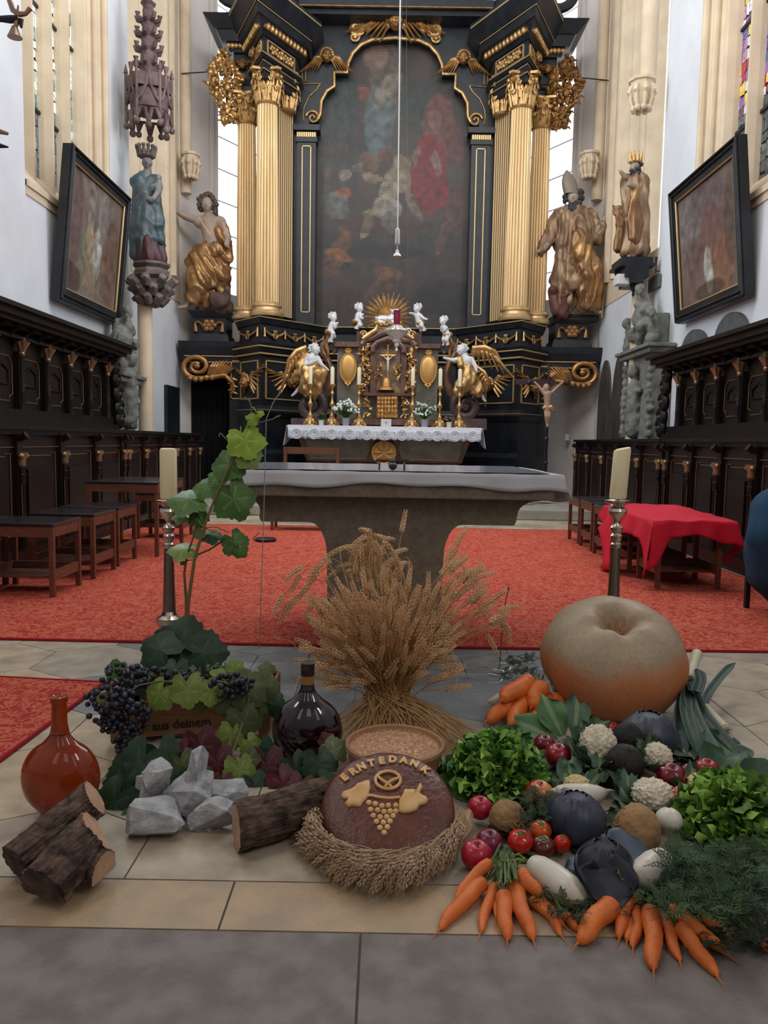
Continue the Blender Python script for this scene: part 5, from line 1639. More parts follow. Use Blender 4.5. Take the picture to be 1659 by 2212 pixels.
# ================================================================== CHOIR STALLS
def stall_upper(s, y0, y1, bay, first, label, zc_ref):
 """tall panelled back with overhanging cornice and copper capitals, mounted on the side wall"""
 XB, XC = 3.72*s, 3.36*s
 t = thing('choir_stall', label, 'choir stall', (3.6*s, (y0+y1)/2, 0))
 def B(b, xa, xb, *r): b.box(min(xa, xb), max(xa, xb), *r)
 zt = zc_ref
 b = MB()
 B(b, XB, 3.89*s, y0, y1, 1.2, zt-.05)
 B(b, 3.55*s, 3.89*s, y0, y1, 1.2, 1.27)
 B(b, 3.62*s, 3.89*s, y0, y1, 1.27, 1.36)
 b.build('back_wall', M_oak, t, smooth=False)
 b = MB()
 for xa, za, zb in ((3.62, zt-.25, zt-.21), (3.55, zt-.17, zt-.14), (3.46, zt-.14, zt-.10), (3.40, zt-.10, zt-.04), (3.34, zt-.04, zt)):
  B(b, xa*s, 3.89*s, y0-(3.7-xa)*.3, y1+(3.7-xa)*.3, za, zb)
 k = first
 while k < y1:
  if k > y0:
   b.tube([(3.66*s, k, zt-.24), (3.60*s, k, zt-.19), (3.50*s, k, zt-.13)], [.03, .028, .03], 8)
  k += bay/2
 b.build('cornice', M_oak, t, smooth=30)
 pn, tr, cp = MB(), MB(), MB()
 k = first
 zc = zt-.36
 while k < y1-.05:
  if k > y0+.02:
   B(pn, 3.66*s, XB, k-.055, k+.055, 1.36, zc)
   pn.lathe([(.035, 1.36), (.028, 1.5), (.034, 1.52), (.03, 1.56), (.027, zc-.05), (.036, zc-.02)], (3.66*s, k, 0), 12)
   for q in range(5):
    a = q*PI/4-PI/2 if s < 0 else q*PI/4+PI/2
    cp.tube([(3.655*s, k, zc-.02), (3.655*s+.035*math.cos(a), k+.035*math.sin(a), zc+.05), (3.655*s+.06*math.cos(a), k+.06*math.sin(a), zc+.10)], [.022, .02, .028], 7)
   cp.lathe([(.03, zc-.04), (.04, zc-.02), (.03, zc), (.045, zc+.12), (.055, zc+.14)], (3.66*s, k, 0), 12)
   cp.build('copper_capital', M_copper, t)
   cp = MB()
   B(tr, 3.63*s, 3.64*s, k-.04, k+.04, 1.60, 1.605)
  ya, yb_ = k+.10, k+bay-.10
  if yb_ < y1 and ya > y0:
   za, zb = 1.44, zc-.06
   c = .07
   o = [(ya+c, za), (yb_-c, za), (yb_-c, za+c*.6), (yb_, za+c), (yb_, zb-c), (yb_-c, zb), (ya+c, zb), (ya, zb-c), (ya, za+c), (ya+c, za+c*.6)]
   tr.tube([(3.712*s, y, z) for y, z in o+[o[0]]], .007, 5)
   o = [(ya+.07, za+.16), (yb_-.07, za+.16), (yb_-.07, zb-.14), ((ya+yb_)/2, zb-.08), (ya+.07, zb-.14)]
   pn.tube([(3.712*s, y, z) for y, z in o+[o[0]]], .012, 6)
  k += bay
 B(tr, 3.62*s, 3.63*s, y0, y1, zt-.22, zt-.213)
 pn.build('panelling', M_oak, t, smooth=30)
 tr.build('gilt_moulding', M_stallgold, t)
 # carved scroll wing at the far end, twisted column at the near end
 b = MB()
 for yy, z, r in ((y1+.02, 2.0, .09), (y1+.06, 1.85, .11), (y1+.10, 1.66, .12), (y1+.14, 1.47, .12), (y1+.16, 1.33, .12)):
  b.tube(spiral((3.6*s, yy, z), r, 1.3, .5, V((0, 1, 0)), V((0, 0, 1)), 16), [.05]*10+[.03]*7, 8)
  b.ball((3.58*s, yy, z), (.05, .05, .06), 8, 6)
 b.build('carved_wing', M_oak, t)
 b = MB()
 for h_ in (0, PI):
  b.tube([(3.5*s+.045*math.cos(q+h_), y0-.05+.045*math.sin(q+h_), 1.34+q*.045) for q in [k*.35 for k in range(52)]], .05, 8)
 b.lathe([(.11, 1.22), (.11, 1.27), (.08, 1.3), (.08, 1.34)], (3.5*s, y0-.05, 0), 16)
 b.lathe([(.06, 2.1), (.10, 2.14), (.08, 2.18), (.12, 2.26)], (3.5*s, y0-.05, 0), 16)
 for k in range(8):
  b.tube(spiral((3.5*s, y0-.02+.02*k, 1.5+.09*k), .09, 1.1, k, V((0, 1, 0)), V((0, 0, 1)), 10), .03, 6)
 b.build('twisted_column', M_oak, t)
 return t
zL = atX(0, 640, -3.36).z
stall_upper(-1, 6.55, 10.35, 0.60, 7.25, 'tall dark oak choir stall back with copper capitals on the left wall', zL)
zR = atX(1659, 688, 3.36).z
stall_upper(1, 6.95, 10.15, 0.57, 7.05, 'tall dark oak choir stall back with octagonal panels on the right wall', zR)
def stall_lower(s, segs, label, zt=1.2):
 """lower panelled front with colonettes; segs: list of (y0, y1, bay)"""
 t = thing('choir_stall', label, 'choir stall', (3.3*s, segs[0][0], 0))
 def B(b, xa, xb, *r): b.box(min(xa, xb), max(xa, xb), *r)
 b, tr, cp, led = MB(), MB(), MB(), MB()
 for (y0, y1, bay) in segs:
  zf = 0.15 if y0 > 11.3 else 0.0
  B(b, 3.16*s, 3.86*s, y0, y1, zf, zt-.05)
  B(b, 3.10*s, 3.2*s, y0, y1, zf, .12)
  for xa, za, zb in ((3.08, zt-.045, zt-.01), (3.12, zt-.09, zt-.045)):
   B(led, xa*s, 3.88*s, y0-.02, y1+.02, za, zb)
  k = y0+bay*.5
  n = max(1, int((y1-y0)/bay))
  bay = (y1-y0)/n
  B(tr, 3.145*s, 3.155*s, y0, y1, zt-.20, zt-.192)
  for i in range(n+1):
   k = y0+bay*i
   kk = min(max(k, y0+.05), y1-.05)
   B(b, 3.12*s, 3.17*s, kk-.05, kk+.05, .12, zt-.09)
   b.tube([(3.12*s, kk, zt-.13), (3.06*s, kk, zt-.09)], [.03, .035], 8)
   cp.lathe([(.03, zt-.36), (.04, zt-.34), (.034, zt-.31), (.05, zt-.27), (.055, zt-.24)], (3.11*s, kk, 0), 10)
   for q in (-1, 1):
    cp.ball((3.09*s, kk+q*.045, zt-.27), (.025, .025, .025), 7, 5)
   cp.build('copper_capital', M_copper, t)
   cp = MB()
   B(tr, 3.085*s, 3.1*s, kk-.035, kk+.035, zt-.43, zt-.422)
   B(tr, 3.09*s, 3.1*s, kk-.035, kk+.035, zt-.50, zt-.495)
   b.lathe([(.034, .14), (.03, .2), (.026, zt-.5), (.032, zt-.48), (.03, zt-.36)], (3.11*s, kk, 0), 10)
   for q in (-1, 1):
    tr.tube([(3.10*s, kk+q*.03, zt-.51), (3.10*s, kk+q*.022, .3)], .004, 4)
   if i < n:
    ya, yb_ = k+.11, k+bay-.11
    za, zb = .25, zt-.25
    c = .05
    o = [(ya, za), (yb_, za), (yb_, zb-.16), (yb_, zb), (yb_-c*2, zb), (yb_-c*2, zb-c*.5), (ya+c*2, zb-c*.5), (ya+c*2, zb), (ya, zb)]
    tr.tube([(3.153*s, y, z) for y, z in o+[o[0]]], .0055, 5)
    b.box(min(3.135*s, 3.16*s), max(3.135*s, 3.16*s), ya+.07, yb_-.07, za+.08, zb-.14)
 b.build('panelled_front', M_stall, t, smooth=30)
 led.build('ledge', M_oak, t, smooth=False)
 tr.build('gilt_moulding', M_stallgold, t)
 return t
stall_lower(-1, [(2.2, 9.28, .79), (9.33, 13.0, .73)], 'long low dark oak choir stall front behind the stools on the left')
stall_lower(1, [(2.4, 8.75, .70)], 'low dark oak choir stall front behind the red cloth on the right')
stall_lower(1, [(8.85, 12.9, .80)], 'further low oak stall front on the right, behind the small stools')
# ================================================================== PAINTINGS ON THE SIDE WALLS
def wall_painting(s, cor, label, base, blobs, seed):
 """cor: TL TR BR BL in photo pixels of the outer frame; it leans forward at the top"""
 x0, x1 = 3.87*s, 3.70*s
 (n0, n1) = cor['Y']
 zb0, zb1 = atX(*cor['b0'], x0).z, atX(*cor['b1'], x0).z
 zt0, zt1 = atX(*cor['t0'], x1).z, atX(*cor['t1'], x1).z
 zb, zt = (zb0+zb1)/2, (zt0+zt1)/2
 t = thing('framed_painting', label, 'painting', (x0, (n0+n1)/2, zb))
 Lf, Hf = n1-n0, zt-zb
 def P(u, v, d=0.0):      # u,v metres from the lower near corner
  return V((x0+(x1-x0)*v/Hf-s*d, n0+u, zb+v))
 b = MB()
 W = .15
 base = tuple(tuple(q*1.45 for q in c) for c in base)
 blobs = [(*q[:5], tuple(x*1.4 for x in q[5]), q[6]) for q in blobs]
 for (a0, a1, c0, c1) in ((0, Lf, 0, W), (0, Lf, Hf-W, Hf), (0, W, W, Hf-W), (Lf-W, Lf, W, Hf-W)):
  b.hexa([P(a0, c0, 0), P(a1, c0, 0), P(a1, c1, 0), P(a0, c1, 0)], [P(a0, c0, .10), P(a1, c0, .10), P(a1, c1, .10), P(a0, c1, .10)])
 for q, dd in ((.02, .115), (.07, .11)):
  b.tube([P(q, q, dd), P(Lf-q, q, dd), P(Lf-q, Hf-q, dd), P(q, Hf-q, dd), P(q, q, dd)], .018, 6)
 b.build('frame', mat('black_frame', (0.010, 0.012, 0.015), .45, c2=(.02, .022, .028), ns=6), t, smooth=False)
 b = MB()
 q = W+.005
 b.tube([P(q, q, .085), P(Lf-q, q, .085), P(Lf-q, Hf-q, .085), P(q, Hf-q, .085), P(q, q, .085)], .014, 6)
 b.build('gilt_slip', M_trim, t)
 painting('canvas', Lf-2*W, Hf-2*W, base, blobs, lambda u, v: P(W+(Lf-2*W)*(u if s < 0 else 1-u), W+(Hf-2*W)*v, .06), M_paint, t, 50, 70, seed)
 return t
dull = (.10, .075, .065)
wall_painting(-1, dict(Y=(9.06, 11.05), b0=(113, 655), b1=(243, 697), t0=(145, 312), t1=(268, 435)), 'dark framed painting with pale robed figures before columns, tilted on the left wall',
 ((.085, .065, .055), (.17, .14, .125)), [(.12, .55, .12, .4, 0, (.10, .06, .06), .7), (.40, .8, .06, .5, 0, (.20, .18, .165), .8), (.62, .8, .07, .5, 0, (.21, .19, .18), .7), (.78, .75, .05, .5, 0, (.16, .12, .10), .8), (.85, .4, .14, .35, 0, (.13, .075, .05), .7),
 (.40, .42, .09, .18, 0, (.30, .25, .16), .85), (.55, .40, .07, .20, 0, (.34, .36, .33), .9), (.60, .47, .05, .05, 0, (.55, .55, .52), .8), (.45, .20, .30, .10, 0, (.22, .17, .11), .6), (.30, .35, .06, .20, 0, (.12, .14, .10), .7), (.70, .35, .06, .2, 0, (.16, .09, .06), .7), (.1, .12, .2, .1, 0, (.05, .035, .03), .7), (.5, .55, .04, .04, 0, (.3, .2, .15), .7), (.62, .57, .03, .03, 0, (.25, .18, .14), .7)], 2.0)
wall_painting(1, dict(Y=(8.44, 10.4), b0=(1612, 650), b1=(1465, 703), t0=(1590, 308), t1=(1452, 430)), 'dark framed painting with a kneeling figure in pale robe, tilted on the right wall',
 ((.08, .055, .045), (.14, .11, .10)), [(.2, .7, .2, .3, .3, (.15, .14, .14), .7), (.5, .85, .3, .12, 0, (.10, .08, .085), .7), (.6, .5, .25, .2, 0, (.14, .06, .055), .6), (.5, .25, .07, .16, .1, (.36, .38, .34), .95), (.52, .38, .04, .05, 0, (.30, .22, .16), .7), (.25, .4, .12, .15, 0, (.12, .07, .06), .6), (.75, .25, .18, .2, 0, (.24, .12, .06), .6),
 (.5, .08, .25, .06, 0, (.06, .04, .03), .7), (.88, .55, .1, .3, 0, (.08, .06, .055), .7), (.15, .25, .1, .25, 0, (.15, .10, .085), .6)], 5.0)
# ================================================================== STATUES AND MONUMENTS ON THE WALLS
def capdetail(b, c, r, h, n=7, lv=3, seed=0):
 random.seed(seed)
 for l in range(lv):
  for k in range(n):
   a = 2*PI*(k+.5*(l % 2))/n
   d = V((math.cos(a), math.sin(a), 0))
   p = V(c)+d*r*(.5+.2*l)+V((0, 0, h*l/lv))
   b.tube([p, p+d*r*.35+V((0, 0, h*.22)), p+d*r*.5+V((rnd(-.02, .02), 0, h*.12))], [r*.25, r*.25, r*.12], 7)
# --- left: canopy, crowned virgin, console on a shaft
fg = Fig(11.45)
cc = fg.J(322, 200)
MM = 11.45/1680
b = MB()
zt_, z0_ = fg.J(326, -30).z, fg.J(326, 285).z
def zz(py): return fg.J(322, py).z
b.lathe([(.045, zz(-30)), (.06, zz(5)), (.11, zz(8)), (.075, zz(14)), (.09, zz(60)), (.135, zz(160)), (.20, zz(172)), (.20, zz(190)), (.15, zz(200))][::-1], (cc.x, 11.45, 0), 8)
t = thing('stone_canopy', 'brown pinnacled gothic stone canopy above the crowned virgin on the left wall', 'canopy', (cc.x, 11.45, z0_))
b.build('spire', mat('brown_tuff', (.085, .05, .05), .7, c2=(.17, .12, .12), ns=6, bump=.3), t, smooth=20)
MT = _mats['brown_tuff']
b = MB()
for py in (48, 80, 112, 145):
 for k in range(8):
  a = PI/4*k
  r = .07+.05*(py-20)/140
  p = V((cc.x+r*math.cos(a), 11.45+r*math.sin(a), zz(py)))
  d = V((math.cos(a), math.sin(a), 0))
  b.tube([p, p+d*.07+V((0, 0, .02)), p+d*.09+V((0, 0, .07)), p+d*.05+V((0, 0, .08))], [.028, .03, .03, .015], 7)
 b.build('crocket_ring', MT, t)
 b = MB()
b = MB()
for k in range(6):
 a0, a1 = 2*PI*k/6+.26, 2*PI*(k+1)/6+.26
 R_ = .31
 p0, p1 = V((cc.x+R_*math.cos(a0), 11.45+R_*math.sin(a0), 0)), V((cc.x+R_*math.cos(a1), 11.45+R_*math.sin(a1), 0))
 Z = lambda p, z: V((p.x, p.y, z))
 b.tube([Z(p0, zz(272)), Z(p0, zz(165))], .022, 6)
 b.tube([Z(p0, zz(165)), Z(p0, zz(145))], [.035, .005], 4)
 m = (p0+p1)/2
 for q in (p0, p1):
  b.tube([Z(q, zz(232)), Z(q.lerp(m, .4), zz(222)), Z(q.lerp(m, .8), zz(200)), Z(m, zz(165))], .022, 6)
  b.tube([Z(q, zz(268)), Z(q.lerp(m, .3), zz(250)), Z(q.lerp(m, .7), zz(250)), Z(m, zz(280))], .028, 6)
 b.ball(Z(m, zz(285)), .05, 8, 6)
 b.ball(Z(p0, zz(278)), .045, 8, 6)
 b.tube([Z(m, zz(165)), Z(m, zz(150))], [.02, .04], 6)
 b.prism([Z(p0, zz(200)), Z(p1, zz(200)), Z(p1, zz(172)), Z(p0, zz(172))], ((V((cc.x, 11.45, 0))-m)*.3))
b.lathe([(.26, zz(242)), (.28, zz(215)), (.2, zz(180))], (cc.x, 11.45, 0), 12)
b.build('tracery', MT, t)
t = thing('crowned_virgin_statue', 'weathered crowned virgin in blue green cloak holding a small child, on the left wall shaft', 'statue', tuple(fg.J(322, 572, 0)))
MGr = mat('greyed_paint', (.13, .14, .14), .55, c2=(.24, .23, .22), ns=5)
pr = head(fg, 318, 352, 13, dx=3)
pr += [fg.c((319, 365, 0), 8, (316, 390, 0), 13)]
pr += fg.chain(((300, 400, 0), 11), ((308, 432, -.08), 10), ((334, 440, -.16), 7)) + hand(fg, 336, 440, 5, 8, -2, -.16)
pr += head(fg, 349, 391, 7, dx=-1, dy=-.12) + [fg.c((349, 402, -.12), 7, (347, 420, -.12), 8), fg.c((346, 424, -.14), 6, (340, 438, -.18), 5), fg.c((342, 406, -.16), 3, (334, 414, -.2), 2.5)]
sculpt('body', pr, .016, MGr, t, iters=2)
rb = [fg.c((300, 395, .03), 14, (330, 398, .03), 14), fg.c((312, 400, .03), 24, (316, 470, .02), 30), fg.c((316, 470, .02), 30, (318, 545, .02), 31), fg.c((338, 450, -.06), 12, (345, 520, -.04), 10)]
sculpt('cloak', rb, .020, mat('blue_green_cloak', (0.030, 0.060, 0.075), .4, c2=(.10, .13, .14), ns=4), t, fn=folds(.07, 7, (1, 1, .3), 4.0), iters=3)
rb = [fg.c((325, 535, -.03), 26, (325, 560, -.02), 30)]
sculpt('red_gown', rb, .022, mat('dark_red_gown', (.10, .012, .018), .5, c2=(.05, .03, .035), ns=5), t, fn=folds(.07, 8, (1, 1, .2), 9.0))
b = MB()
for k in range(12):
 a = 2*PI*k/12
 p = fg.J(316, 338, 0)+V((.10*math.cos(a), .10*math.sin(a), 0))
 b.tube([p, p+V((.03*math.cos(a), .03*math.sin(a), .10))], [.03, .02], 6)
 b.ball(p+V((.03*math.cos(a), .03*math.sin(a), .12)), .03, 7, 5)
b.lathe([(.10, 0), (.115, .03), (.10, .05)], fg.J(316, 341, 0), 20)
b.build('crown', M_dkstone, t)
t = thing('carved_console', 'grey carved stone console carrying the crowned virgin on the left wall', 'console', tuple(fg.J(324, 662, 0)))
b = MB()
c = fg.J(322, 0, 0)
b.lathe([(.12, zz(662)), (.15, zz(640)), (.19, zz(605)), (.25, zz(598)), (.26, zz(588)), (.22, zz(582)), (.27, zz(575)), (.27, zz(570))], (c.x, 11.45, 0), 8)
b.build('corbel', M_dkstone, t, smooth=25)
b = MB()
capdetail(b, (c.x, 11.45, zz(655)), .26, zz(600)-zz(655), 8, 3, 4)
b.build('foliage_carving', M_dkstone, t)
sh = MB().tube([(fg.J(311, 700).x, 11.5, 0), (fg.J(311, 700).x, 11.5, zz(650))], .105, 20)
struct(sh.build('trim_statue_shaft', M_beige))
# --- right: crowned king on a black bracket
fg = Fig(11.7)
t = thing('king_statue', 'gilded bearded king with crown and small child figure on black bracket of right wall', 'statue', tuple(fg.J(1368, 560, 0)))
pr = head(fg, 1371, 362, 12, dx=-4)
pr += [fg.c((1371, 373, 0), 7, (1372, 390, 0), 12)]
pr += fg.chain(((1385, 392, 0), 9), ((1372, 410, -.12), 7), ((1350, 408, -.18), 5)) + hand(fg, 1349, 408, 4.5, -8, -1, -.18)
pr += fg.chain(((1357, 392, 0), 8), ((1346, 388, -.1), 6), ((1335, 378, -.14), 4)) + hand(fg, 1334, 378, 4.5, -5, -6, -.14)
pr += [fg.c((1362, 540, -.05), 5, (1352, 562, -.1), 4), fg.c((1372, 390, .02), 11, (1370, 535, .02), 9), fg.c((1370, 535, .02), 9, (1362, 540, -.03), 5)]
sculpt('body', pr, .016, M_flesh, t, iters=2)
rb = [fg.c((1360, 392, .02), 13, (1384, 394, .02), 13), fg.c((1372, 400, .03), 22, (1376, 480, .03), 23), fg.c((1376, 480, .03), 23, (1374, 540, .03), 25), fg.c((1352, 480, -.06), 8, (1348, 545, -.04), 9), fg.c((1390, 470, 0), 9, (1388, 550, 0), 8)]
sculpt('mantle', rb, .020, M_robe2, t, fn=folds(.08, 8, (1, 1, .18), 5.0), iters=3)
rb = [fg.c((1364, 425, -.1), 12, (1366, 520, -.1), 13)]
sculpt('gilded_front', rb, .020, M_robe, t, fn=folds(.05, 9, (1, 1, .2), 1.0), iters=3)
b = MB()
for k in range(9):
 a = 2*PI*k/9
 p = fg.J(1372, 350, 0)+V((.075*math.cos(a), .075*math.sin(a), 0))
 b.tube([p, p+V((.02*math.cos(a), .02*math.sin(a), .13))], [.03, .008], 6)
b.lathe([(.08, -.01), (.09, .02), (.08, .04)], fg.J(1372, 351, 0), 20)
b.build('crown', M_gold, t)
curls(t, 'beard', fg, [(1368+rnd(-9, 9), y, -.08) for y in (370, 374, 378, 382)]+[(1383, 358, 0), (1384, 368, 0), (1380, 350, 0)], mat('dark_beard', (.035, .035, .04), .6), 5, 2)
sm = [fg.e((1331, 455, -.12), 5)]+[fg.c((1331, 462, -.1), 6, (1335, 490, -.08), 9), fg.c((1335, 490, -.08), 8, (1332, 540, -.05), 7), fg.c((1326, 466, -.1), 3, (1320, 450, -.12), 2.5)]
sculpt('attendant', sm, .014, M_robe, t, fn=folds(.03, 12), iters=2)
t = thing('black_wall_bracket', 'black moulded bracket with turned drop under the gilded king statue', 'bracket', tuple(fg.J(1366, 570, 0)))
b = MB()
zk = lambda py: fg.J(1366, py).z
xk = fg.J(1366, 570).x
for (w_, a, c) in ((.22, 563, 575), (.25, 575, 582), (.17, 582, 605), (.10, 605, 618)):
 b.box(xk-w_, xk+w_, 11.45, 12.0, zk(c), zk(a))
b.build('block', M_black, t, smooth=False)
b = MB().lathe([(0, zk(645)), (.02, zk(640)), (.015, zk(634)), (.05, zk(625)), (.05, zk(615)), (.03, zk(606))], (xk, 11.6, 0), 14)
b.build('drop_finial', M_black, t)
sh = MB().tube([(fg.J(1377, 700).x+.02, 11.75, 0), (fg.J(1377, 700).x+.02, 11.75, zk(600))], .10, 20)
struct(sh.build('trim_king_shaft', M_beige))
b = MB().box(fg.J(1325, 610).x, fg.J(1352, 610).x, 11.5, 11.7, zk(620), zk(598))
tag(b.build('wall_box', mat('white_box', (.62, .64, .66), .5), smooth=False, bevel=.01), 'small white box fixed beside the black bracket of the king', 'box')
# --- beige carved corbels ending the wall shafts
def corbel(px0, px1, py0, py1, Y, label, shaft=None, seed=0):
 a, c = atY(px0, py0, Y), atY(px1, py1, Y)
 xm, wv = (a.x+c.x)/2, (c.x-a.x)/2
 z1, z0 = atY((px0+px1)/2, py0, Y).z, atY((px0+px1)/2, py1, Y).z
 t = thing('carved_corbel', label, 'corbel', (xm, Y, z0))
 b = MB()
 h = z1-z0
 b.lathe([(wv*.45, z0+h*.22), (wv*.7, z0+h*.4), (wv*.95, z0+h*.9), (wv*1.12, z0+h*.92), (wv*1.12, z1)], (xm, Y, 0), 8)
 b.build('bell', M_beige, t, smooth=25)
 b = MB()
 random.seed(seed)
 for k in range(8):
  an = 2*PI*k/8
  d = V((math.cos(an), math.sin(an), 0))
  p = V((xm, Y, z0+h*.75))+d*wv*.85
  b.tube([p, p-V((0, 0, h*.3))+d*.01, p-V((0, 0, h*.62))-d*wv*.25], [.02, .03, .02], 6)
  b.tube([p+V((0, 0, h*.05)), p-V((0, 0, h*.12))+d*.03, p-V((0, 0, h*.25))-d*.02], [.03, .04, .02], 6)
  b.ball(p-V((0, 0, h*.55))-d*wv*.2, .045, 7, 5)
 b.build('tracery', M_beige, t)
corbel(393, 430, 332, 396, 14.6, 'beige carved corbel below the wall shaft near the left statue', seed=1)
corbel(1255, 1291, 330, 396, 14.6, 'beige carved corbel below the wall shaft above the bishop', seed=2)
corbel(1361, 1411, 172, 252, 11.6, 'large beige carved corbel above the gilded king', seed=3)
p = atY(1394, 172, 11.65)
struct(MB().tube([(p.x+.03, 11.65, p.z), (p.x+.03, 11.65, ZT)], .12, 20).build('trim_corbel_shaft', M_beige))
# --- grey sandstone epitaphs
def epitaph(X, s, y0, y1, zt, zm, label, seed, zb=1.2):
 """standing wall monument: pedestal relief, cornice and crowning figures; it faces into the choir"""
 random.seed(seed)
 t = thing('stone_epitaph', label, 'epitaph', (X, (y0+y1)/2, zb))
 Xf = X-s*.30
 b = MB()
 B = lambda xa, xb, *r: b.box(min(xa, xb), max(xa, xb), *r)
 B(Xf+.04*s, X, y0+.06, y1-.06, zb, zm-.12)
 B(Xf-.10*s, X, y0-.08, y1+.08, zm-.05, zm)
 B(Xf-.05*s, X, y0-.03, y1+.03, zm-.12, zm-.05)
 B(Xf+.1*s, X, y0+.25, y1-.25, zm, zm+.45)
 b.build('slab', M_grey, t, smooth=False, bevel=.01)
 ym = (y0+y1)/2
 pr = []
 r = lambda a, c: rnd(a, c)
 # draped figures in relief, side pilasters with fruit drops
 for yy in (ym-.02,):
  pr += [('c', (Xf, yy, zb+.15), .13, (Xf, yy, zb+.75), .12), ('e', (Xf-.05*s, yy, zb+.98), (.08, .08, .10)), ('c', (Xf, yy-.18, zb+.7), .05, (Xf-.05*s, yy+.05, zb+.62), .04), ('c', (Xf, yy+.2, zb+.72), .05, (Xf-.04*s, yy+.22, zb+.4), .04)]
 for yy in (y0+.1, y1-.1):
  for k in range(int((zm-.2-zb)/.11)):
   pr.append(('e', (Xf+.03*s, yy+rnd(-.02, .02), zb+.08+.11*k), (.06, rnd(.05, .07), .065)))
 H2 = zt-zm
 for k in range(26):
  q = random.random()
  pr.append(('e', (Xf+rnd(0, .15)*s, ym+rnd(-1, 1)*(.48*(1-q)), zm+.05+q*H2*.85), (rnd(.06, .1), rnd(.06, .10), rnd(.07, .13))))
 for yy, h_ in ((ym, H2*.65), (y0+.15, H2*.1), (y1-.15, H2*.1)):
  pr += [('c', (Xf+.04*s, yy, zm+h_), .09, (Xf+.04*s, yy, zm+h_+.25), .07), ('e', (Xf, yy, zm+h_+.37), (.07, .07, .085)), ('c', (Xf+.04*s, yy-.08, zm+h_+.2), .035, (Xf-.03*s, yy-.14, zm+h_+.3), .03)]
 sculpt('relief', pr, .022, M_grey, t, fn=lambda c, n: .022*noise.noise(c*11)+.012*noise.noise(c*24), iters=2)
 return t
zt1, zm1 = atX(1400, 645, 3.75).z, atX(1400, 745, 3.6).z
epitaph(3.89, 1, 10.75, 12.1, zt1, zm1, 'grey green stone epitaph with crowning putti and relief figure against the right wall', 3)
zt2, zm2 = atX(285, 705, -3.75).z, atX(300, 815, -3.6).z
epitaph(-3.89, -1, 10.45, 11.3, zt2, zm2, 'grey green stone epitaph half hidden between the left stall and the beige shaft', 8)
# --- small fittings on the walls
def on_wall(s, px0, px1, py0, py1, label, name, cat, m, d=.03, X=3.89):
 a, c = atX(px0, py0, X*s), atX(px1, py1, X*s)
 ya, yb_ = sorted((a.y, c.y))
 z0, z1 = sorted((atX(px0, py1, X*s).z, atX(px1, py0, X*s).z))
 b = MB().box(min(X*s, (X-d)*s), max(X*s, (X-d)*s), ya, yb_, z0, z1)
 return tag(b.build(name, m, smooth=False, bevel=.004), label, cat)
on_wall(1, 1405, 1427, 592, 632, 'small square grey plaque on the wall right of the king statue', 'wall_plaque', 'plaque', mat('plaque_grey', (.10, .11, .12), .6))
on_wall(-1, 246, 262, 668, 700, 'small dark plaque on the left wall beside the painting corner', 'wall_plaque', 'plaque', mat('plaque_dark', (.06, .07, .08), .5))
o = on_wall(-1, 355, 383, 838, 934, 'tall narrow black panel with gold ornament on the left wall beyond the shaft', 'ornament_panel', 'wall panel', M_black, .05)
for s, px, py, lbl in ((1, 1418, 555, 'thin iron candle spike on the wall above the grey plaque'), (-1, 263, 633, 'thin iron candle spike on the wall above the dark plaque')):
 p = atX(px, py, 3.83*s)
 b = MB()
 b.tube([p, p-V((0, 0, .12)), p-V((0, 0, .22))], [.022, .008, .012], 6)
 b.tube([p-V((0, 0, .2)), p+V((.06*s, 0, -.2))], .008, 5)
 tag(b.build('candle_spike', mat('iron', (0.03, 0.03, 0.035), .5, .5)), lbl, 'candle holder')
for px, py, w_, h_, lbl in ((1500, 745, 24, 30, 'rounded dark gravestone top above the right stall cornice, nearer the epitaph'), (1580, 712, 20, 20, 'rounded dark gravestone top above the right stall cornice, under the painting corner')):
 c = atX(px, py, 3.86)
 k = c.y/1680
 pts = [(3.83, c.y+.42*math.cos(a), c.z-.15+.34*math.sin(a)) for a in [PI*i/16 for i in range(17)]]
 pts = [(3.83, c.y+.42, c.z-.6)]+pts+[(3.83, c.y-.42, c.z-.6)]
 tag(MB().prism(pts, (.05, 0, 0)).build('gravestone', mat('slate_grey', (.075, .08, .085), .7, c2=(.11, .11, .12)), smooth=30), lbl, 'gravestone')
# two pointed niches with dark doors on the right wall
for px0, px1, pyt, lbl in ((1291, 1318, 780, 'left one of two dark pointed arch doors behind the right stall front'), (1320, 1347, 768, 'right one of two dark pointed arch doors behind the right stall front')):
 ya, yb_ = atX(px1, 900, 3.88).y, atX(px0, 900, 3.88).y
 ztop = atX((px0+px1)/2, pyt, 3.88).z
 ym = (ya+yb_)/2
 hw = (yb_-ya)/2-.01
 zs_ = ztop-.75
 pts = [(3.87, ym-hw, .5)]
 for i in range(9):
  q = i/8
  pts.append((3.87, ym-hw*(1-q**1.5), zs_+.75*math.sin(q*PI/2)))
 for i in range(7, -1, -1):
  q = i/8
  pts.append((3.87, ym+hw*(1-q**1.5), zs_+.75*math.sin(q*PI/2)))
 pts.append((3.87, ym+hw, .5))
 d = MB().prism(pts, (.03, 0, 0)).build('door_'+('1' if px0 < 1300 else '2'), mat('old_door', (.045, .035, .032), .7, c2=(.085, .07, .06), ns=6, stretch=(2, 2, .4)), smooth=False)
 struct(d)
b = MB()
p = atY(1221, 945, 15.3)
c = PR(0.06, 0, -.01)
tag(MB().box(p.x-.04, p.x+.04, 15.15, 15.2, p.z-.06, p.z+.06).build('wall_switch', mat('white_switch', (.55, .55, .55), .5), smooth=False, bevel=.01), 'small white wall switch on the pale apse wall', 'switch')
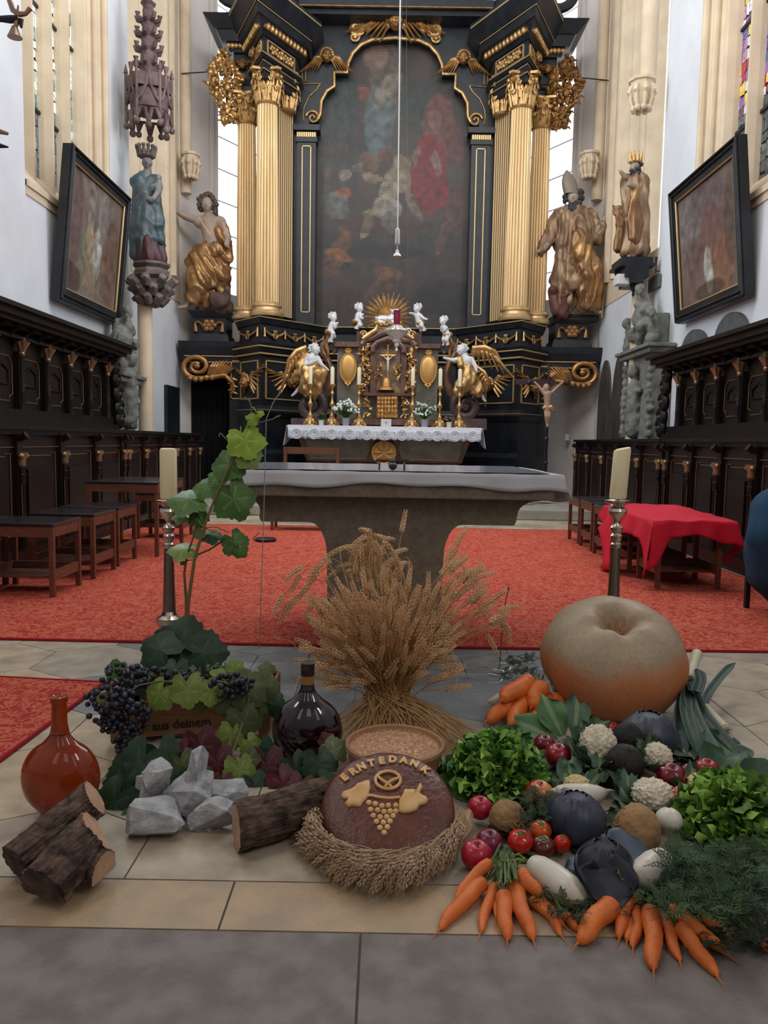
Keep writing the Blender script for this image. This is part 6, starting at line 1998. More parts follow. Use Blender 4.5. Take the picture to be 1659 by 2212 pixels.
# processional crucifix on the right
fg = Fig(12.6)
t = thing('processional_crucifix', 'dark processional crucifix with painted wooden figure before the right end of the high altar', 'crucifix', tuple(fg.J(1182, 1000, 0)))
b = MB()
b.tube([fg.J(1186, 785), fg.J(1184, 835)], .045, 8, flat=.4)
b.box(fg.J(1140, 0).x, fg.J(1228, 0).x, 12.58, 12.62, fg.J(1184, 832).z, fg.J(1184, 820).z)
b.tube([fg.J(1183, 830), fg.J(1180, 930)], .03, 8)
for px in (1143, 1225): b.ball(fg.J(px, 826), .05, 8, 6)
b.build('cross', mat('cross_wood', (.03, .014, .012), .5), t, smooth=30)
pole = MB().tube([fg.J(1180, 925), V((fg.J(1180, 925).x-.03, 12.6, .30))], .018, 8)
pole.ball(fg.J(1180, 948), .04).ball(fg.J(1179, 1000), .035)
pole.lathe([(.16, .29), (.15, .31), (.05, .34), (.02, .40)], (fg.J(1180, 925).x-.03, 12.6, 0), 20)
pole.build('pole', M_black, t)
pr = head(fg, 1178, 838, 8, dy=-.06) + [fg.c((1181, 852, -.06), 9, (1181, 872, -.06), 7)]
for s in (-1, 1):
 pr += fg.chain(((1181+s*8, 850, -.06), 4), ((1183+s*18, 838, -.06), 3.4), ((1184+s*30, 826, -.05), 2.2)) + hand(fg, 1184+s*30, 826, 2.4, s*6, -5, -.05)
 pr += fg.chain(((1181+s*3, 885, -.06), 5), ((1180+s*3, 900, -.1), 4), ((1180+s, 916, -.07), 2.4), ((1180, 922, -.09), 2))
pr += [fg.c((1181, 872, -.06), 7, (1181, 884, -.06), 7.5)]
sculpt('figure', pr, .010, mat('painted_flesh', (.36, .22, .16), .5), t, iters=2)
sculpt('loincloth', [fg.c((1174, 881, -.07), 5, (1188, 880, -.07), 5), fg.c((1189, 880, -.08), 4, (1192, 888, -.09), 2.5)], .010, M_gold, t, fn=folds(.02, 16))
# chandelier arm at the left edge
fg = Fig(6.2)
t = thing('chandelier', 'brass and dark iron chandelier arms reaching in at the upper left edge', 'chandelier', tuple(fg.J(-60, 60)))
MBz = mat('old_brass', (.30, .19, .13), .35, .7)
b = MB()
b.tube([fg.J(-70, 60), fg.J(-30, 45), fg.J(0, 41), fg.J(22, 42), fg.J(40, 40)], [.03, .025, .022, .03, .025], 8)
b.tube([fg.J(45, 42), fg.J(46, 60)], [.022, .01], 8)
b.tube([fg.J(-80, 285), fg.J(-30, 310), fg.J(18, 318)], [.05, .04, .006], 8)
b.tube([fg.J(-80, 320), fg.J(-75, 60)], .05, 10)
b.build('iron_arm', mat('dark_iron', (.02, .012, .018), .5, .4), t)
b = MB()
b.tube([fg.J(24, -12), fg.J(21, 2), fg.J(28, 22), fg.J(42, 31), fg.J(56, 30), fg.J(66, 18)], [.022]*4+[.018, .02], 8)
b.tube([fg.J(40, 12), fg.J(38, 36), fg.J(35, 55)], [.008, .018, .02], 8)
b.lathe([(.055, -.05), (.045, -.03), (.02, .03)], fg.J(32, 66), 20)
b.build('brass_arm', MBz, t)
b = MB()
b.tube([fg.J(-30, 285), fg.J(0, 284), fg.J(17, 289)], [.03, .02, .012], 8)
b.build('brass_arm', MBz, t)
# ================================================================== FREESTANDING STONE ALTAR
YE = 3.78
t = thing('stone_altar', 'massive brown stone altar table with cavetto underside behind the wheat sheaf', 'altar', (0, 4.3, 0))
z1 = atY(836, 1049, YE).z+.06
zs0 = atY(836, 1076, YE).z
zb0 = atY(836, 1131, YE+.11).z
xA = atY(1199, 1060, YE).x
xB = atY(1115, 1120, YE+.11).x
xS, xS2 = atY(958, 1200, YE+.11).x, atY(706, 1200, YE+.11).x
b = MB().box(-xA+.03, xA, YE, 4.98, zs0, z1)
b.build('slab', M_stone, t, smooth=False, bevel=.006)
prof = [(-xA+.06, zs0), (xA-.03, zs0)]
for k in range(7):
 q = k/6*PI/2
 prof.append((xA-.05-(xA-.05-xB)*math.sin(q)*.95, zs0-.01-(zs0-.01-zb0)*.55*(1-math.cos(q))))
prof += [(xB, zb0+.02), (xB-.01, zb0), (xS+.09, zb0)]
for k in range(1, 7):
 q = k/6*PI/2
 prof.append((xS+.09*(1-math.sin(q)), zb0-.17*(1-math.cos(q))))
prof += [(xS-.015, 0), (xS2+.01, 0), (xS2, zb0-.17)]
for k in range(5, -1, -1):
 q = k/6*PI/2
 prof.append((xS2-.09*(1-math.sin(q)), zb0-.17*(1-math.cos(q))))
xBl = -xB+.02
prof += [(xBl+.01, zb0), (xBl, zb0+.02)]
for k in range(6, -1, -1):
 q = k/6*PI/2
 prof.append((-(xA-.05)+.03+(xA-.05-xB)*math.sin(q)*.95, zs0-.01-(zs0-.01-zb0)*.55*(1-math.cos(q))))
b = MB().prism([(x, YE+.11, z) for x, z in prof], (0, 1.0, 0))
b.build('block_and_stem', M_stone, t, smooth=False)
t = thing('altar_cloth', 'white altar cloth under a clear glossy sheet on the stone altar', 'altar cloth', (0, 4.3, z1))
b = MB()
ycl = YE-.012
def ctop(u, v):
 x = -xA+.02+(2*xA+.02)*u
 y = ycl+1.2*v
 return V((x, y, z1+.006+.0015*math.sin(u*40+v*9)))
b.grid(40, 12, ctop)
lo = lambda u: .068+.010*math.sin(u*9)+.007*math.sin(u*23+1)+(.02*max(0, (u-.9)*10)**2)
b.grid(90, 4, lambda u, v: V((-xA+.02+(2*xA+.02)*u+.02*v*max(0, (u-.95)*20), ycl-.002-.006*math.sin(u*30)*v, z1+.006-lo(u)*v)))
# hanging sides with flared corners
for s in (-1, 1):
 b.grid(12, 6, lambda u, v: V((s*(xA+.02)+(.0 if s > 0 else .02)+s*(.015*v+.05*v*(1-u)**4+.01*math.sin(u*20)*v), ycl+1.2*u, z1+.006-(.12+.03*math.sin(u*7))*v)))
b.build('cloth', mat('altar_linen', (.52, .52, .57), .8, c2=(.60, .60, .64), ns=5), t, solid=.003)
b = MB()
b.grid(30, 16, lambda u, v: V((-xA+.04+(2*xA-.06)*u, ycl+.012+1.17*v, z1+.0115+.002*noise.noise(V((u*14, v*9, 0))))))
b.build('clear_sheet', mat('clear_plastic', (.26, .28, .33), .12, c2=(.36, .38, .43), ns=3, spec=.8, bump=.06, bs=5), t)
# small crucifix lying towards us with its stand
c = atY(848, 1018, 4.0)
t = thing('altar_crucifix', 'small bronze crucifix lying on a stand on the stone altar cloth', 'crucifix', (c.x, 4.0, z1+.012))
zt_ = z1+.0125
b = MB()
b.tube([(c.x-.105, 4.02, zt_+.04), (c.x+.105, 4.02, zt_+.042)], .006, 6)
for q in (-.068, .06):
 b.tube([(c.x+q, 4.02, zt_+.04), (c.x+q, 3.97, zt_+.001)], .005, 6)
b.tube([(c.x, 3.90, zt_+.012), (c.x, 4.25, zt_+.05)], .01, 6)
b.build('stand', mat('bronze', (.10, .06, .045), .4, .7), t)
b = MB()
b.ball((c.x, 3.90, zt_+.019), (.022, .03, .019), 12, 8)
b.tube([(c.x, 3.92, zt_+.025), (c.x, 4.05, zt_+.045)], [.022, .014], 8)
b.tube([(c.x-.08, 4.0, zt_+.047), (c.x, 3.96, zt_+.045), (c.x+.08, 4.0, zt_+.047)], .008, 6)
b.build('figure', mat('bronze_dark', (.05, .035, .035), .4, .6), t)
# ================================================================== TALL CANDLE STANDS
def candle_stand(px, pytop, label, first=[None]):
 Y = 4.02
 k = Y/1680*1.003
 c = atY(px, 1085, Y)
 t = thing('candle_stand', label, 'candle stand', (c.x, Y, 0))
 prof_px = [(1395, 62), (1388, 62), (1384, 50), (1374, 30), (1364, 19), (1356, 17), (1350, 24), (1342, 28), (1334, 27), (1328, 17), (1320, 14)]
 Z = lambda py: max(0.0, atY(px, py, Y).z)
 zoff = Z(1390)
 b = MB()
 b.lathe([(k*r, max(0, Z(py)-zoff) if py > 1380 else Z(py)) for py, r in prof_px], (c.x, Y, 0), 32)
 b.build('silver_base', M_silver, t)
 b = MB()
 b.lathe([(k*r, Z(py)) for py, r in [(1186, 8), (1180, 12), (1175, 12), (1171, 8), (1165, 12), (1157, 13), (1151, 8), (1146, 13), (1139, 14), (1132, 8), (1126, 7), (1118, 11), (1112, 18), (1104, 21), (1098, 19), (1095, 12), (1091, 16), (1087, 24), (1084, 27), (1081, 27), (1083, 20), (1085, 0)]], (c.x, Y, 0), 36, lobes=lambda a, z: 1.0)
 b.build('silver_knops', M_silver, t)
 b = MB().lathe([(k*14, Z(1322)), (k*11.5, Z(1250)), (k*10, Z(1180))], (c.x, Y, 0), 48, flute=12, fd=.002)
 b.build('fluted_shaft', mat('shaft_metal', (.22, .18, .14), .35, .8), t, smooth=60)
 b = MB().tube([(c.x, Y, Z(1085)), (c.x, Y, Z(1074))], .012, 8)
 b.build('candle_spike', M_silver, t)
 cz0, cz1 = Z(1077), Z(968)
 r = k*18
 b = MB().lathe([(0, cz0), (r*.93, cz0), (r, cz0+.008), (r*1.0, cz1-.016), (r*.93, cz1-.004), (r*.7, cz1), (r*.25, cz1-.012), (0, cz1-.014)], (0, 0, 0), 28, lobes=lambda a, z: 1.0)
 for i, v in enumerate(b.v):
  x, y, z = v
  if z > cz1-.02 and pytop:   # unevenly burnt rim
   z += .010*(x/r)
  b.v[i] = (c.x+x+(z-cz0)*.05*pytop, Y+y, z)
 b.build('candle', mat('pillar_candle', (.80, .72, .46), .5, sub=.3), t)
 return t
candle_stand(364, 0, 'tall silver candle stand with ivory pillar candle behind the grapevine on the left')
candle_stand(1334, 1, 'tall silver candle stand with leaning ivory pillar candle behind the pumpkin')
# ================================================================== STOOLS, TABLE, BENCH
def stool(x, y, w_, d_, h, name, label, group=None, cat='stool', shelf=True):
 """x,y = centre"""
 t = thing(name, label, cat, (x, y, 0), group)
 x0, x1, y0, y1 = x-w_/2, x+w_/2, y-d_/2, y+d_/2
 MB().box(x0-.003, x1+.003, y0-.003, y1+.003, h-.025, h).build('seat', mat('dark_seat', (.020, .017, .020), .22, spec=.6), t, smooth=False, bevel=.006)
 for xx in (x0, x1-.035):
  for yy in (y0, y1-.035):
   MB().box(xx, xx+.035, yy, yy+.035, 0, h-.025).build('leg', M_brown, t, smooth=False, bevel=.003)
 b = MB()
 for yy in (y0+.004, y1-.026):
  b.box(x0+.035, x1-.035, yy, yy+.022, h-.095, h-.025)
 for xx in (x0+.004, x1-.026):
  b.box(xx, xx+.022, y0+.035, y1-.035, h-.095, h-.025)
 b.build('apron', M_brown, t, smooth=False)
 if shelf:
  b = MB()
  for xx in (x0+.008, x1-.026):
   b.box(xx, xx+.018, y0+.035, y1-.035, .12, .19)
  b.box(x0+.03, x1-.03, y1-.06, y1-.04, .12, .19)
  b.box(x0+.02, x1-.02, y0+.1, y1-.05, .125, .14)
  b.build('shelf', M_brown, t, smooth=False)
 return t
g = 'small stools in the choir'
s0 = stool(-2.49, 5.44, .50, .48, .515, 'stool', 'dark topped wooden stool nearest the camera on the left', g)
dup(s0, (-3.02+.0, 5.42, 0), label='dark topped wooden stool at the very left edge, beside the nearest left stool', group=g)
dup(s0, (-2.48, 6.15, 0), label='second dark topped wooden stool of the left row counted from the front', group=g)
dup(s0, (-2.50, 6.75, 0), label='third dark topped wooden stool of the left row, before the taller table', group=g)
stool(-2.42, 7.55, .66, .9, .70, 'side_table', 'taller wooden side table with dark top behind the left row of stools', cat='table', shelf=False)
dup(s0, (-2.45, 8.6, 0), label='stool almost hidden behind the left silver candle stand, beyond the side table', group=g)
dup(s0, (2.38, 8.80, 0), label='farthest wooden stool of the right row by the platform step', group=g)
dup(s0, (2.37, 8.22, 0), label='second farthest wooden stool of the right row', group=g)
dup(s0, (2.36, 7.63, 0), label='wooden stool of the right row standing behind the right candle stand', group=g)
dup(s0, (2.35, 6.9, 0), label='wooden stool under the back part of the red cloth', group=g)
dup(s0, (2.34, 6.17, 0), label='wooden stool under the front of the red cloth', group=g)
# low wooden bench behind the stone altar, chair at the high altar, floor microphone box
t = stool(-.82, 9.55, 1.15, .36, .36, 'low_bench', 'low reddish wooden bench seen under the stone altar, left of its stem', cat='bench', shelf=False)
for ch in [c for c in bpy.data.objects if c.parent == t]:
 if ch.name.startswith('seat'):
  ch.data.materials[0] = mat('bench_red', (.22, .05, .03), .5)
t = thing('wooden_settle', 'plain brown wooden settle standing left before the high altar mensa', 'bench', (-1.25, 12.1, .15))
b = MB()
x0, x1 = atY(613, 980, 11.9).x, atY(733, 980, 11.9).x
zz0, zz1 = atY(670, 966, 11.9).z, atY(670, 981, 11.9).z
b.box(x0, x1, 11.88, 11.92, zz1, zz0)
b.box(x0, x0+.05, 11.86, 11.94, .15, zz0); b.box(x1-.05, x1, 11.86, 11.94, .15, zz0)
b.build('backrest', mat('settle_wood', (.12, .045, .022), .5), t, smooth=False)
MB().box(x0, x1, 11.5, 11.9, .52, .56).box(x0, x0+.05, 11.5, 11.55, .15, .52).box(x1-.05, x1, 11.5, 11.55, .15, .52).build('seat', _mats['settle_wood'], t, smooth=False)
c = atZ(574, 1171)
b = MB().lathe([(.10, .01), (.115, .015), (.115, .035), (.10, .045), (0, .047)], (c.x, c.y, .001), 24)
o = b.build('floor_microphone', mat('black_plastic', (.012, .012, .014), .35))
tag(o, 'flat black microphone base on the red carpet left of the stone altar stem', 'microphone')
pts = [c+V((-.1, .02, .018)), c+V((-.2, .1, .014)), c+V((-.16, .35, .014)), c+V((-.2, .8, .014))]
MB().tube(bez(*pts, 14), .006, 5).build('cable', mat('red_cable', (.12, .02, .02), .5), o)
# ================================================================== RED CLOTH AND BLUE JACKET
t = thing('red_cloth', 'bright red cloth thrown over two stools on the right', 'cloth', (2.3, 6.5, .53))
M_redc = mat('red_fabric', (.62, .004, .030), .75, c2=(.50, .003, .022), ns=3, bump=.1, bs=6)
X0, X1, Y0, Y1 = 2.03, 2.66, 5.86, 7.25
def wv(x, y): return .018*noise.noise(V((x*4, y*3, 0)))+.010*noise.noise(V((x*9, y*7, 4)))
zt_ = .540
b = MB()
def top(u, v):
 x, y = X0+(X1-X0)*u, Y0+(Y1-Y0)*v
 bump = .05*math.exp(-((u-.75)**2+(v-.6)**2)*12)+.035*math.exp(-((u-.35)**2+(v-.75)**2)*16)
 return V((x+.02*math.sin(v*9), y, zt_+abs(wv(x, y))+bump))
b.grid(30, 34, top)
# one continuous skirt all the way around the edge, with locally different drops
per = []
for i in range(30): per.append((i/30, 0))
for i in range(34): per.append((1, i/34))
for i in range(30): per.append((1-i/30, 1))
for i in range(34): per.append((0, 1-i/34))
per.append((0, 0))
def drop(u, v):
 if v == 0 and u < .999: return .135+.03*math.cos(u*7)+.22*max(0, 1-u*5)
 if u >= .999: return .10+.10*math.exp(-(v/.12)**2)+.02*math.sin(v*20)
 if v >= .999: return .10
 d = .16
 d += .36*math.exp(-((v-.62)/.16)**4) + .30*math.exp(-((v-.04)/.10)**4)
 return min(d, .515)
def skirt(a, q):
 i = min(int(round(a*(len(per)-1))), len(per)-1)
 u, v = per[i]
 p = top(u, v)
 ox = (-1 if u <= 0 else (1 if u >= 1 else 0))
 oy = (-1 if v <= 0 else (1 if v >= 1 else 0))
 d = drop(u, v)
 fl = .010+.02*math.sin(i*.9)+(.10*q if (u <= 0 and .4 < v < .85) else .03)
 return p+V((ox*fl*q, oy*(.01+.012*math.sin(i*.7))*q, -d*q))
b.grid(len(per)-1, 8, skirt)
b.build('fabric', M_redc, t, solid=.004)
b = MB().tube([(2.685, 5.9, .42), (2.70, 5.95, .33), (2.63, 5.98, .22)], [.02, .03, .035], 8, flat=.4)
b.build('trailing_sleeve', mat('plum_fabric', (.22, .003, .035), .8), t)
fg = Fig(5.0)
pr = [fg.c((1700, 1110, .1), 60, (1700, 1200, .1), 75), fg.c((1668, 1110, .05), 34, (1655, 1160, 0), 42), fg.c((1655, 1160, 0), 40, (1672, 1235, .05), 42), fg.c((1690, 1240, .1), 60, (1730, 1290, .1), 50)]
t = thing('blue_jacket', 'rounded blue jacket bulging into the photo at the right edge', 'jacket', tuple(fg.J(1690, 1300, .1)))
sculpt('jacket_body', pr, .022, mat('blue_fleece', (.010, .040, .085), .95, c2=(.012, .060, .12), ns=5, bump=.3, bs=90), t, fn=lambda c, n: .012*noise.noise(V((c.x*4, c.y*4, c.z*7)))+.003*noise.noise(c*60))
b = MB()
p = fg.J(1700, 1290, .1)
b.box(p.x-.16, p.x+.35, 4.85, 5.3, .42, .45)
for dx in (-.15, .31):
 for yy in (4.87, 5.25): b.box(p.x+dx, p.x+dx+.03, yy, yy+.03, 0, .42)
b.build('chair_seat', mat('black_chair', (.01, .01, .012), .5), t, smooth=False)
# ================================================================== HARVEST DISPLAY: SHARED PIECES
M_wheat = mat('wheat_ear', (.56, .33, .165), .7, c2=(.74, .49, .27), ns=25)
M_straw = mat('wheat_straw', (.36, .19, .065), .6, c2=(.52, .32, .14), ns=18)
M_pwheat = mat('pale_wheat', (.40, .27, .16), .75, c2=(.54, .40, .27), ns=25)
def grain(b, p, t, o, L, w_):
 """one plump spikelet: base p, pointing along t tilted outwards o"""
 d = (t+o*.35).normalized()
 s_ = d.cross(o)
 s_ = s_.normalized() if s_.length > 1e-5 else d.orthogonal().normalized()
 o2 = s_.cross(d)
 m = p+d*L*.42+o*w_*.6
 b.add([p, m+s_*w_, m+o2*w_, m-s_*w_, m-o2*w_, p+d*L+o*w_*.5], [(0, 2, 1), (0, 3, 2), (0, 4, 3), (0, 1, 4), (5, 1, 2), (5, 2, 3), (5, 3, 4), (5, 4, 1)])
def ear(b, pts, size=.0052, awn=0.0):
 """wheat ear along a centre line"""
 n = len(pts)
 for i in range(n-1):
  p, q = pts[i], pts[i+1]
  t = (q-p).normalized()
  a = t.orthogonal().normalized()
  c = t.cross(a)
  ta = 1.0-.45*(i/(n-1))**2
  ph = .8 if i % 2 else 0
  for k in range(3):
   g_ = ph+2*PI*k/3
   o = a*math.cos(g_)+c*math.sin(g_)
   grain(b, p+o*size*.45, t, o, size*2.9*ta, size*.62*ta)
   if awn and k == i % 3:
    e = p+(t+o*.28).normalized()*awn*(1-.3*i/n)
    b.add([p+o*size*.5, p+o*size*.5+c*.0007, e], [(0, 1, 2)])
 return b
def straw(b, pts, r=.0016):
 b.tube(pts, [r]*(len(pts)-1)+[r*.7], 4)
def leaf5(size, seed=0, lobes=5, droop=.25, cup=.12):
 """vine leaf as (verts, faces) in its own xy plane, stalk end at the origin, tip along +y"""
 random.seed(seed)
 N, RG = 60, 5
 vs, fs = [V((0, 0, 0))], []
 ph = rnd(-.2, .2)
 for j in range(1, RG+1):
  q = j/RG
  for k in range(N):
   a = 2*PI*k/N
   al = a-PI/2                  # 0 at the stalk notch
   lob = .92+.085*math.cos(5*(a-PI/2)+ph*.3)
   notch = 1-.5*math.exp(-((math.sin((a+PI/2)/2))/.13)**2)
   serr = 1+.055*(((a*20/2/PI+seed*.3) % 1)*2-1)+.03*math.sin(a*13+seed)
   r = size*.5*lob*notch*(serr if j == RG else 1)*q
   x, y = r*math.cos(a), r*math.sin(a)
   vein = abs(math.sin(2.5*(a-PI/2)))
   z = -droop*(x*x+y*y)/size+cup*size*.25*q*vein*.5+.03*size*noise.noise(V((x/size*4, y/size*4, seed*3.3)))*q
   z -= abs(x)*.12
   vs.append(V((x, y+size*.42, z)))
 vs[0] = V((0, size*.42, 0))
 for k in range(N):
  fs.append((0, 1+k, 1+(k+1) % N))
 for j in range(RG-1):
  for k in range(N):
   k2 = (k+1) % N
   fs.append((1+j*N+k, 1+(j+1)*N+k, 1+(j+1)*N+k2, 1+j*N+k2))
 return vs, fs
def veined(name, c, c2, vein, rough=.45):
 """leaf material with pale radiating veins in the leaf's own coordinates"""
 m = mat(name, c, rough, c2=c2, ns=18, spec=.4)
 nt = m.node_tree
 b = nt.nodes['Principled BSDF']
 src = b.inputs['Base Color'].links[0].from_socket
 a = nt.nodes.new('ShaderNodeAttribute')
 a.attribute_name = 'Col'
 mx = nt.nodes.new('ShaderNodeMix')
 mx.data_type = 'RGBA'
 nt.links.new(a.outputs['Fac'], mx.inputs[0])
 nt.links.new(src, mx.inputs[6])
 mx.inputs[7].default_value = (*vein, 1)
 nt.links.new(mx.outputs[2], b.inputs['Base Color'])
 return m
L_dark = veined('vine_leaf_dark', (.010, .032, .014), (.018, .050, .020), (.03, .075, .03))
L_mid = veined('vine_leaf_green', (.045, .115, .018), (.075, .165, .03), (.13, .22, .06))
L_light = veined('vine_leaf_light', (.12, .19, .03), (.19, .25, .055), (.25, .30, .10))
L_yel = veined('vine_leaf_yellow', (.17, .27, .015), (.25, .35, .03), (.33, .42, .09))
L_olive = veined('vine_leaf_olive', (.055, .075, .022), (.085, .10, .035), (.12, .13, .06))
L_red = veined('vine_leaf_red', (.095, .010, .016), (.055, .012, .014), (.13, .04, .03))
L_pale = veined('vine_leaf_pale', (.17, .20, .10), (.12, .16, .07), (.25, .27, .16))
def vine_leaf(parent, p, size, nrm, tipd, m, seed=0, name='leaf', stalk=None, droop=.25):
 vs, fs = leaf5(size, seed, droop=droop)
 n = V(nrm).normalized()
 y = V(tipd)
 y = (y-n*y.dot(n)).normalized()
 x = y.cross(n)
 M = Matrix(((x.x, y.x, n.x, p[0]), (x.y, y.y, n.y, p[1]), (x.z, y.z, n.z, p[2]), (0, 0, 0, 1)))
 off = V((0, size*.42, 0))
 b = MB()
 vv = [M @ (v-off) for v in vs]
 N = 60
 for f in fs:
  c = sum((vs[i] for i in f), V())/len(f)-off
  a = math.atan2(c.y, c.x)
  r = c.length/(size*.5)
  # distance from the five main veins
  dv = min(abs((a-(PI/2+k*2*PI/5)+PI) % (2*PI)-PI) for k in range(5))
  k_ = .85 if dv*max(r, .12) < .03 and r < .85 else .0
  b.c.append((k_, k_, k_))
 b.v = [tuple(v) for v in vv]
 b.f = fs
 if stalk is not None:
  q = V(stalk)
  s0 = len(b.v)
  b.tube([M @ (V((0, size*.02, 0))-off), (V(p)-y*size*.45).lerp(q, .5)+V((0, 0, .01)), q], .0022, 5, col=(.5, .5, .5))
 return b.build(name, m, parent, smooth='all')
def P3(px, py, Y): return atY(px, py, Y)
def W_(px, Y): return px*Y/1680*1.05
# ================================================================== BUILT IN ORDER FROM THE BACK
# ---- clear plastic sheet on the tiles round the altar foot
t = thing('plastic_sheet', 'crumpled clear plastic sheet on the grey tiles under the wheat sheaf', 'sheet', (0, 3.2, 0))
a0, a1 = atZ(560, 1440), atZ(1180, 1440)
b = MB()
def sh_(u, v):
 x = -.86+1.72*u+.05*math.sin(v*7)
 y = 2.55+1.13*v+.06*math.sin(u*6)
 z = .006+.012*abs(noise.noise(V((x*5, y*5, 1))))+.010*abs(noise.noise(V((x*14, y*14, 3))))
 return V((x, y, z))
b.grid(110, 70, sh_)
b.build('film', mat('clear_film', (.62, .68, .74), .12, alpha=.20, spec=.9), t, smooth='all')
# ---- vine shoot standing behind the crate
VY = 3.3
t = thing('grapevine_shoot', 'tall leafy grapevine shoot rising beside the left candle stand', 'vine', tuple(atZ(404, 1430)))
b = MB()
st = [(404, 1440), (403, 1370), (407, 1300), (420, 1210), (440, 1140), (465, 1075), (492, 1015), (522, 960), (540, 915), (543, 880), (538, 858)]
pts = [P3(x, y, VY-.2*(1-i/10)) for i, (x, y) in enumerate(st)]
pts[0].z = .01
b.tube(pts, [.009, .008, .008, .007, .006, .005, .005, .004, .003, .002, .001], 7)
st2 = [(403, 1370), (402, 1290), (398, 1240), (404, 1200), (418, 1160), (424, 1120)]
b.tube([P3(x, y, VY-.1) for x, y in st2], [.007, .006, .005, .005, .004, .003], 7)
b.build('stem', mat('vine_stem', (.20, .085, .035), .6, c2=(.12, .13, .04), ns=10), t)
b = MB()
for tp in ([(420, 1200), (455, 1185), (480, 1168)], [(425, 1200), (450, 1190), (478, 1172), (486, 1166)], [(543, 880), (540, 868), (530, 858), (522, 862)], [(540, 915), (565, 912), (590, 905), (606, 897)], [(590, 905), (600, 898), (605, 900)], [(522, 960), (495, 955), (482, 942), (476, 935), (473, 938), (474, 944)]):
 b.tube([P3(x, y, VY-.05) for x, y in tp], .0022, 5)
b.build('tendril', mat('tendril_green', (.16, .20, .08), .6), t)
b = MB().tube([P3(x, y, VY+.1) for x, y in [(560, 1400), (570, 1100), (575, 905), (590, 870), (606, 845)]], .0022, 5)
o = b.build('pale_stem', mat('pale_grey_stem', (.30, .31, .30), .6), t)
lv = [(545, 905, 30, L_yel, (.2, -1, .4), (.8, 0, .3)), (562, 893, 18, L_yel, (0, -1, .6), (1, 0, -.2)), (530, 952, 84, L_yel, (.1, -1, .5), (.3, 0, -1)), (536, 985, 60, L_light, (.2, -1, .3), (.6, 0, -1)), (494, 1003, 78, L_mid, (-.1, -1, .5), (-.2, 0, -1)), (446, 1052, 62, L_mid, (-.2, -1, .9), (-1, 0, .1)),
  (408, 1078, 92, L_mid, (-.1, -1, 1.5), (-1, 0, -.1)), (505, 1078, 96, L_mid, (.3, -1, .2), (.5, 0, -1)), (392, 1116, 42, L_light, (0, -1, 1.6), (-1, 0, -.2)), (428, 1118, 46, L_mid, (.1, -1, .3), (.2, 0, -1)), (458, 1156, 48, L_dark, (.2, -1, 1.5), (1, 0, -.1)), (398, 1186, 70, L_light, (0, -.8, 1.6), (-1, 0, -.15)),
  (508, 1172, 62, L_mid, (.4, -1, .3), (.5, 0, -.8)), (520, 1190, 34, L_mid, (.3, -1, .1), (.6, 0, -.7)), (394, 1216, 12, L_mid, (0, -1, .5), (0, 0, 1)), (430, 1150, 30, L_light, (0, -1, .4), (-.4, 0, -1)), (470, 1030, 44, L_mid, (.1, -1, 1), (-.6, 0, .4))]
for i, (x, y, sz, m, n, td) in enumerate(lv):
 vine_leaf(t, P3(x, y, VY-.06-.01*(i % 4)), W_(sz, VY), n, td, m, i+1, stalk=min(pts, key=lambda q: (q-P3(x, y, VY)).length))
# ---- wooden crate with vine garland and grapes
CY = 2.72
t = thing('wooden_crate', 'wooden wine crate with dark gothic lettering, hung with vine leaves and grapes', 'crate', (P3(405, 1600, CY).x, 2.85, 0))
M_crate = mat('crate_pine', (.27, .12, .055), .6, c2=(.19, .08, .038), ns=4, stretch=(1, 6, 14))
xl_, xr_ = P3(236, 1590, CY).x, P3(575, 1590, CY).x
zA, zB = P3(400, 1590, CY).z, P3(400, 1520, CY).z
for x in (xl_, xr_-.03):
 for y in (CY+.012, CY+.25):
  MB().box(x, x+.03, y, y+.03, 0, zB+.05).build('corner_post', M_crate, t, smooth=False)
MB().box(xl_, xr_, CY+.02, CY+.27, zA-.01, zA+.002).build('bottom_board', M_crate, t, smooth=False)
fb = MB()
F0, F1 = P3(268, 1597, CY), P3(516, 1573, CY)
F2, F3 = P3(520, 1500, CY), P3(262, 1520, CY)
fb.prism([F0, F1, F2, F3], (0, .012, 0))
fb.box(xl_, xr_, CY+.25, CY+.27, zA+.02, zB+.04)
fb.box(xl_-.012, xl_, CY+.01, CY+.28, zA+.02, zB+.04)
fb.box(xr_, xr_+.012, CY+.01, CY+.28, zA+.02, zB+.04)
fb.build('side_board', M_crate, t, smooth=False)
ang = math.atan2(F1.z-F0.z, F1.x-F0.x)
tc = P3(392, 1564, CY-.0015)
Mt = Matrix.Translation(tc) @ Matrix.Rotation(-ang, 4, 'Y') @ Matrix.Rotation(PI/2, 4, 'X')
text_obj('lettering', 'aus deinem', .047, Mt, mat('burnt_letter', (.022, .012, .008), .8), t, ext=.001, font_off=.0006)
t = thing('vine_garland', 'vine leaves in green, olive and red draped over and under the wooden crate', 'vine leaves', (P3(405, 1600, CY).x, CY-.05, .0))
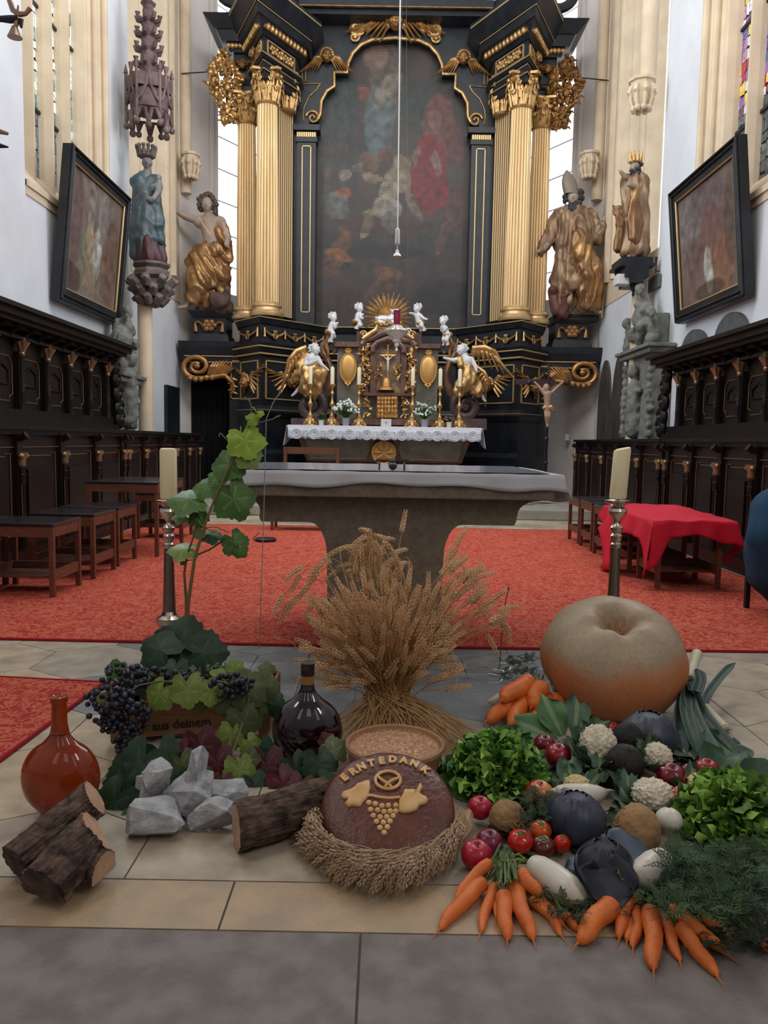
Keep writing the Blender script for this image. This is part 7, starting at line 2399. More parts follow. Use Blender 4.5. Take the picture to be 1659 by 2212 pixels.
gl = [(392, 1402, 150, L_dark, 3.0, (0, -1, .5), (.1, 0, 1)), (345, 1405, 100, L_dark, 2.95, (-.2, -1, .7), (-.8, 0, .5)), (440, 1410, 105, L_dark, 2.97, (.2, -1, .5), (1, 0, .1)), (248, 1452, 56, L_mid, 2.85, (-.2, -1, .3), (-.2, 0, 1)), (344, 1500, 76, L_light, 2.64, (-.3, -1, .3), (-.5, 0, -1)), (404, 1490, 82, L_light, 2.63, (.1, -1, .3), (.1, 0, -1)),
  (456, 1496, 62, L_light, 2.64, (.3, -1, .3), (-.1, 0, -1)), (430, 1522, 40, L_olive, 2.66, (0, -1, .2), (0, 0, -1)), (482, 1526, 44, L_olive, 2.66, (.2, -1, .2), (.1, 0, -1)), (508, 1446, 48, L_light, 2.75, (.3, -1, .5), (.5, 0, .6)), (535, 1490, 92, L_olive, 2.68, (.3, -1, .4), (.5, 0, -.4)), (566, 1480, 76, L_olive, 2.72, (.3, -1, .5), (1, 0, .1)),
  (592, 1522, 56, L_dark, 2.72, (.2, -1, .3), (1, 0, -.2)), (525, 1560, 84, L_olive, 2.64, (.2, -1, .2), (.2, 0, -1)), (500, 1590, 70, L_light, 2.62, (.2, -1, .2), (-.1, 0, -1)), (540, 1608, 52, L_light, 2.60, (.3, -1, .4), (.4, 0, -.7)), (516, 1665, 78, L_light, 2.42, (.2, -1, .4), (.1, 0, -1)), (540, 1640, 50, L_olive, 2.45, (.3, -1, .4), (.3, 0, -1)), (215, 1505, 40, L_light, 2.75, (-.4, -1, .2), (-.5, 0, -1)),
  (560, 1530, 70, L_olive, 2.70, (.4, -1, .2), (.3, 0, -1)), (380, 1445, 60, L_dark, 2.8, (0, -1, .8), (0, 0, -1)), (470, 1462, 44, L_light, 2.72, (.1, -1, .7), (1, 0, 0)), (300, 1470, 70, L_dark, 2.85, (0, -1, .8), (-1, 0, .2)), (575, 1446, 40, L_olive, 2.8, (0, -1, .8), (1, 0, .4)),
  (300, 1655, 130, L_dark, 2.40, (-.1, -1, .5), (-.4, 0, -1)), (245, 1735, 120, L_dark, 2.22, (-.2, -1, .6), (-.4, 0, -1)), (350, 1640, 110, L_dark, 2.45, (.1, -1, .4), (.4, 0, -1)), (268, 1690, 110, L_dark, 2.32, (-.1, -1, .4), (0, 0, -1)), (262, 1780, 80, L_dark, 2.16, (0, -1, 1.2), (.3, 0, -1)), (395, 1655, 80, L_olive, 2.42, (0, -1, .4), (.4, 0, -1)),
  (432, 1612, 90, L_red, 2.50, (0, -1, .3), (.3, 0, -1)), (470, 1650, 84, L_red, 2.44, (.1, -1, .3), (.2, 0, -1)), (398, 1625, 60, L_red, 2.47, (-.1, -1, .3), (-.6, 0, -1)), (575, 1655, 96, L_red, 2.46, (0, -1, .4), (.1, 0, -1)), (612, 1690, 80, L_red, 2.38, (.2, -1, .5), (.6, 0, -1)), (480, 1695, 60, L_red, 2.34, (0, -1, .5), (0, 0, -1)),
  (550, 1700, 76, L_dark, 2.38, (0, -1, .6), (.3, 0, -1)), (640, 1660, 80, L_dark, 2.45, (.1, -1, .4), (.5, 0, -1)), (690, 1650, 84, L_dark, 2.42, (.1, -1, .5), (.2, 0, -1)), (722, 1622, 66, L_pale, 2.45, (.2, -1, .4), (-.2, 0, 1)), (648, 1700, 70, L_red, 2.34, (0, -1, .7), (-.2, 0, -1)), (700, 1690, 60, L_dark, 2.36, (0, -1, .8), (.6, 0, -.6)), (705, 1600, 40, L_red, 2.48, (0, -1, .4), (-.4, 0, 1)), (590, 1620, 70, L_dark, 2.52, (0, -1, .3), (0, 0, -1)), (420, 1700, 100, L_dark, 2.34, (0, -1, .4), (0, 0, -1)), (340, 1700, 110, L_dark, 2.35, (0, -1, .4), (0, 0, -1))]
for i, (x, y, sz, m, Yl, n, td) in enumerate(gl):
 vine_leaf(t, P3(x, y, Yl), W_(sz, Yl), n, td, m, i+31)
b = MB()
for tp in ([(385, 1475), (430, 1468), (480, 1472), (540, 1500), (528, 1550), (505, 1620), (480, 1670), (465, 1690)], [(260, 1510), (300, 1480), (350, 1470), (385, 1475)], [(500, 1590), (470, 1672), (470, 1700)]):
 b.tube([P3(x, y, 2.66-.0018*max(0, y-1560)) for x, y in tp], .0028, 5)
b.build('vine_twig', mat('twig', (.20, .16, .09), .7), t)
# grapes
M_grape = mat('blue_grape', (.010, .010, .020), .35, c2=(.030, .032, .050), ns=14, spec=.5)
M_gg = mat('green_grape', (.035, .055, .022), .4, c2=(.06, .08, .04), ns=10)
gm = MB().ball((0, 0, 0), 1, 12, 8).mesh('grape_berry', M_grape)
gm2 = MB().ball((0, 0, 0), 1, 12, 8).mesh('grape_berry_green', M_gg)
def bunch(px, py, Y, w_, h_, n, label, me=None, r=.0085, seed=1, tilt=0.0, depth=.05):
 r *= 1.25
 n = int(n*1.25)
 random.seed(seed)
 c = P3(px, py, Y)
 t = thing('grape_bunch', label, 'grapes', tuple(c))
 Wd, Hd = W_(w_, Y)/2, W_(h_, Y)/2
 pts = []
 k = 0
 while len(pts) < n and k < 4000:
  k += 1
  u, v = rnd(-1, 1), rnd(-1, 1)
  if u*u+v*v > 1: continue
  x = u*Wd*(1-.35*(-v))*math.cos(tilt)-v*Hd*math.sin(tilt)
  z = v*Hd*math.cos(tilt)+u*Wd*math.sin(tilt)
  q = V((x, rnd(-.7, .7)*depth*(1-u*u*.5), z))
  if all((q-o).length > r*1.45 for o in pts): pts.append(q)
 for q in pts:
  o = bpy.data.objects.new('grape_berry', me or gm)
  COL.objects.link(o)
  o.parent = t
  o.location = q
  o.scale = (r*rnd(.88, 1.1),)*3
 MB().tube([c+V((0, 0, -Hd*.6)), c+V((.004, .005, 0)), c+V((0, .01, Hd*1.05))], .003, 5).build('stalk', mat('twig', (.20, .16, .09), .7), t)
bunch(238, 1530, 2.62, 105, 100, 60, 'dark blue grape bunch hanging over the left end of the crate', seed=1)
bunch(278, 1553, 2.60, 84, 84, 58, 'dark blue grape bunch hanging in front of the lettered board', seed=2)
bunch(270, 1475, 2.72, 90, 75, 45, 'dark blue grape bunch on top of the crate at the left', seed=3)
bunch(345, 1470, 2.78, 110, 50, 42, 'dusky grape bunch lying on the crate below the big dark leaf', seed=4)
bunch(500, 1482, 2.66, 84, 46, 36, 'dark blue grape bunch among the olive leaves on the right of the crate', seed=5)
bunch(430, 1462, 2.80, 90, 36, 32, 'small greenish grape bunch behind the light leaves on the crate', gm2, seed=6, r=.0075)
bunch(485, 1448, 2.85, 70, 30, 26, 'small green grape bunch at the right back of the crate', gm2, seed=7, r=.0075)
bunch(275, 1605, 2.58, 56, 44, 22, 'small dark blue grape bunch below the left bottom corner of the lettered board', seed=8)
# ---- bottles
def bottle(px, pyb, r_px, h_px, neck_px, label, m, Y, band=None, flat=.62):
 c = atZ(px, pyb)
 c = V((P3(px, pyb, Y).x, Y, 0))
 t = thing('glass_flask', label, 'bottle', tuple(c))
 k = Y/1680*1.05
 R_ = r_px*k
 Hh = h_px*k
 hb = R_*2.02
 prof = [(0, .006), (R_*.35, .004), (R_*.45, 0), (R_*.52, .004)]
 for i in range(1, 15):
  a = -PI/2+.55+(PI-1.0)*i/14
  prof.append((R_*math.cos(a)**.9, R_*1.0*(1+math.sin(a))*1.0))
 zt = prof[-1][1]
 rn = neck_px*k
 for i in range(1, 8):
  q = i/7
  rr = prof[17][0]*(1-q)**1.6+rn*1.15*(1-(1-q)**1.6)
  prof.append((max(rr, rn), zt+q*R_*.36))
 z2 = prof[-1][1]
 prof += [(rn, z2+.02), (rn*.95, Hh-.02), (rn*1.12, Hh-.018), (rn*1.12, Hh-.002), (rn*.9, Hh), (rn*.7, Hh-.004)]
 b = MB().lathe(prof, (0, 0, 0), 48)
 b.v = [(c.x+x, c.y+y*(flat+(1-flat)*(1 if math.hypot(x, y) < rn*1.3 else 0)), z) for x, y, z in b.v]
 b.build('glass', m, t)
 if band:
  bb = MB().lathe([(rn*1.03, Hh*.80), (rn*1.05, Hh*.80), (rn*1.05, Hh*.89), (rn*1.03, Hh*.89)], c, 32)
  bb.build('paper_band', mat('gold_band', (.30, .15, .04), .5), t)
  bb = MB().lathe([(rn*1.05, Hh*.89), (rn*1.1, Hh*.9), (rn*1.1, Hh+.004), (rn*.8, Hh+.008), (0, Hh+.008)], c, 32)
  bb.build('cap', mat('dark_cap', (.030, .012, .012), .5), t)
 return t
M_amber = mat('amber_glass', (.52, .085, .012), .06, c2=(.34, .04, .008), ns=3, spec=.5, coat=.3, trans=.55)
M_dkglass = mat('dark_glass', (.010, .003, .008), .05, spec=.7, coat=.8)
bottle(133, 1775, 83, 262, 16, 'round bellied amber glass bottle standing behind the left logs', M_amber, 2.18)
bottle(663, 1662, 75, 220, 13, 'dark round bellied bottle with ochre neck band beside the wheat sheaf', M_dkglass, 2.56, band=True)
_r_ = [c for c in bpy.data.objects if c.name.startswith('glass_flask')]
# ---- stones
M_rock = mat('white_grey_rock', (.30, .31, .32), .85, c2=(.46, .46, .47), ns=26, bump=.5, bs=55, detail=8)
def rock(px, py, rx, ry, z, seed, label, tilt=0.0, pts=13):
 random.seed(seed)
 c = atZ(px, py, z)
 k = c.y/1680*1.12
 bm = bmesh.new()
 for i in range(pts):
  d = V((rnd(-1, 1), rnd(-1, 1), rnd(-1, 1))).normalized()
  q = V((d.x*rx*k, d.y*(rx+ry)*.5*k, d.z*ry*k))
  q.rotate(Matrix.Rotation(tilt, 3, 'Y'))
  bm.verts.new(q)
 bmesh.ops.convex_hull(bm, input=bm.verts)
 bmesh.ops.delete(bm, geom=[v for v in bm.verts if not v.link_faces], context='VERTS')
 bmesh.ops.triangulate(bm, faces=bm.faces[:])
 bmesh.ops.subdivide_edges(bm, edges=bm.edges[:], cuts=3, use_grid_fill=True)
 zmin = min(v.co.z for v in bm.verts)+c.z
 for v in bm.verts:
  v.co = v.co*1.12+v.co.normalized()*(.006*noise.noise(v.co*28+V((seed, 0, 0)))+.0025*noise.noise(v.co*90))+V(c)
  if v.co.z < .001: v.co.z = .001
 me = bpy.data.meshes.new('quarry_stone')
 bm.to_mesh(me)
 bm.free()
 me.materials.append(M_rock)
 o = bpy.data.objects.new('quarry_stone', me)
 COL.objects.link(o)
 return tag(o, label, 'stone', 'rough white stones')
rock(318, 1708, 46, 40, .045, 41, 'grey white stone peeking out behind the upper left stone of the pile')
rock(490, 1712, 42, 32, .04, 42, 'small grey stone at the back right of the stone pile')
rock(346, 1684, 44, 40, .10, 43, 'rounded upper left stone of the white pile')
rock(436, 1665, 34, 46, .12, 44, 'tall topmost stone of the white pile', .2)
rock(414, 1708, 50, 46, .075, 45, 'large central leaning stone of the white pile', -.4)
rock(334, 1768, 60, 42, .04, 46, 'largest front left stone lying on the floor', .2, 16)
rock(462, 1765, 48, 34, .035, 47, 'front right stone lying beside the right log', -.2, 15)
c = atZ(405, 1790)
b = MB().grid(24, 16, lambda u, v: V((c.x-.07+.14*u, c.y-.02+.12*v, .002+.022*abs(noise.noise(V((u*5, v*5, 7)))))))
tag(b.build('plastic_bag', mat('bag_film', (.55, .56, .58), .15, alpha=.4, spec=.8), smooth='all'), 'crumpled clear plastic bag between the two front stones', 'bag')
# ---- logs
M_bark = mat('bark', (.026, .014, .010), .9, c2=(.15, .095, .068), ns=22, bump=1.0, bs=40, detail=8)
M_cut = mat('cut_wood', (.42, .24, .15), .7, c2=(.52, .32, .21), ns=30, stretch=(1, 1, 1))
def log(p0, p1, r, label, seed, half=False, up=(0, 0, 1), cutskew=0.0, ridges=.25):
 p0, p1 = V(p0), V(p1)
 t = thing('firewood_log', label, 'log', tuple(p0.lerp(p1, .5)))
 ax = (p1-p0).normalized()
 L = (p1-p0).length
 u_ = (V(up)-ax*V(up).dot(ax)).normalized()
 s_ = ax.cross(u_)
 N, K = 120, 60
 def rad(a, q):
  v = noise.noise(V((math.cos(a)*3.2, math.sin(a)*3.2, q*2.2+seed)))
  w2 = noise.noise(V((math.cos(a)*8, math.sin(a)*8, q*7+seed)))
  crack = abs(noise.noise(V((math.cos(a)*6+seed, math.sin(a)*6, q*3.5))))
  fur = abs(noise.noise(V((math.cos(a)*9+seed, math.sin(a)*9, q*2.2))))
  return r*(1+.08*v+.05*w2+ridges*(.5*min(crack, .25)+.55*min(fur, .22))-.10)
 def pos(a, q, f=1.0):
  rr = rad(a, q)*f
  y = math.cos(a)*rr
  if half: y = max(y, -r*.30)
  x = math.sin(a)*rr
  of = u_*y+s_*x
  sk = -cutskew*of.y*max(0, 1-q*4)
  return p0+ax*(L*q+sk)+of
 b = MB().grid(K, N, lambda q, a: pos(a*2*PI, q))
 b.build('bark', M_bark, t, smooth='all')
 for q in (0, 1):
  b = MB()
  vs = [p0+ax*(L*q)]
  for f in (.35, .7, .97):
   vs += [pos(2*PI*k/N, q, f)+ax*((.003 if q else -.003)*(1-f)) for k in range(N)]
  fs = [(0, 1+k, 1+(k+1) % N) for k in range(N)]
  for j in range(2):
   fs += [(1+j*N+k, 1+(j+1)*N+k, 1+(j+1)*N+(k+1) % N, 1+j*N+(k+1) % N) for k in range(N)]
  b.add(vs, fs)
  b.build('cut_face' if q == 0 else 'weathered_end', M_cut if q == 0 else M_bark, t)
 return t
log(atZ(205, 1722, .13), atZ(35, 1868, .05), .048, 'rough barked log leaning against the amber bottle, upper one of the left logs', 3, up=(0, 0, 1), ridges=.8, cutskew=1.3)
log(atZ(212, 1795, .10), atZ(92, 1925, .045), .062, 'thick dark log lying diagonally, lower front one of the left logs', 9, half=True, ridges=.6, cutskew=2.2)
log(atZ(224, 1882, .043), atZ(120, 1858, .05), .052, 'half round log showing its pale sawn face towards the viewer', 14, half=True)
log(atZ(510, 1788, .062), atZ(705, 1728, .062), .062, 'thick barked log between the white stones and the bread', 21, ridges=.7, cutskew=-.35)
# ---- wheat sheaf
random.seed(77)
t = thing('wheat_sheaf', 'big sheaf of ripe wheat standing before the stone altar', 'wheat sheaf', (P3(834, 1520, 2.95).x, 2.95, 0))
WP = P3(836, 1515, 2.93)
stem_b = MB()
ears = []
def one(tx, ty, Y, hook, ang=None):
 tip = P3(tx, ty, Y)
 a = rnd(0, 2*PI)
 q = math.sqrt(random.random())*.075
 w0 = WP+V((q*math.cos(a)*1.05, q*math.sin(a)*.5, rnd(-.02, .03)))
 d0 = (tip-w0)
 up = V((rnd(-.03, .03), rnd(-.02, .02), 1))
 sidev = V((d0.x, d0.y, 0))
 ln = d0.length
 dend = (d0.normalized()*(1-hook)+V((ang if ang is not None else rnd(-.5, .5), rnd(-.5, .1), -.9))*hook).normalized()
 p2 = tip-dend*ln*.22+V((0, 0, .02))
 p1 = w0+d0*.4+V((0, 0, .03))
 pts = bez(w0, p1, p2, tip, 9)
 straw(stem_b, pts, .0017)
 L = rnd(.085, .115)
 d2 = (dend+V((0, 0, -.35*hook-.05))).normalized()
 d3 = (d2+V((0, 0, -.5*hook-.1))).normalized()
 ears.append([tip, tip+dend*L*.33, tip+dend*L*.33+d2*L*.33, tip+dend*L*.33+d2*L*.33+d3*L*.34])
def resample(c, n=11):
 return bez(c[0], c[1], c[2], c[3], n)
for i in range(135):     # dense front: ears rising up and to the left, bending over
 u = random.random(); v = random.random()
 tx = 690+240*u
 ty = 1262+200*v-30*math.sin(PI*u)
 one(tx+30, ty+40, 2.86+.16*(1-v), rnd(-.1, .25), rnd(-1.2, -.2))
for i in range(46):
 tx = random.triangular(700, 920, 800)
 one(tx, 1148+abs(tx-800)*.55+rnd(0, 70), rnd(3.15, 3.4), rnd(.35, .95), rnd(-1, 1))
for i in range(34):
 a = random.random()
 one(955+120*a+rnd(-10, 10), 1225+95*a+rnd(-20, 60), rnd(3.0, 3.25), rnd(-.1, .3), rnd(.3, 1.0))
for x, y, h_ in ((650, 1240, .9), (668, 1262, .8), (640, 1290, .9), (680, 1300, .9), (655, 1225, .6), (700, 1215, .7), (690, 1235, .8), (612, 1285, 1), (625, 1300, 1), (690, 1345, .2), (672, 1395, .1), (668, 1430, .1), (680, 1460, .2), (868, 1150, .0), (740, 1185, .6), (1000, 1225, .9), (985, 1180, .1), (1080, 1345, .9), (1050, 1370, .9), (1065, 1330, .6)):
 one(x, y, 3.2, h_, -.6 if x < 800 else .6)
for i in range(60):
 one(rnd(695, 880), rnd(1310, 1440), rnd(2.8, 2.86), rnd(-.1, .2), rnd(-1, -.4))
for i in range(260):    # filler straws inside the bundle
 a = rnd(0, 2*PI); q = math.sqrt(random.random())*.075
 w0 = WP+V((q*math.cos(a), q*math.sin(a)*.5, rnd(-.03, .03)))
 e = P3(rnd(710, 1000), rnd(1260, 1400), rnd(2.95, 3.25))
 straw(stem_b, bez(w0, w0.lerp(e, .4)+V((0, 0, .03)), w0.lerp(e, .7)+V((0, 0, .02)), e, 5), .0018)
for i in range(330):    # cut ends fanning out below the waist
 a = rnd(0, 2*PI); q = math.sqrt(random.random())*.08
 w0 = WP+V((q*math.cos(a), q*math.sin(a)*.45, rnd(-.01, .05)))
 if random.random() < .62:
  e = atZ(rnd(770, 900), rnd(1585, 1625), rnd(.002, .03))
 else:
  e = atZ(rnd(900, 1050), rnd(1570, 1640), rnd(.004, .05))
 if random.random() < .12: e = atZ(rnd(700, 780), rnd(1560, 1620), .01)
 m_ = w0.lerp(e, .5)+V((0, 0, .025))
 straw(stem_b, [w0+V((0, .02, .03)), w0, m_, e], .0021)
stem_b.build('straw_stalks', M_straw, t)['kind'] = 'stuff'
big = sorted(range(len(ears)), key=lambda i: ears[i][0].y)
rest = MB()
for n_, i in enumerate(big):
 pts = resample(ears[i])
 if n_ < 100:
  o = ear(MB(), pts, .0070).build('wheat_ear', M_wheat, t, smooth=False)
 else:
  ear(rest, pts, .0070)
rest.build('wheat_ears', M_wheat, t, smooth=False)['kind'] = 'stuff'
b = MB()
for k in range(3):
 b.tube([WP+V((.092*math.cos(a), .05*math.sin(a), .005+.008*k+.004*math.sin(a*3))) for a in [2*PI*j/24 for j in range(25)]], .003, 5)
b.build('straw_tie', M_straw, t)
for i, (a_, c_, lb) in enumerate((((640, 1400), (596, 1378), 'loose wheat ear lying on the tiles left of the sheaf, nearest the carpet'), ((625, 1520), (640, 1450), 'loose bent wheat stalk on the plastic sheet above the dark bottle'), ((985, 1490), (975, 1395), 'loose wheat stalk curving on the plastic sheet right of the sheaf'))):
 p0, p1 = atZ(*a_, .012), atZ(*c_, .012)
 d = (p1-p0)
 m_ = MB()
 q = [p0, p0+d*.3+V((.02, 0, .02)), p0+d*.6+V((.02, 0, .02)), p0+d*.75]
 straw(m_, bez(*q, 8), .0014)
 ear(m_, [p0+d*.75+d.normalized()*(.008*k) for k in range(10)], .0045)
 tag(m_.build('wheat_stalk', M_wheat, smooth=False), lb, 'wheat stalk')
# loose floor tendril and thin stem in a round holder
t = thing('stem_holder', 'single dried stem standing in a small round holder with wire loops right of the sheaf', 'holder', tuple(atZ(1078, 1453)))
c = atZ(1078, 1453)
MB().lathe([(.035, 0), (.036, .008), (.03, .012), (.0, .012)], c, 24).build('base', mat('clear_foot', (.35, .36, .36), .2), t)
b = MB().tube([c+V((0, 0, .01)), P3(1085, 1360, c.y), P3(1092, 1300, c.y), P3(1099, 1268, c.y)], .0025, 5)
b.ball(P3(1098, 1273, c.y), (.005, .005, .012), 8, 6)
b.build('dried_stem', mat('dried_brown', (.10, .05, .03), .7), t)
b = MB()
for dx, dy, r in ((-.02, .03, .08), (-.10, -.16, .09), (.1, -.1, .17)):
 b.tube([c+V((dx+r*math.cos(a), dy+r*.6*math.sin(a), .02+.008*math.sin(a*2))) for a in [2*PI*k/30 for k in range(31)]], .0016, 4)
b.build('wire_loop', mat('wire', (.35, .35, .36), .3, .8), t)
# ================================================================== BREAD, BOWL, WHEAT GARLAND
# clay bowl of grain
c = atZ(853, 1606, .125)
RB = .158
t = thing('clay_bowl', 'round terracotta coloured bowl filled with wheat grain behind the bread', 'bowl', (c.x, c.y, 0))
b = MB().lathe([(0, .004), (RB*.72, 0), (RB*.78, .004), (RB*.93, .07), (RB*.99, .112), (RB*1.02, .116), (RB*1.02, .128), (RB*.985, .133), (RB*.95, .129), (RB*.93, .112), (RB*.9, .10), (0, .095)], (c.x, c.y, 0), 64)
b.build('bowl_body', mat('bowl_clay', (.42, .22, .12), .65, c2=(.33, .17, .09), ns=9), t)
b = MB()
random.seed(3)
b.lathe([(0, .117), (RB*.5, .116), (RB*.93, .112), (RB*.93, .10)], (c.x, c.y, 0), 48)
for i in range(2400):
 a, q = rnd(0, 2*PI), math.sqrt(random.random())*RB*.93
 p = V((c.x+q*math.cos(a), c.y+q*math.sin(a), .116+rnd(0, .003)))
 d = V((rnd(-1, 1), rnd(-1, 1), rnd(-.3, .3))).normalized()*.0032
 s_ = V((-d.y, d.x, 0)).normalized()*.0016
 b.add([p-d, p+s_, p+V((0, 0, .002)), p-s_, p+d], [(0, 1, 2), (0, 2, 3), (4, 2, 1), (4, 3, 2)])
o = b.build('wheat_grain', mat('loose_grain', (.50, .28, .15), .7, c2=(.66, .42, .25), ns=90), smooth=False)
tag(o, 'loose wheat grains filling the clay bowl', 'grain', kind='stuff')
# bread
tau = math.radians(29)
BR = .184
BC = atZ(838, 1748, .094)
xB_, yB_, nB = V((1, 0, 0)), V((0, math.cos(tau), math.sin(tau))), V((0, -math.sin(tau), math.cos(tau)))
xB_ = (xB_*math.cos(.02)-nB*0).normalized()
MBr = Matrix(((xB_.x, yB_.x, nB.x, BC.x), (xB_.y, yB_.y, nB.y, BC.y), (xB_.z, yB_.z, nB.z, BC.z), (0, 0, 0, 1)))
def dome(r): return .040*math.sqrt(max(0, 1-min(1, (r/BR))**4.5))
t = thing('decorated_bread', 'big round harvest bread lettered ERNTEDANK with pretzel and grape decoration, leaning on the bowl', 'bread', (BC.x, BC.y, 0))
prof = [(0, -.045), (BR*.75, -.045), (BR*.93, -.030), (BR, 0.0)]+[(BR*q, dome(BR*q)) for q in (.985, .96, .92, .86, .78, .68, .55, .4, .2)]+[(0, .045)]
b = MB().lathe(prof, seg=72, M=MBr)
Minv = MBr.inverted()
for i, v in enumerate(b.v):
 v = V(v)
 b.v[i] = tuple(v+nB*.0022*noise.noise(v*22)+nB*.0010*noise.noise(v*70))
b.build('loaf', mat('bread_crust', (.135, .038, .018), .30, c2=(.085, .026, .020), ns=11, bump=.25, bs=70, spec=.6), t)
M_dough = mat('baked_dough', (.62, .34, .12), .45, c2=(.72, .46, .20), ns=20)
def BP(px, py, lift=.003):
 """pixel on the bread's face -> local u,v,h"""
 d = ray(px, py)
 h = .042
 for _ in range(4):
  o = BC+nB*h
  q = CAM+d*((o-CAM).dot(nB)/d.dot(nB))
  l = Minv @ q
  h = dome(math.hypot(l.x, l.y))
 return V((l.x, l.y, h+lift))
def BW(px, py, lift=.003): return MBr @ BP(px, py, lift)
for ch, px, py, an in (('E', 744, 1681, 38), ('R', 763, 1668, 34), ('N', 781, 1658, 27), ('T', 802, 1650, 14), ('E', 824, 1645, 7), ('D', 848, 1642, 0), ('A', 872, 1644, -8), ('N', 895, 1651, -20), ('K', 918, 1664, -38)):
 l = BP(px, py, .0)
 r = math.hypot(l.x, l.y)
 sl = math.atan((dome(r+.004)-dome(r-.004))/.008) if r < BR-.01 else -1.0
 rad = V((l.x/r, l.y/r, 0))
 nl = V((0, 0, 1))-rad*math.tan(max(sl, -1.1))
 nl.normalize()
 xx = V((math.cos(math.radians(an)), math.sin(math.radians(an)), 0))
 xx = (xx-nl*xx.dot(nl)).normalized()
 yy = nl.cross(xx)
 Ml = Matrix(((xx.x, yy.x, nl.x, l.x), (xx.y, yy.y, nl.y, l.y), (xx.z, yy.z, nl.z, l.z+.002), (0, 0, 0, 1)))
 text_obj('letter', ch, .031, MBr @ Ml @ Matrix.Diagonal((1.0, 1.15, 1, 1)), M_dough, t, ext=.0012, bevel=.0018, font_off=.0006)
# pretzel
b = MB()
c0 = (838, 1687)
b.tube([BW(c0[0]+27*math.cos(a), c0[1]+19*math.sin(a), .004) for a in [2*PI*k/28 for k in range(29)]], .0048, 8)
b.tube([BW(816, 1680, .006), BW(826, 1689, .007), BW(838, 1697, .009), BW(846, 1703, .006)], .0042, 8)
b.tube([BW(861, 1683, .006), BW(850, 1688, .009), BW(838, 1695, .009), BW(831, 1704, .006)], .0042, 8)
b.build('pretzel', M_dough, t)
def dough_leaf(pts, ctr, nm='dough_leaf'):
 b = MB()
 P_ = [(560+x*.3014, 1440+y*.3014) for x, y in pts]
 cx, cy = 560+ctr[0]*.3014, 1440+ctr[1]*.3014
 vs = [BW(cx, cy, .007)]
 for f, lf in ((.55, .008), (.85, .0085), (1.0, .0045), (1.0, .0)):
  vs += [BW(cx+(x-cx)*f, cy+(y-cy)*f, lf) for x, y in P_]
 n = len(P_)
 fs = [(0, 1+k, 1+(k+1) % n) for k in range(n)]
 for j in range(3):
  fs += [(1+j*n+k, 1+(j+1)*n+k, 1+(j+1)*n+(k+1) % n, 1+j*n+(k+1) % n) for k in range(n)]
 b.add(vs, fs)
 b.build(nm, M_dough, t, smooth='all')
dough_leaf([(790, 820), (760, 822), (738, 832), (700, 842), (690, 860), (665, 878), (640, 888), (600, 900), (585, 930), (600, 950), (640, 950), (612, 985), (625, 1000), (640, 1012), (665, 1000), (690, 1005), (725, 1008), (745, 975), (775, 945), (785, 915), (797, 870)], (700, 925))
dough_leaf([(1155, 838), (1142, 870), (1125, 890), (1095, 882), (1070, 886), (1045, 880), (1030, 915), (1015, 940), (1002, 960), (1000, 1000), (998, 1040), (1030, 1052), (1080, 1048), (1130, 1030), (1150, 995), (1195, 985), (1210, 960), (1195, 935), (1165, 925), (1150, 905), (1172, 870)], (1080, 965))
b = MB().tube([BW(560+x*.3014, 1440+y*.3014, .004) for x, y in ((750, 935), (800, 928), (860, 942), (930, 950), (1010, 942))], .0042, 8)
b.build('dough_stem', M_dough, t)
for row in (((785, 977), (832, 985), (880, 1000), (925, 997), (978, 997)), ((797, 1027), (848, 1031), (893, 1042), (938, 1038), (978, 1038)), ((817, 1070), (866, 1080), (914, 1080), (960, 1072)), ((840, 1112), (889, 1118), (937, 1110)), ((865, 1157), (918, 1152)), ((895, 1192),)):
 for x, y in row:
  p = BW(560+x*.3014, 1440+y*.3014, .001)
  M3 = MBr.to_3x3().to_4x4()
  MB().ball(p, (.0082, .0082, .0058), 12, 8, M=M3).build('dough_berry', M_dough, t)
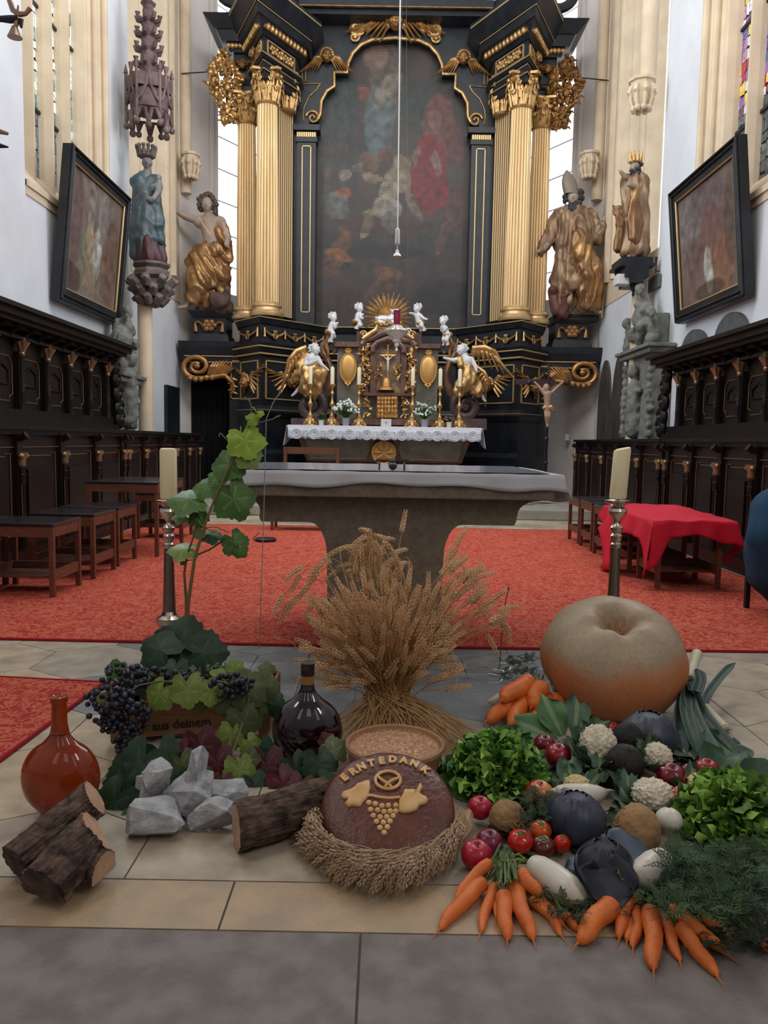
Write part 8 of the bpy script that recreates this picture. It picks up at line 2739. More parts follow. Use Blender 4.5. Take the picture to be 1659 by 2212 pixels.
# garland of pale wheat curving in front of the bread
random.seed(12)
t = thing('wheat_garland', 'curved garland of pale wheat ears lying in front of the bread', 'wheat garland', tuple(atZ(830, 1870, 0)))
arc_in = [(700, 1752), (690, 1790), (715, 1815), (770, 1832), (830, 1838), (890, 1832), (945, 1812), (985, 1780), (1000, 1745)]
arc_out = [(662, 1752), (655, 1800), (668, 1852), (730, 1898), (800, 1922), (868, 1926), (935, 1902), (985, 1862), (1022, 1790)]
def arc(A, u):
 x = u*(len(A)-1)
 i = min(int(x), len(A)-2)
 f = x-i
 return (A[i][0]*(1-f)+A[i+1][0]*f, A[i][1]*(1-f)+A[i+1][1]*f)
stuff_b, n_ear, sb = MB(), 0, MB()
for i in range(230):
 u = rnd(0, 1)
 lay = rnd(0, 1)
 a, c = arc(arc_in, min(1, u+rnd(.0, .10))), arc(arc_out, max(0, u-.11))
 f0, f1 = rnd(-.05, .45), rnd(.75, 1.05)
 z0 = .075-.045*f0+.02*lay
 z1 = .012+.035*(1-f1)+.02*lay
 p0 = atZ(a[0]+(c[0]-a[0])*f0+rnd(-6, 6), a[1]+(c[1]-a[1])*f0, z0)
 p3 = atZ(a[0]+(c[0]-a[0])*f1-8+rnd(-12, 8), a[1]+(c[1]-a[1])*f1, z1)
 m_ = p0.lerp(p3, .5)+V((rnd(-.01, .01), 0, .022))
 path = bez(p0, p0.lerp(m_, .6)+V((0, 0, .01)), m_.lerp(p3, .5)+V((0, 0, .008)), p3, 16)
 L = (p3-p0).length
 k = 6 if L > .07 else 3
 straw(sb, path[:k+2], .0014)
 for w_ in range(3):
  e_ = path[-1]+(path[-1]-path[-4]).normalized()*rnd(.01, .04)+V((rnd(-.006, .006), 0, rnd(-.004, .006)))
  sb.tube([path[-5], path[-2]+V((rnd(-.004, .004), 0, .004)), V((e_.x, e_.y, max(e_.z, .002)))], [.0008, .0007, .0003], 3)
 if n_ear < 100:
  ear(MB(), path[k:], .0052, awn=.0).build('wheat_ear', M_pwheat, t, smooth=False)
  n_ear += 1
 else:
  ear(stuff_b, path[k:], .0052, awn=.0)
stuff_b.build('wheat_ears', M_pwheat, t, smooth=False)['kind'] = 'stuff'
for i in range(320):     # chopped straw tufts bound along the garland
 u = rnd(0, 1)
 a, c = arc(arc_in, u), arc(arc_out, max(0, min(1, u-rnd(-.02, .06))))
 f0, f1 = rnd(0, .6), rnd(.6, 1.1)
 p0 = atZ(a[0]+(c[0]-a[0])*f0, a[1]+(c[1]-a[1])*f0, .055+rnd(0, .03))
 p1 = atZ(a[0]+(c[0]-a[0])*f1-10, a[1]+(c[1]-a[1])*f1, .008+rnd(0, .035))
 sb.tube([p0, p0.lerp(p1, .5)+V((0, 0, .012)), p1], [.0013, .0012, .0005], 3)
for k in range(10):      # bound ring underneath
 pts = [atZ(*arc([(p[0]*.55+q[0]*.45, p[1]*.55+q[1]*.45) for p, q in zip(arc_in, arc_out)], u), .03) + V((rnd(-.012, .012), rnd(-.015, .015), rnd(-.012, .012))) for u in [j/14 for j in range(15)]]
 sb.tube(pts, .013, 6)
o = sb.build('straw', mat('pale_straw', (.36, .235, .13), .75, c2=(.52, .37, .23), ns=30), t)
o['kind'] = 'stuff'
# ================================================================== VEGETABLES
def sm(a, b_, x):
 x = max(0, min(1, (x-a)/(b_-a)))
 return x*x*(3-2*x)
# pumpkin
PC = atZ(1325, 1420, .225)
t = thing('giant_pumpkin', 'giant flattened pumpkin, grey beige on top and orange below, at the right', 'pumpkin', (PC.x, PC.y, 0))
b = MB()
tilt = Matrix.Rotation(math.radians(24), 4, 'X') @ Matrix.Rotation(math.radians(-4), 4, 'Y')
N1, N2 = 96, 120
RX, RZ = .300, .232
vs, cs = [], []
for i in range(N1+1):
 a = -PI/2+PI*i/N1
 for k in range(N2):
  g_ = 2*PI*k/N2
  rib = 1-.022*abs(math.cos(g_*4.5+.6))**3*math.cos(a)-.015*math.sin(g_*2+1)
  r = math.cos(a)
  x, y = RX*r*rib*math.cos(g_), RX*r*rib*math.sin(g_)*.98
  z = RZ*math.sin(a)
  if a > 0:   # crown dimple with furrows running outwards
   z -= .125*math.exp(-(r/.20)**2)*(1)+.022*math.exp(-(r/.5)**2)*(1+.6*math.cos(g_*5+1))
  if a < 0: z += .03*math.exp(-(r/.4)**2)
  p = V((x, y, z))
  p += p.normalized()*.008*noise.noise(p*4)
  p = tilt @ p
  vs.append(p+PC)
for v in vs:
 if v.z < .002: v.z = .002
fs = []
for i in range(N1):
 for k in range(N2):
  k2 = (k+1) % N2
  fs.append((i*N2+k, i*N2+k2, (i+1)*N2+k2, (i+1)*N2+k))
b.v = [tuple(v) for v in vs]
for f in fs:
 i = f[0]//N2
 a = -PI/2+PI*(i+.5)/N1
 k = f[0] % N2
 g_ = 2*PI*k/N2
 q = V(b.v[f[0]])
 n_ = noise.noise(q*7)*.25+noise.noise(q*25)*.10
 w_ = sm(-.05, .42, math.sin(a)+n_*.8-.10+.25*math.sin(g_))     # grey bloom on the upper side
 org, gry, dmp = V((.50, .18, .066)), V((.36, .275, .18)), V((.50, .22, .08))
 c = org*(1-w_)+gry*w_
 if a > 0:
  d_ = math.exp(-(math.cos(a)/.16)**2)
  c = c*(1-d_)+dmp*d_*(.8+noise.noise(q*60)*.8)
 b.f.append(f); b.c.append(tuple(c))
b.build('rind', attr_mat('pumpkin_rind', .5, ns=60, amt=.10, bump=.12), t, smooth='all')
st = tilt @ V((0, 0, RZ-.115))+PC
b = MB().lathe([(.028, -.02), (.024, .0), (.017, .012), (.012, .016), (0, .014)], seg=14, M=Matrix.Translation(st) @ tilt)
b.build('stem_scar', mat('dry_stem', (.28, .14, .06), .9, c2=(.16, .08, .04), ns=40, bump=.6), t)
# carrots
M_carrot = mat('carrot_orange', (.74, .19, .035), .5, c2=(.60, .13, .022), ns=14, bump=.18, bs=30, stretch=(1, 1, 1))
M_cstem = mat('carrot_stalk', (.10, .17, .045), .6)
def carrot(hx, hy, tx, ty, wpx, label, z0=None, z1=None, bend=0.0, dark=False, seed=0):
 random.seed(seed+hx)
 k = atZ((hx+tx)/2, (hy+ty)/2, .02).y/1680*1.08
 r = wpx*k*.60
 p0 = atZ(hx, hy, z0 if z0 is not None else r*1.3)
 p1 = atZ(tx, ty, z1 if z1 is not None else r*.35)
 d = (p1-p0).normalized()
 s_ = d.cross(V((0, 0, 1))).normalized()
 t = thing('carrot', label, 'carrot', tuple(p0), 'carrots')
 pts, rad = [], []
 n = 22
 for i in range(n+1):
  q = i/n
  pts.append(p0.lerp(p1, q)+s_*bend*r*2.2*math.sin(PI*q)+s_*r*.12*math.sin(q*9+seed))
  if q < .05: rr = .55+.45*math.sqrt(q/.05)*.9
  else: rr = 1-.30*(q-.05)-.34*sm(.72, 1, q)
  if q > .955: rr *= max(.12, math.sqrt(max(0, 1-((q-.955)/.045)**2)))
  rad.append(r*rr*(1+.035*math.sin(q*47+seed)))
 b = MB().tube(pts, rad, 16)
 e = p1+d*.03+V((0, 0, -r*.2))
 e.z = max(e.z, .001)
 b.tube([p1-d*.004, p1+d*.012, e], [r*.14, .0012, .0004], 5)
 b.build('root', M_carrot, t)
 b = MB()
 for j in range(4):
  o = V((rnd(-1, 1), rnd(-1, 1), rnd(-.3, 1)))*r*.4
  b.tube([p0+o*.6, p0-d*.02+o, p0-d*.05+o*1.6+V((0, 0, .012))], [.0028, .0026, .0022], 5)
 b.build('stalk', M_cstem, t)
 return t
CL = [
 (1062, 1863, 985, 1947, 22, 'short upper carrot at the far left of the front left bunch', .06, .012, .35), (1046, 1904, 949, 2008, 31, 'thick leftmost carrot of the front left bunch pointing lower left', None, None, .1),
 (1069, 1912, 1038, 2014, 22, 'slim carrot second from the left in the front left bunch', None, None, .1), (1087, 1930, 1095, 2031, 32, 'blunt middle carrot of the front left bunch', None, None, .0),
 (1109, 1904, 1152, 2031, 33, 'large carrot right of the middle in the front left bunch', .035, None, .05), (1122, 1884, 1172, 1936, 29, 'short upper carrot of the front left bunch next to the white radish', .06, .03, .1),
 (1147, 1942, 1213, 2022, 21, 'thin bent carrot on the right side of the front left bunch', None, None, -.4), (1168, 1946, 1219, 2000, 22, 'small carrot under the white radish tail in the front left bunch', None, None, .1),
 (1219, 1974, 1253, 2014, 18, 'tiny carrot half hidden between the two front bunches', None, None, 0), (1072, 1893, 1070, 1982, 16, 'thin carrot showing behind the slim one in the front left bunch', .012, .008, 0),
 (1322, 1952, 1248, 2037, 42, 'thick stubby carrot pointing lower left between the front bunches', None, None, .05), (1372, 1926, 1338, 2028, 27, 'forked looking carrot at the left of the front right bunch', .045, None, .25),
 (1381, 1954, 1368, 2047, 25, 'slim carrot beside the longest one in the front right bunch', None, None, 0), (1408, 1965, 1412, 2095, 36, 'longest straight carrot in the middle of the front right bunch', None, None, 0),
 (1435, 1978, 1468, 2076, 25, 'thin pointed carrot right of the longest one', None, None, .05), (1447, 1958, 1574, 2064, 29, 'long upper right carrot of the front right bunch', .05, None, -.05),
 (1465, 2000, 1549, 2109, 32, 'bright long carrot pointing lower right at the very front', None, None, -.05), (1506, 1977, 1567, 2015, 22, 'dull orange carrot lying in the feathery greens', .03, .02, 0),
 (1365, 1990, 1355, 2031, 20, 'carrot tip showing behind the forked carrot', .01, .008, 0), (1645, 2040, 1675, 2062, 16, 'orange carrot tip at the right edge of the photo', None, None, 0),
 (1150, 1474, 1084, 1512, 33, 'topmost thick carrot of the back bunch beside the pumpkin', .13, .10, .1), (1114, 1516, 1050, 1558, 31, 'lowest left carrot of the back bunch', .06, .035, 0),
 (1141, 1504, 1099, 1569, 33, 'thick carrot crossing the middle of the back bunch', .075, .025, 0), (1166, 1482, 1147, 1528, 32, 'short plump carrot on top of the back bunch', .12, .07, 0),
 (1172, 1516, 1148, 1569, 28, 'carrot pointing down behind the kale leaves in the back bunch', .06, .02, 0), (1185, 1501, 1187, 1538, 18, 'thin dark carrot right in the back bunch', .08, .05, 0), (1201, 1504, 1216, 1531, 22, 'rightmost carrot of the back bunch touching the pumpkin', .08, .05, 0)]
for i, a in enumerate(CL):
 carrot(*a[:5], a[5], a[6], a[7], a[8], seed=i)
# feathery greens
def frond(b, p, d, L, n=9, w_=.35, col=(.03, .08, .02), up=V((0, 0, 1))):
 d = d.normalized()
 s_ = d.cross(up)
 s_ = s_.normalized() if s_.length > .01 else V((1, 0, 0))
 u_ = s_.cross(d)
 tip = p+d*L+V((0, 0, -L*.25))
 pts = [p, p+d*L*.5+u_*L*.06, tip]
 b.tube(pts, [.0014, .001, .0005], 3, col)
 for i in range(1, n):
  q = i/n
  c = p+d*L*q+u_*L*.06*math.sin(q*PI)+V((0, 0, -L*.25*q*q))
  l = L*w_*(1-q*.75)
  for s in (-1, 1):
   dd = (d*.75+s_*s+u_*rnd(-.3, .4)).normalized()
   e = c+dd*l
   for f, g_ in ((.0, 0), (.45, .8), (.45, -.8), (.75, .7), (.75, -.7)):
    o = c.lerp(e, f)
    d2 = (dd+(d if s*g_ < 0 else s_*s)*abs(g_)*1.0).normalized() if g_ else dd
    l2 = l*(1 if not g_ else .4)
    wd = u_.cross(d2)
    wd = (wd.normalized() if wd.length > 1e-4 else s_)*.0012
    b.add([o-wd, o+wd, o+d2*l2], [(0, 1, 2)], col)
M_green = attr_mat('feathery_green', .65, ns=20, amt=.2)
def greens(area_, n, L, label, name, cat, seed, zr=(.0, .08), cols=((.018, .05, .018), (.035, .085, .025), (.05, .11, .04)), parent=None):
 random.seed(seed)
 b = MB()
 for i in range(n):
  x, y = rnd(area_[0], area_[1]), rnd(area_[2], area_[3])
  p = atZ(x, y, rnd(*zr))
  a = rnd(0, 2*PI)
  frond(b, p, V((math.cos(a), math.sin(a)-.35, rnd(.2, .9))), rnd(.6, 1.1)*L, col=random.choice(cols))
 o = b.build(name, M_green, parent, smooth=False)
 if not parent: tag(o, label, cat, kind='stuff')
 return o
greens((1440, 1680, 1835, 1985), 330, .085, 'mass of dark feathery dill and carrot greens at the right edge', 'dill_greens', 'herb greens', 1, (.01, .11))
greens((1500, 1680, 1985, 2050), 90, .06, 'dark feathery carrot greens trailing on the grey step at the right', 'carrot_greens', 'herb greens', 2, (.003, .03), ((.015, .035, .012), (.03, .05, .02)))
greens((1180, 1330, 1890, 1985), 120, .055, 'feathery carrot greens under the long white radish', 'carrot_greens', 'herb greens', 3, (.003, .04), ((.03, .05, .015), (.05, .07, .02)))
greens((1130, 1215, 1700, 1790), 110, .05, 'feathery greens between the knobbly celeriac and the red cabbage', 'carrot_greens', 'herb greens', 4, (.03, .09), ((.03, .055, .02), (.05, .08, .03)))
greens((1085, 1150, 1420, 1470), 70, .06, 'feathery dark carrot greens behind the back carrot bunch', 'carrot_greens', 'herb greens', 5, (.06, .14), ((.012, .035, .02), (.02, .055, .03)))
greens((1360, 1450, 1905, 1965), 60, .05, 'dark carrot tops above the front right carrot bunch', 'carrot_greens', 'herb greens', 6, (.01, .06))
b = MB()
random.seed(8)
for i in range(60):
 p = atZ(1098+rnd(-22, 22), 1885+rnd(-10, 24), rnd(.03, .07))
 q = atZ(1093+rnd(-14, 16), 1848+rnd(-10, 10), rnd(.07, .10))
 b.tube([p, p.lerp(q, .5)+V((0, 0, .01)), q], [.003, .003, .002], 5)
tag(b.build('carrot_stalks', mat('green_stalk', (.10, .17, .05), .6, c2=(.16, .22, .08), ns=15)), 'bundle of cut green stalks tying the front left carrot bunch', 'stalks', kind='stuff')
# apples, tomatoes, onion
def fruit_mat(n, c, c2, ns=5, rough=.25): return mat(n, c, rough, c2=c2, ns=ns, coat=.25, lo=.4, hi=.7)
F_red = fruit_mat('apple_red', (.32, .012, .018), (.22, .006, .012))
F_dkred = fruit_mat('apple_dark_red', (.16, .006, .016), (.24, .012, .02))
F_ryel = fruit_mat('apple_red_yellow', (.38, .02, .018), (.55, .24, .08), 9)
F_orange = fruit_mat('apple_orange_red', (.48, .06, .018), (.36, .025, .012), 6)
F_tom = fruit_mat('tomato_red', (.52, .016, .006), (.42, .010, .006), 4, .15)
F_torg = fruit_mat('tomato_orange', (.62, .10, .008), (.48, .05, .008), 5, .15)
F_tbr = fruit_mat('tomato_brown', (.13, .022, .012), (.09, .018, .012), 5, .15)
F_onion = fruit_mat('onion_purple', (.14, .008, .035), (.22, .02, .06), 12, .3)
F_pom = fruit_mat('fruit_crimson', (.42, .008, .030), (.32, .006, .022), 4, .3)
def fruit(px, py, rpx, m, label, cat='apple', name='apple', lift=0.0, ribs=0, ribd=.05, flat=.9, az=0.0, top=(0, -.25, 1)):
 p = atZ(px, py, .03)
 for _ in range(3):
  r = rpx*p.y/1680*1.08
  p = atZ(px, py, r*flat+lift)
 t = thing(name, label, cat, (p.x, p.y, 0+lift))
 M = frame(p, top)
 pr = []
 for i in range(25):
  a = -PI/2+PI*i/24
  rr, zz_ = math.cos(a), math.sin(a)*flat
  dm = math.exp(-(rr/.22)**2)
  zz_ += -.20*dm if a > 0 else .12*dm
  pr.append((max(r*rr*(1+.06*math.sin(a)), 1e-5), r*zz_))
 b = MB().lathe(pr, seg=32, M=M, lobes=(lambda a, z: 1-ribd*abs(math.cos(a*ribs/2))**4) if ribs else (lambda a, z: 1+.02*math.cos(a*5)))
 b.build('skin', m, t, smooth='all')
 s0 = M @ V((0, 0, r*flat*.72))
 s1 = M @ V((r*.12, 0, r*flat*1.12))
 if cat == 'tomato':
  b = MB()
  for k in range(5):
   a = 2*PI*k/5
   b.tube([M @ V((0, 0, r*flat*.80)), M @ V((r*.22*math.cos(a), r*.22*math.sin(a), r*flat*.90)), M @ V((r*.42*math.cos(a), r*.42*math.sin(a), r*flat*.88))], [.003, .003, .001], 5)
  b.build('calyx', M_cstem, t)
 else:
  MB().tube([s0, s1], [.0014, .0022], 6).build('stem', mat('fruit_stem', (.09, .05, .025), .8), t)
 return t
fruit(1176, 1608, 22, F_dkred, 'dark red apple behind the larger apple next to the left lettuce', lift=.02)
fruit(1205, 1632, 27, F_red, 'red apple with pale stalk hollow left of the big cauliflower', lift=.035)
fruit(1324, 1575, 15, F_pom, 'small crimson apple showing below the pumpkin', lift=.03)
fruit(1165, 1714, 29, F_ryel, 'red and yellow apple in front of the left lettuce', lift=.02)
fruit(1037, 1745, 26, F_pom, 'crimson apple at the lower left edge of the left lettuce', lift=.015)
fruit(1450, 1678, 30, F_dkred, 'large dark crimson apple right of the middle cauliflower', lift=.03)
fruit(1487, 1668, 18, F_dkred, 'small dark apple touching the large dark crimson one', lift=.02)
fruit(1527, 1664, 26, F_red, 'bright red apple by the savoy leaves at the right', lift=.03)
fruit(1468, 1722, 23, F_orange, 'orange red apple above the small white turnip', lift=.04)
fruit(1029, 1847, 33, F_pom, 'big crimson apple beside the wheat garland above the front carrots', lift=.0)
fruit(1057, 1818, 28, F_onion, 'shiny purple onion behind the big crimson apple', 'onion', 'red_onion', flat=.85)
fruit(1124, 1818, 27, F_tom, 'bright red ribbed tomato in the middle of the tomatoes', 'tomato', 'tomato', ribs=9, flat=.85, lift=.015)
fruit(1168, 1794, 23, F_torg, 'orange tomato behind the brown tomato', 'tomato', 'tomato', ribs=8, lift=.025, flat=.82)
fruit(1173, 1829, 26, F_tbr, 'brownish dark tomato beside the bright red one', 'tomato', 'tomato', flat=.85)
fruit(1214, 1823, 18, F_tom, 'small pointed red tomato next to the open red cabbage', 'tomato', 'tomato', flat=1.1, lift=.01)
fruit(668, 1722, 32, fruit_mat('apple_mottled', (.24, .012, .020), (.42, .14, .03), 7), 'mottled red apple behind the barked log left of the bread', lift=.01)
# lettuces and leaves
def leaf_surface(b, base, d, nrm, L, Wd, ruffle, freq, cols, nu=8, nv=8, curl=.3, rib=None, lob=0.0, seed=0.0):
 d = V(d).normalized()
 n = V(nrm)
 n = (n-d*n.dot(d)).normalized()
 s_ = d.cross(n)
 base = V(base)
 pts = []
 for i in range(nu+1):
  u = i/nu
  wd = Wd*(math.sin(min(1, u*1.15+.08)*PI*.62)**.8)*(1-.55*sm(.82, 1, u))
  for j in range(nv+1):
   v = j/nv*2-1
   e = abs(v)
   ed = 1+lob*math.sin(u*freq*5+seed*7+(3 if v > 0 else 0))*e
   r_ = ruffle*(math.sin(u*freq*6+v*3+seed)*e**1.5+math.sin(v*freq*2.2+seed*2)*sm(.6, 1, u))
   cv = curl*(u*u)*L
   pts.append(base+d*(L*u*(1+.12*math.sin(v*freq*1.7+seed)*sm(.7, 1, u)))+s_*(v*wd*.5*ed)+n*(r_+.10*Wd*e*e)+n*cv*-1)
 o = len(b.v)
 b.v += [tuple(p) for p in pts]
 for i in range(nu):
  for j in range(nv):
   b.f.append(tuple(o+k for k in (i*(nv+1)+j, (i+1)*(nv+1)+j, (i+1)*(nv+1)+j+1, i*(nv+1)+j+1)))
   q = abs((j+.5)/nv*2-1)
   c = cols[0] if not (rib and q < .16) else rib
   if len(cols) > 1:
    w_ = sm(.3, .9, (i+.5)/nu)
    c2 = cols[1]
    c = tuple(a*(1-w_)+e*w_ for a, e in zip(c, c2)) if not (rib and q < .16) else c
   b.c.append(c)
M_lettuce = attr_mat('lettuce_leaf', .5, ns=30, amt=.2)
def lettuce(px, py, rpx, hz, label, seed, n=230, pal=((.08, .22, .025), (.17, .38, .045), (.30, .52, .09), (.045, .13, .022)), sq=1.0):
 random.seed(seed)
 p = atZ(px, py, .05)
 r = rpx*p.y/1680*1.06
 c = V((p.x, p.y, .01))
 t = thing('lettuce', label, 'lettuce', (c.x, c.y, 0))
 b = MB()
 for i in range(n):
  q = (i+.5)/n
  el = math.asin(min(1, q*1.02-.0) if q < .98 else .99)
  az = i*2.399963+rnd(-.2, .2)
  o = V((math.cos(el)*math.cos(az), math.cos(el)*math.sin(az)*sq, math.sin(el)))
  P_ = c+V((o.x*r, o.y*r, o.z*hz))*rnd(.62, .85)
  tdir = (o+V((rnd(-.6, .6), rnd(-.6, .6), rnd(0, .8)))).normalized()
  L = r*rnd(.24, .40)
  col = random.choice(pal)
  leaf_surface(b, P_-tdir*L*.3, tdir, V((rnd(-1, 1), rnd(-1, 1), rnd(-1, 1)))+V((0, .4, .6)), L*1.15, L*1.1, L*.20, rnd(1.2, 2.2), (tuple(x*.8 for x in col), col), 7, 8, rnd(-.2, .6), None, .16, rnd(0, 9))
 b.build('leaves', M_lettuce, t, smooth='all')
 b = MB()
 for k in range(9):
  a = 2*PI*k/9
  o = V((math.cos(a), math.sin(a), .15))
  leaf_surface(b, c+o*r*.3, o, V((0, 0, 1)), r*.75, r*.75, r*.06, 1.3, ((.22, .32, .12), (.13, .26, .05)), 8, 8, .0, (.32, .40, .20), .05, k)
 b.build('outer_leaves', M_lettuce, t, smooth='all')
lettuce(1072, 1668, 108, .165, 'large bright green oak leaf lettuce right behind the bread', 1)
lettuce(1585, 1772, 122, .165, 'frilly light green lettuce at the right edge above the dill', 2, pal=((.09, .20, .02), (.18, .36, .04), (.28, .48, .08), (.05, .13, .018)), n=240)
# ---- big leaves: kale, savoy, cauliflower leaves
M_leafy = attr_mat('brassica_leaf', .5, ns=18, amt=.2)
def big_leaves(specs, label, name='cabbage_leaves', cat='leaves', loc=None):
 t = thing(name, label, cat, tuple(atZ(specs[0][0], specs[0][1], 0)))
 for i, (px, py, z, d, n, L, Wd, col, rib) in enumerate(specs):
  b = MB()
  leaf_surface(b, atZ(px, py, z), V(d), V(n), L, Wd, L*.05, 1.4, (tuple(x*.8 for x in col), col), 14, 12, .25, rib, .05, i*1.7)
  b.build('leaf', M_leafy, t, smooth='all')
 return t
dg, mg, bg, sv, rb_ = (.022, .07, .026), (.06, .15, .045), (.06, .12, .07), (.026, .075, .03), (.14, .22, .10)
big_leaves([(1200, 1600, .05, (-.8, .3, .45), (0, -.6, 1), .15, .11, mg, rb_), (1215, 1590, .06, (-.3, .4, .7), (0, -1, .4), .15, .11, mg, rb_), (1240, 1590, .06, (.2, .4, .8), (0, -1, .4), .14, .10, bg, rb_), (1180, 1590, .05, (-1, .1, .12), (0, -.5, 1), .17, .07, (.06, .13, .03), rb_),
   (1262, 1580, .06, (.9, .3, .35), (0, -.8, .8), .11, .06, bg, rb_)], 'upright green kale leaves between the left lettuce and the pumpkin', 'kale_leaves')
big_leaves([(1540, 1700, .03, (.7, .6, .45), (0, -.7, 1), .20, .20, sv, (.06, .11, .05)), (1600, 1720, .03, (.9, .1, .35), (0, -.6, 1), .18, .20, sv, (.06, .11, .05)), (1560, 1650, .02, (.5, .8, .35), (0, -.7, 1), .17, .18, sv, (.06, .11, .05)), (1500, 1640, .03, (-.3, .6, .3), (0, -.7, 1), .13, .12, (.03, .075, .025), rb_), (1630, 1740, .02, (.8, -.2, .2), (0, -.5, 1), .15, .16, sv, (.06, .11, .05)), (1478, 1625, .03, (.8, .3, .2), (0, -.5, 1), .13, .11, (.035, .085, .03), rb_)], 'large dark crinkled savoy leaves at the right edge behind the lettuce', 'savoy_leaves')
# cauliflowers
M_curd = mat('cauliflower_curd', (.62, .55, .40), .7, c2=(.72, .65, .50), ns=30)
M_curdy = mat('cauliflower_yellow', (.60, .45, .20), .7, c2=(.66, .54, .30), ns=30)
def cauli(px, py, rpx, label, seed, lift=.03, m=None, leaves=((-1, 0, .3), (1, .1, .3), (-.5, -.6, .1), (.5, -.6, .1), (0, .8, .5)), lc=bg, ry=None):
 random.seed(seed)
 p = atZ(px, py, .05)
 r = rpx*p.y/1680*1.08
 p = atZ(px, py, r*.8+lift)
 t = thing('cauliflower', label, 'cauliflower', (p.x, p.y, 0))
 def bump(u):
  q = noise.voronoi(u*3.6+V((seed, 0, 0)))[0][0]
  q2 = noise.voronoi(u*9+V((seed, 3, 0)))[0][0]
  return 1.05-.30*min(q, .6)**2-.25*min(q2, .6)**2
 b = MB().ball(p, (r*1.05, r*1.05, r*(ry or .95)), 96, 64, fn=bump)
 b.build('curd', m or M_curd, t, smooth='all')
 for i, d in enumerate(leaves):
  d = V(d)
  for j in range(2):
   b = MB()
   dd = (d+V((rnd(-.3, .3), rnd(-.2, .2), rnd(.0, .35)))).normalized()
   leaf_surface(b, p+V((d.x, d.y, 0)).normalized()*r*.70-V((0, 0, r*.75)), dd, V((-d.x*.4, -d.y*.4-.4, 1)), r*rnd(1.4, 2.0), r*rnd(.8, 1.2), r*.10, 1.5, (tuple(x*.8 for x in lc), lc), 10, 8, -.25, (.16, .22, .12), .06, rnd(0, 9))
   b.build('leaf', M_leafy, t, smooth='all')
 return t
cauli(1292, 1612, 38, 'big creamy cauliflower standing upright left of the black radishes', 1, .05, ry=1.15, leaves=((-1, -.1, .6), (-.8, -.5, .4), (-.3, -.9, .0), (.3, -.9, .0), (-.4, .5, .8)))
cauli(1246, 1694, 27, 'small yellowish cauliflower above the white radish', 2, .02, M_curdy, ry=.7, leaves=((-1, .3, .3), (.9, .4, .4), (0, .9, .4), (.6, .6, .3)))
cauli(1411, 1716, 43, 'pale cauliflower in the centre, above the big celeriac', 3, .02, ry=.75, leaves=((-.9, -.3, .2), (-.6, -.8, .0), (-.9, .3, .5), (.5, -.8, .0)))
cauli(1420, 1636, 29, 'small cream cauliflower right of the black radishes', 4, .05, ry=1.05, leaves=((-.9, -.2, .6), (-.3, -.8, .3), (0, .8, .6), (-.8, .4, .8)))
cauli(1518, 1694, 34, 'cauliflower mostly covered by the right lettuce', 5, .02, M_curdy, ry=.6, leaves=((-.9, -.3, .2), (0, .9, .4)))
big_leaves([(1215, 1690, .04, (.3, .4, .4), (0, -.8, .8), .10, .08, bg, rb_), (1300, 1690, .04, (.1, .5, .5), (0, -1, .5), .11, .07, bg, rb_), (1330, 1710, .03, (.5, .2, .6), (0, -1, .4), .10, .06, bg, rb_), (1270, 1660, .03, (-.5, .4, .3), (0, -.8, .8), .11, .08, dg, rb_), (1220, 1660, .03, (-.7, .4, .2), (0, -.8, .8), .12, .08, dg, rb_), (1310, 1665, .03, (.4, .3, .5), (0, -1, .5), .10, .07, dg, rb_), (1355, 1735, .03, (.2, .5, .7), (0, -1, .3), .10, .06, bg, rb_), (1385, 1745, .03, (.3, .3, .6), (0, -1, .4), .09, .06, mg, rb_), (1340, 1690, .02, (-.5, .2, .4), (0, -1, .6), .10, .08, dg, rb_), (1430, 1740, .03, (.1, .6, .4), (0, -1, .6), .07, .05, mg, rb_)],
   'dark green cauliflower leaves filling the middle of the vegetable pile', 'cauliflower_leaves')
# red cabbages
M_redcab = mat('red_cabbage', (.020, .024, .046), .42, c2=(.085, .095, .13), ns=9, detail=7, lo=.4, hi=.75)
M_redcab2 = mat('red_cabbage_outer', (.12, .16, .215), .45, c2=(.06, .08, .125), ns=7, detail=6)
M_redcab3 = mat('red_cabbage_inner', (.006, .007, .014), .5, c2=(.014, .014, .026), ns=8)
def cabbage(px, py, rpx, label, lift=0.0, seed=0, flat=.85, m=None):
 p = atZ(px, py, .07)
 r = rpx*p.y/1680*1.08
 p = atZ(px, py, r*flat+lift)
 t = thing('red_cabbage', label, 'cabbage', (p.x, p.y, 0))
 b = MB().ball(p, (r, r, r*flat), 64, 48, fn=lambda u: 1+.02*noise.noise(u*2+V((seed, 0, 0)))+.012*abs(math.sin(math.atan2(u.y, u.x)*7+2*u.z)))
 b.build('head', m or M_redcab, t, smooth='all')
 for k in range(3):
  a0 = seed+2.1*k
  R_ = r*(1.015+.012*k)
  def wrap(u, v):
   az = a0+(u-.5)*2.2
   el = -.7+v*1.9
   rip = 1+.03*math.sin(az*11+k)*sm(.75, 1, v)+.012*abs(math.sin(az*8))
   return p+V((math.cos(az)*math.cos(el), math.sin(az)*math.cos(el), math.sin(el)*flat))*R_*rip*(1+.05*sm(.85, 1, v))
  MB().grid(26, 20, wrap).build('outer_leaf', m or M_redcab, t, smooth='all', solid=.0015)
 return t, p, r
cabbage(1243, 1768, 60, 'bluish red cabbage in the middle of the pile behind the tomatoes', .0, 1, m=M_redcab)
cabbage(1400, 1590, 54, 'dark blue red cabbage under the pumpkin beside the leeks', .02, 2.3, m=M_redcab)
t, p, r = cabbage(1306, 1872, 60, 'opened red cabbage with spread outer leaves above the front carrots', 0, 4, m=M_redcab3)
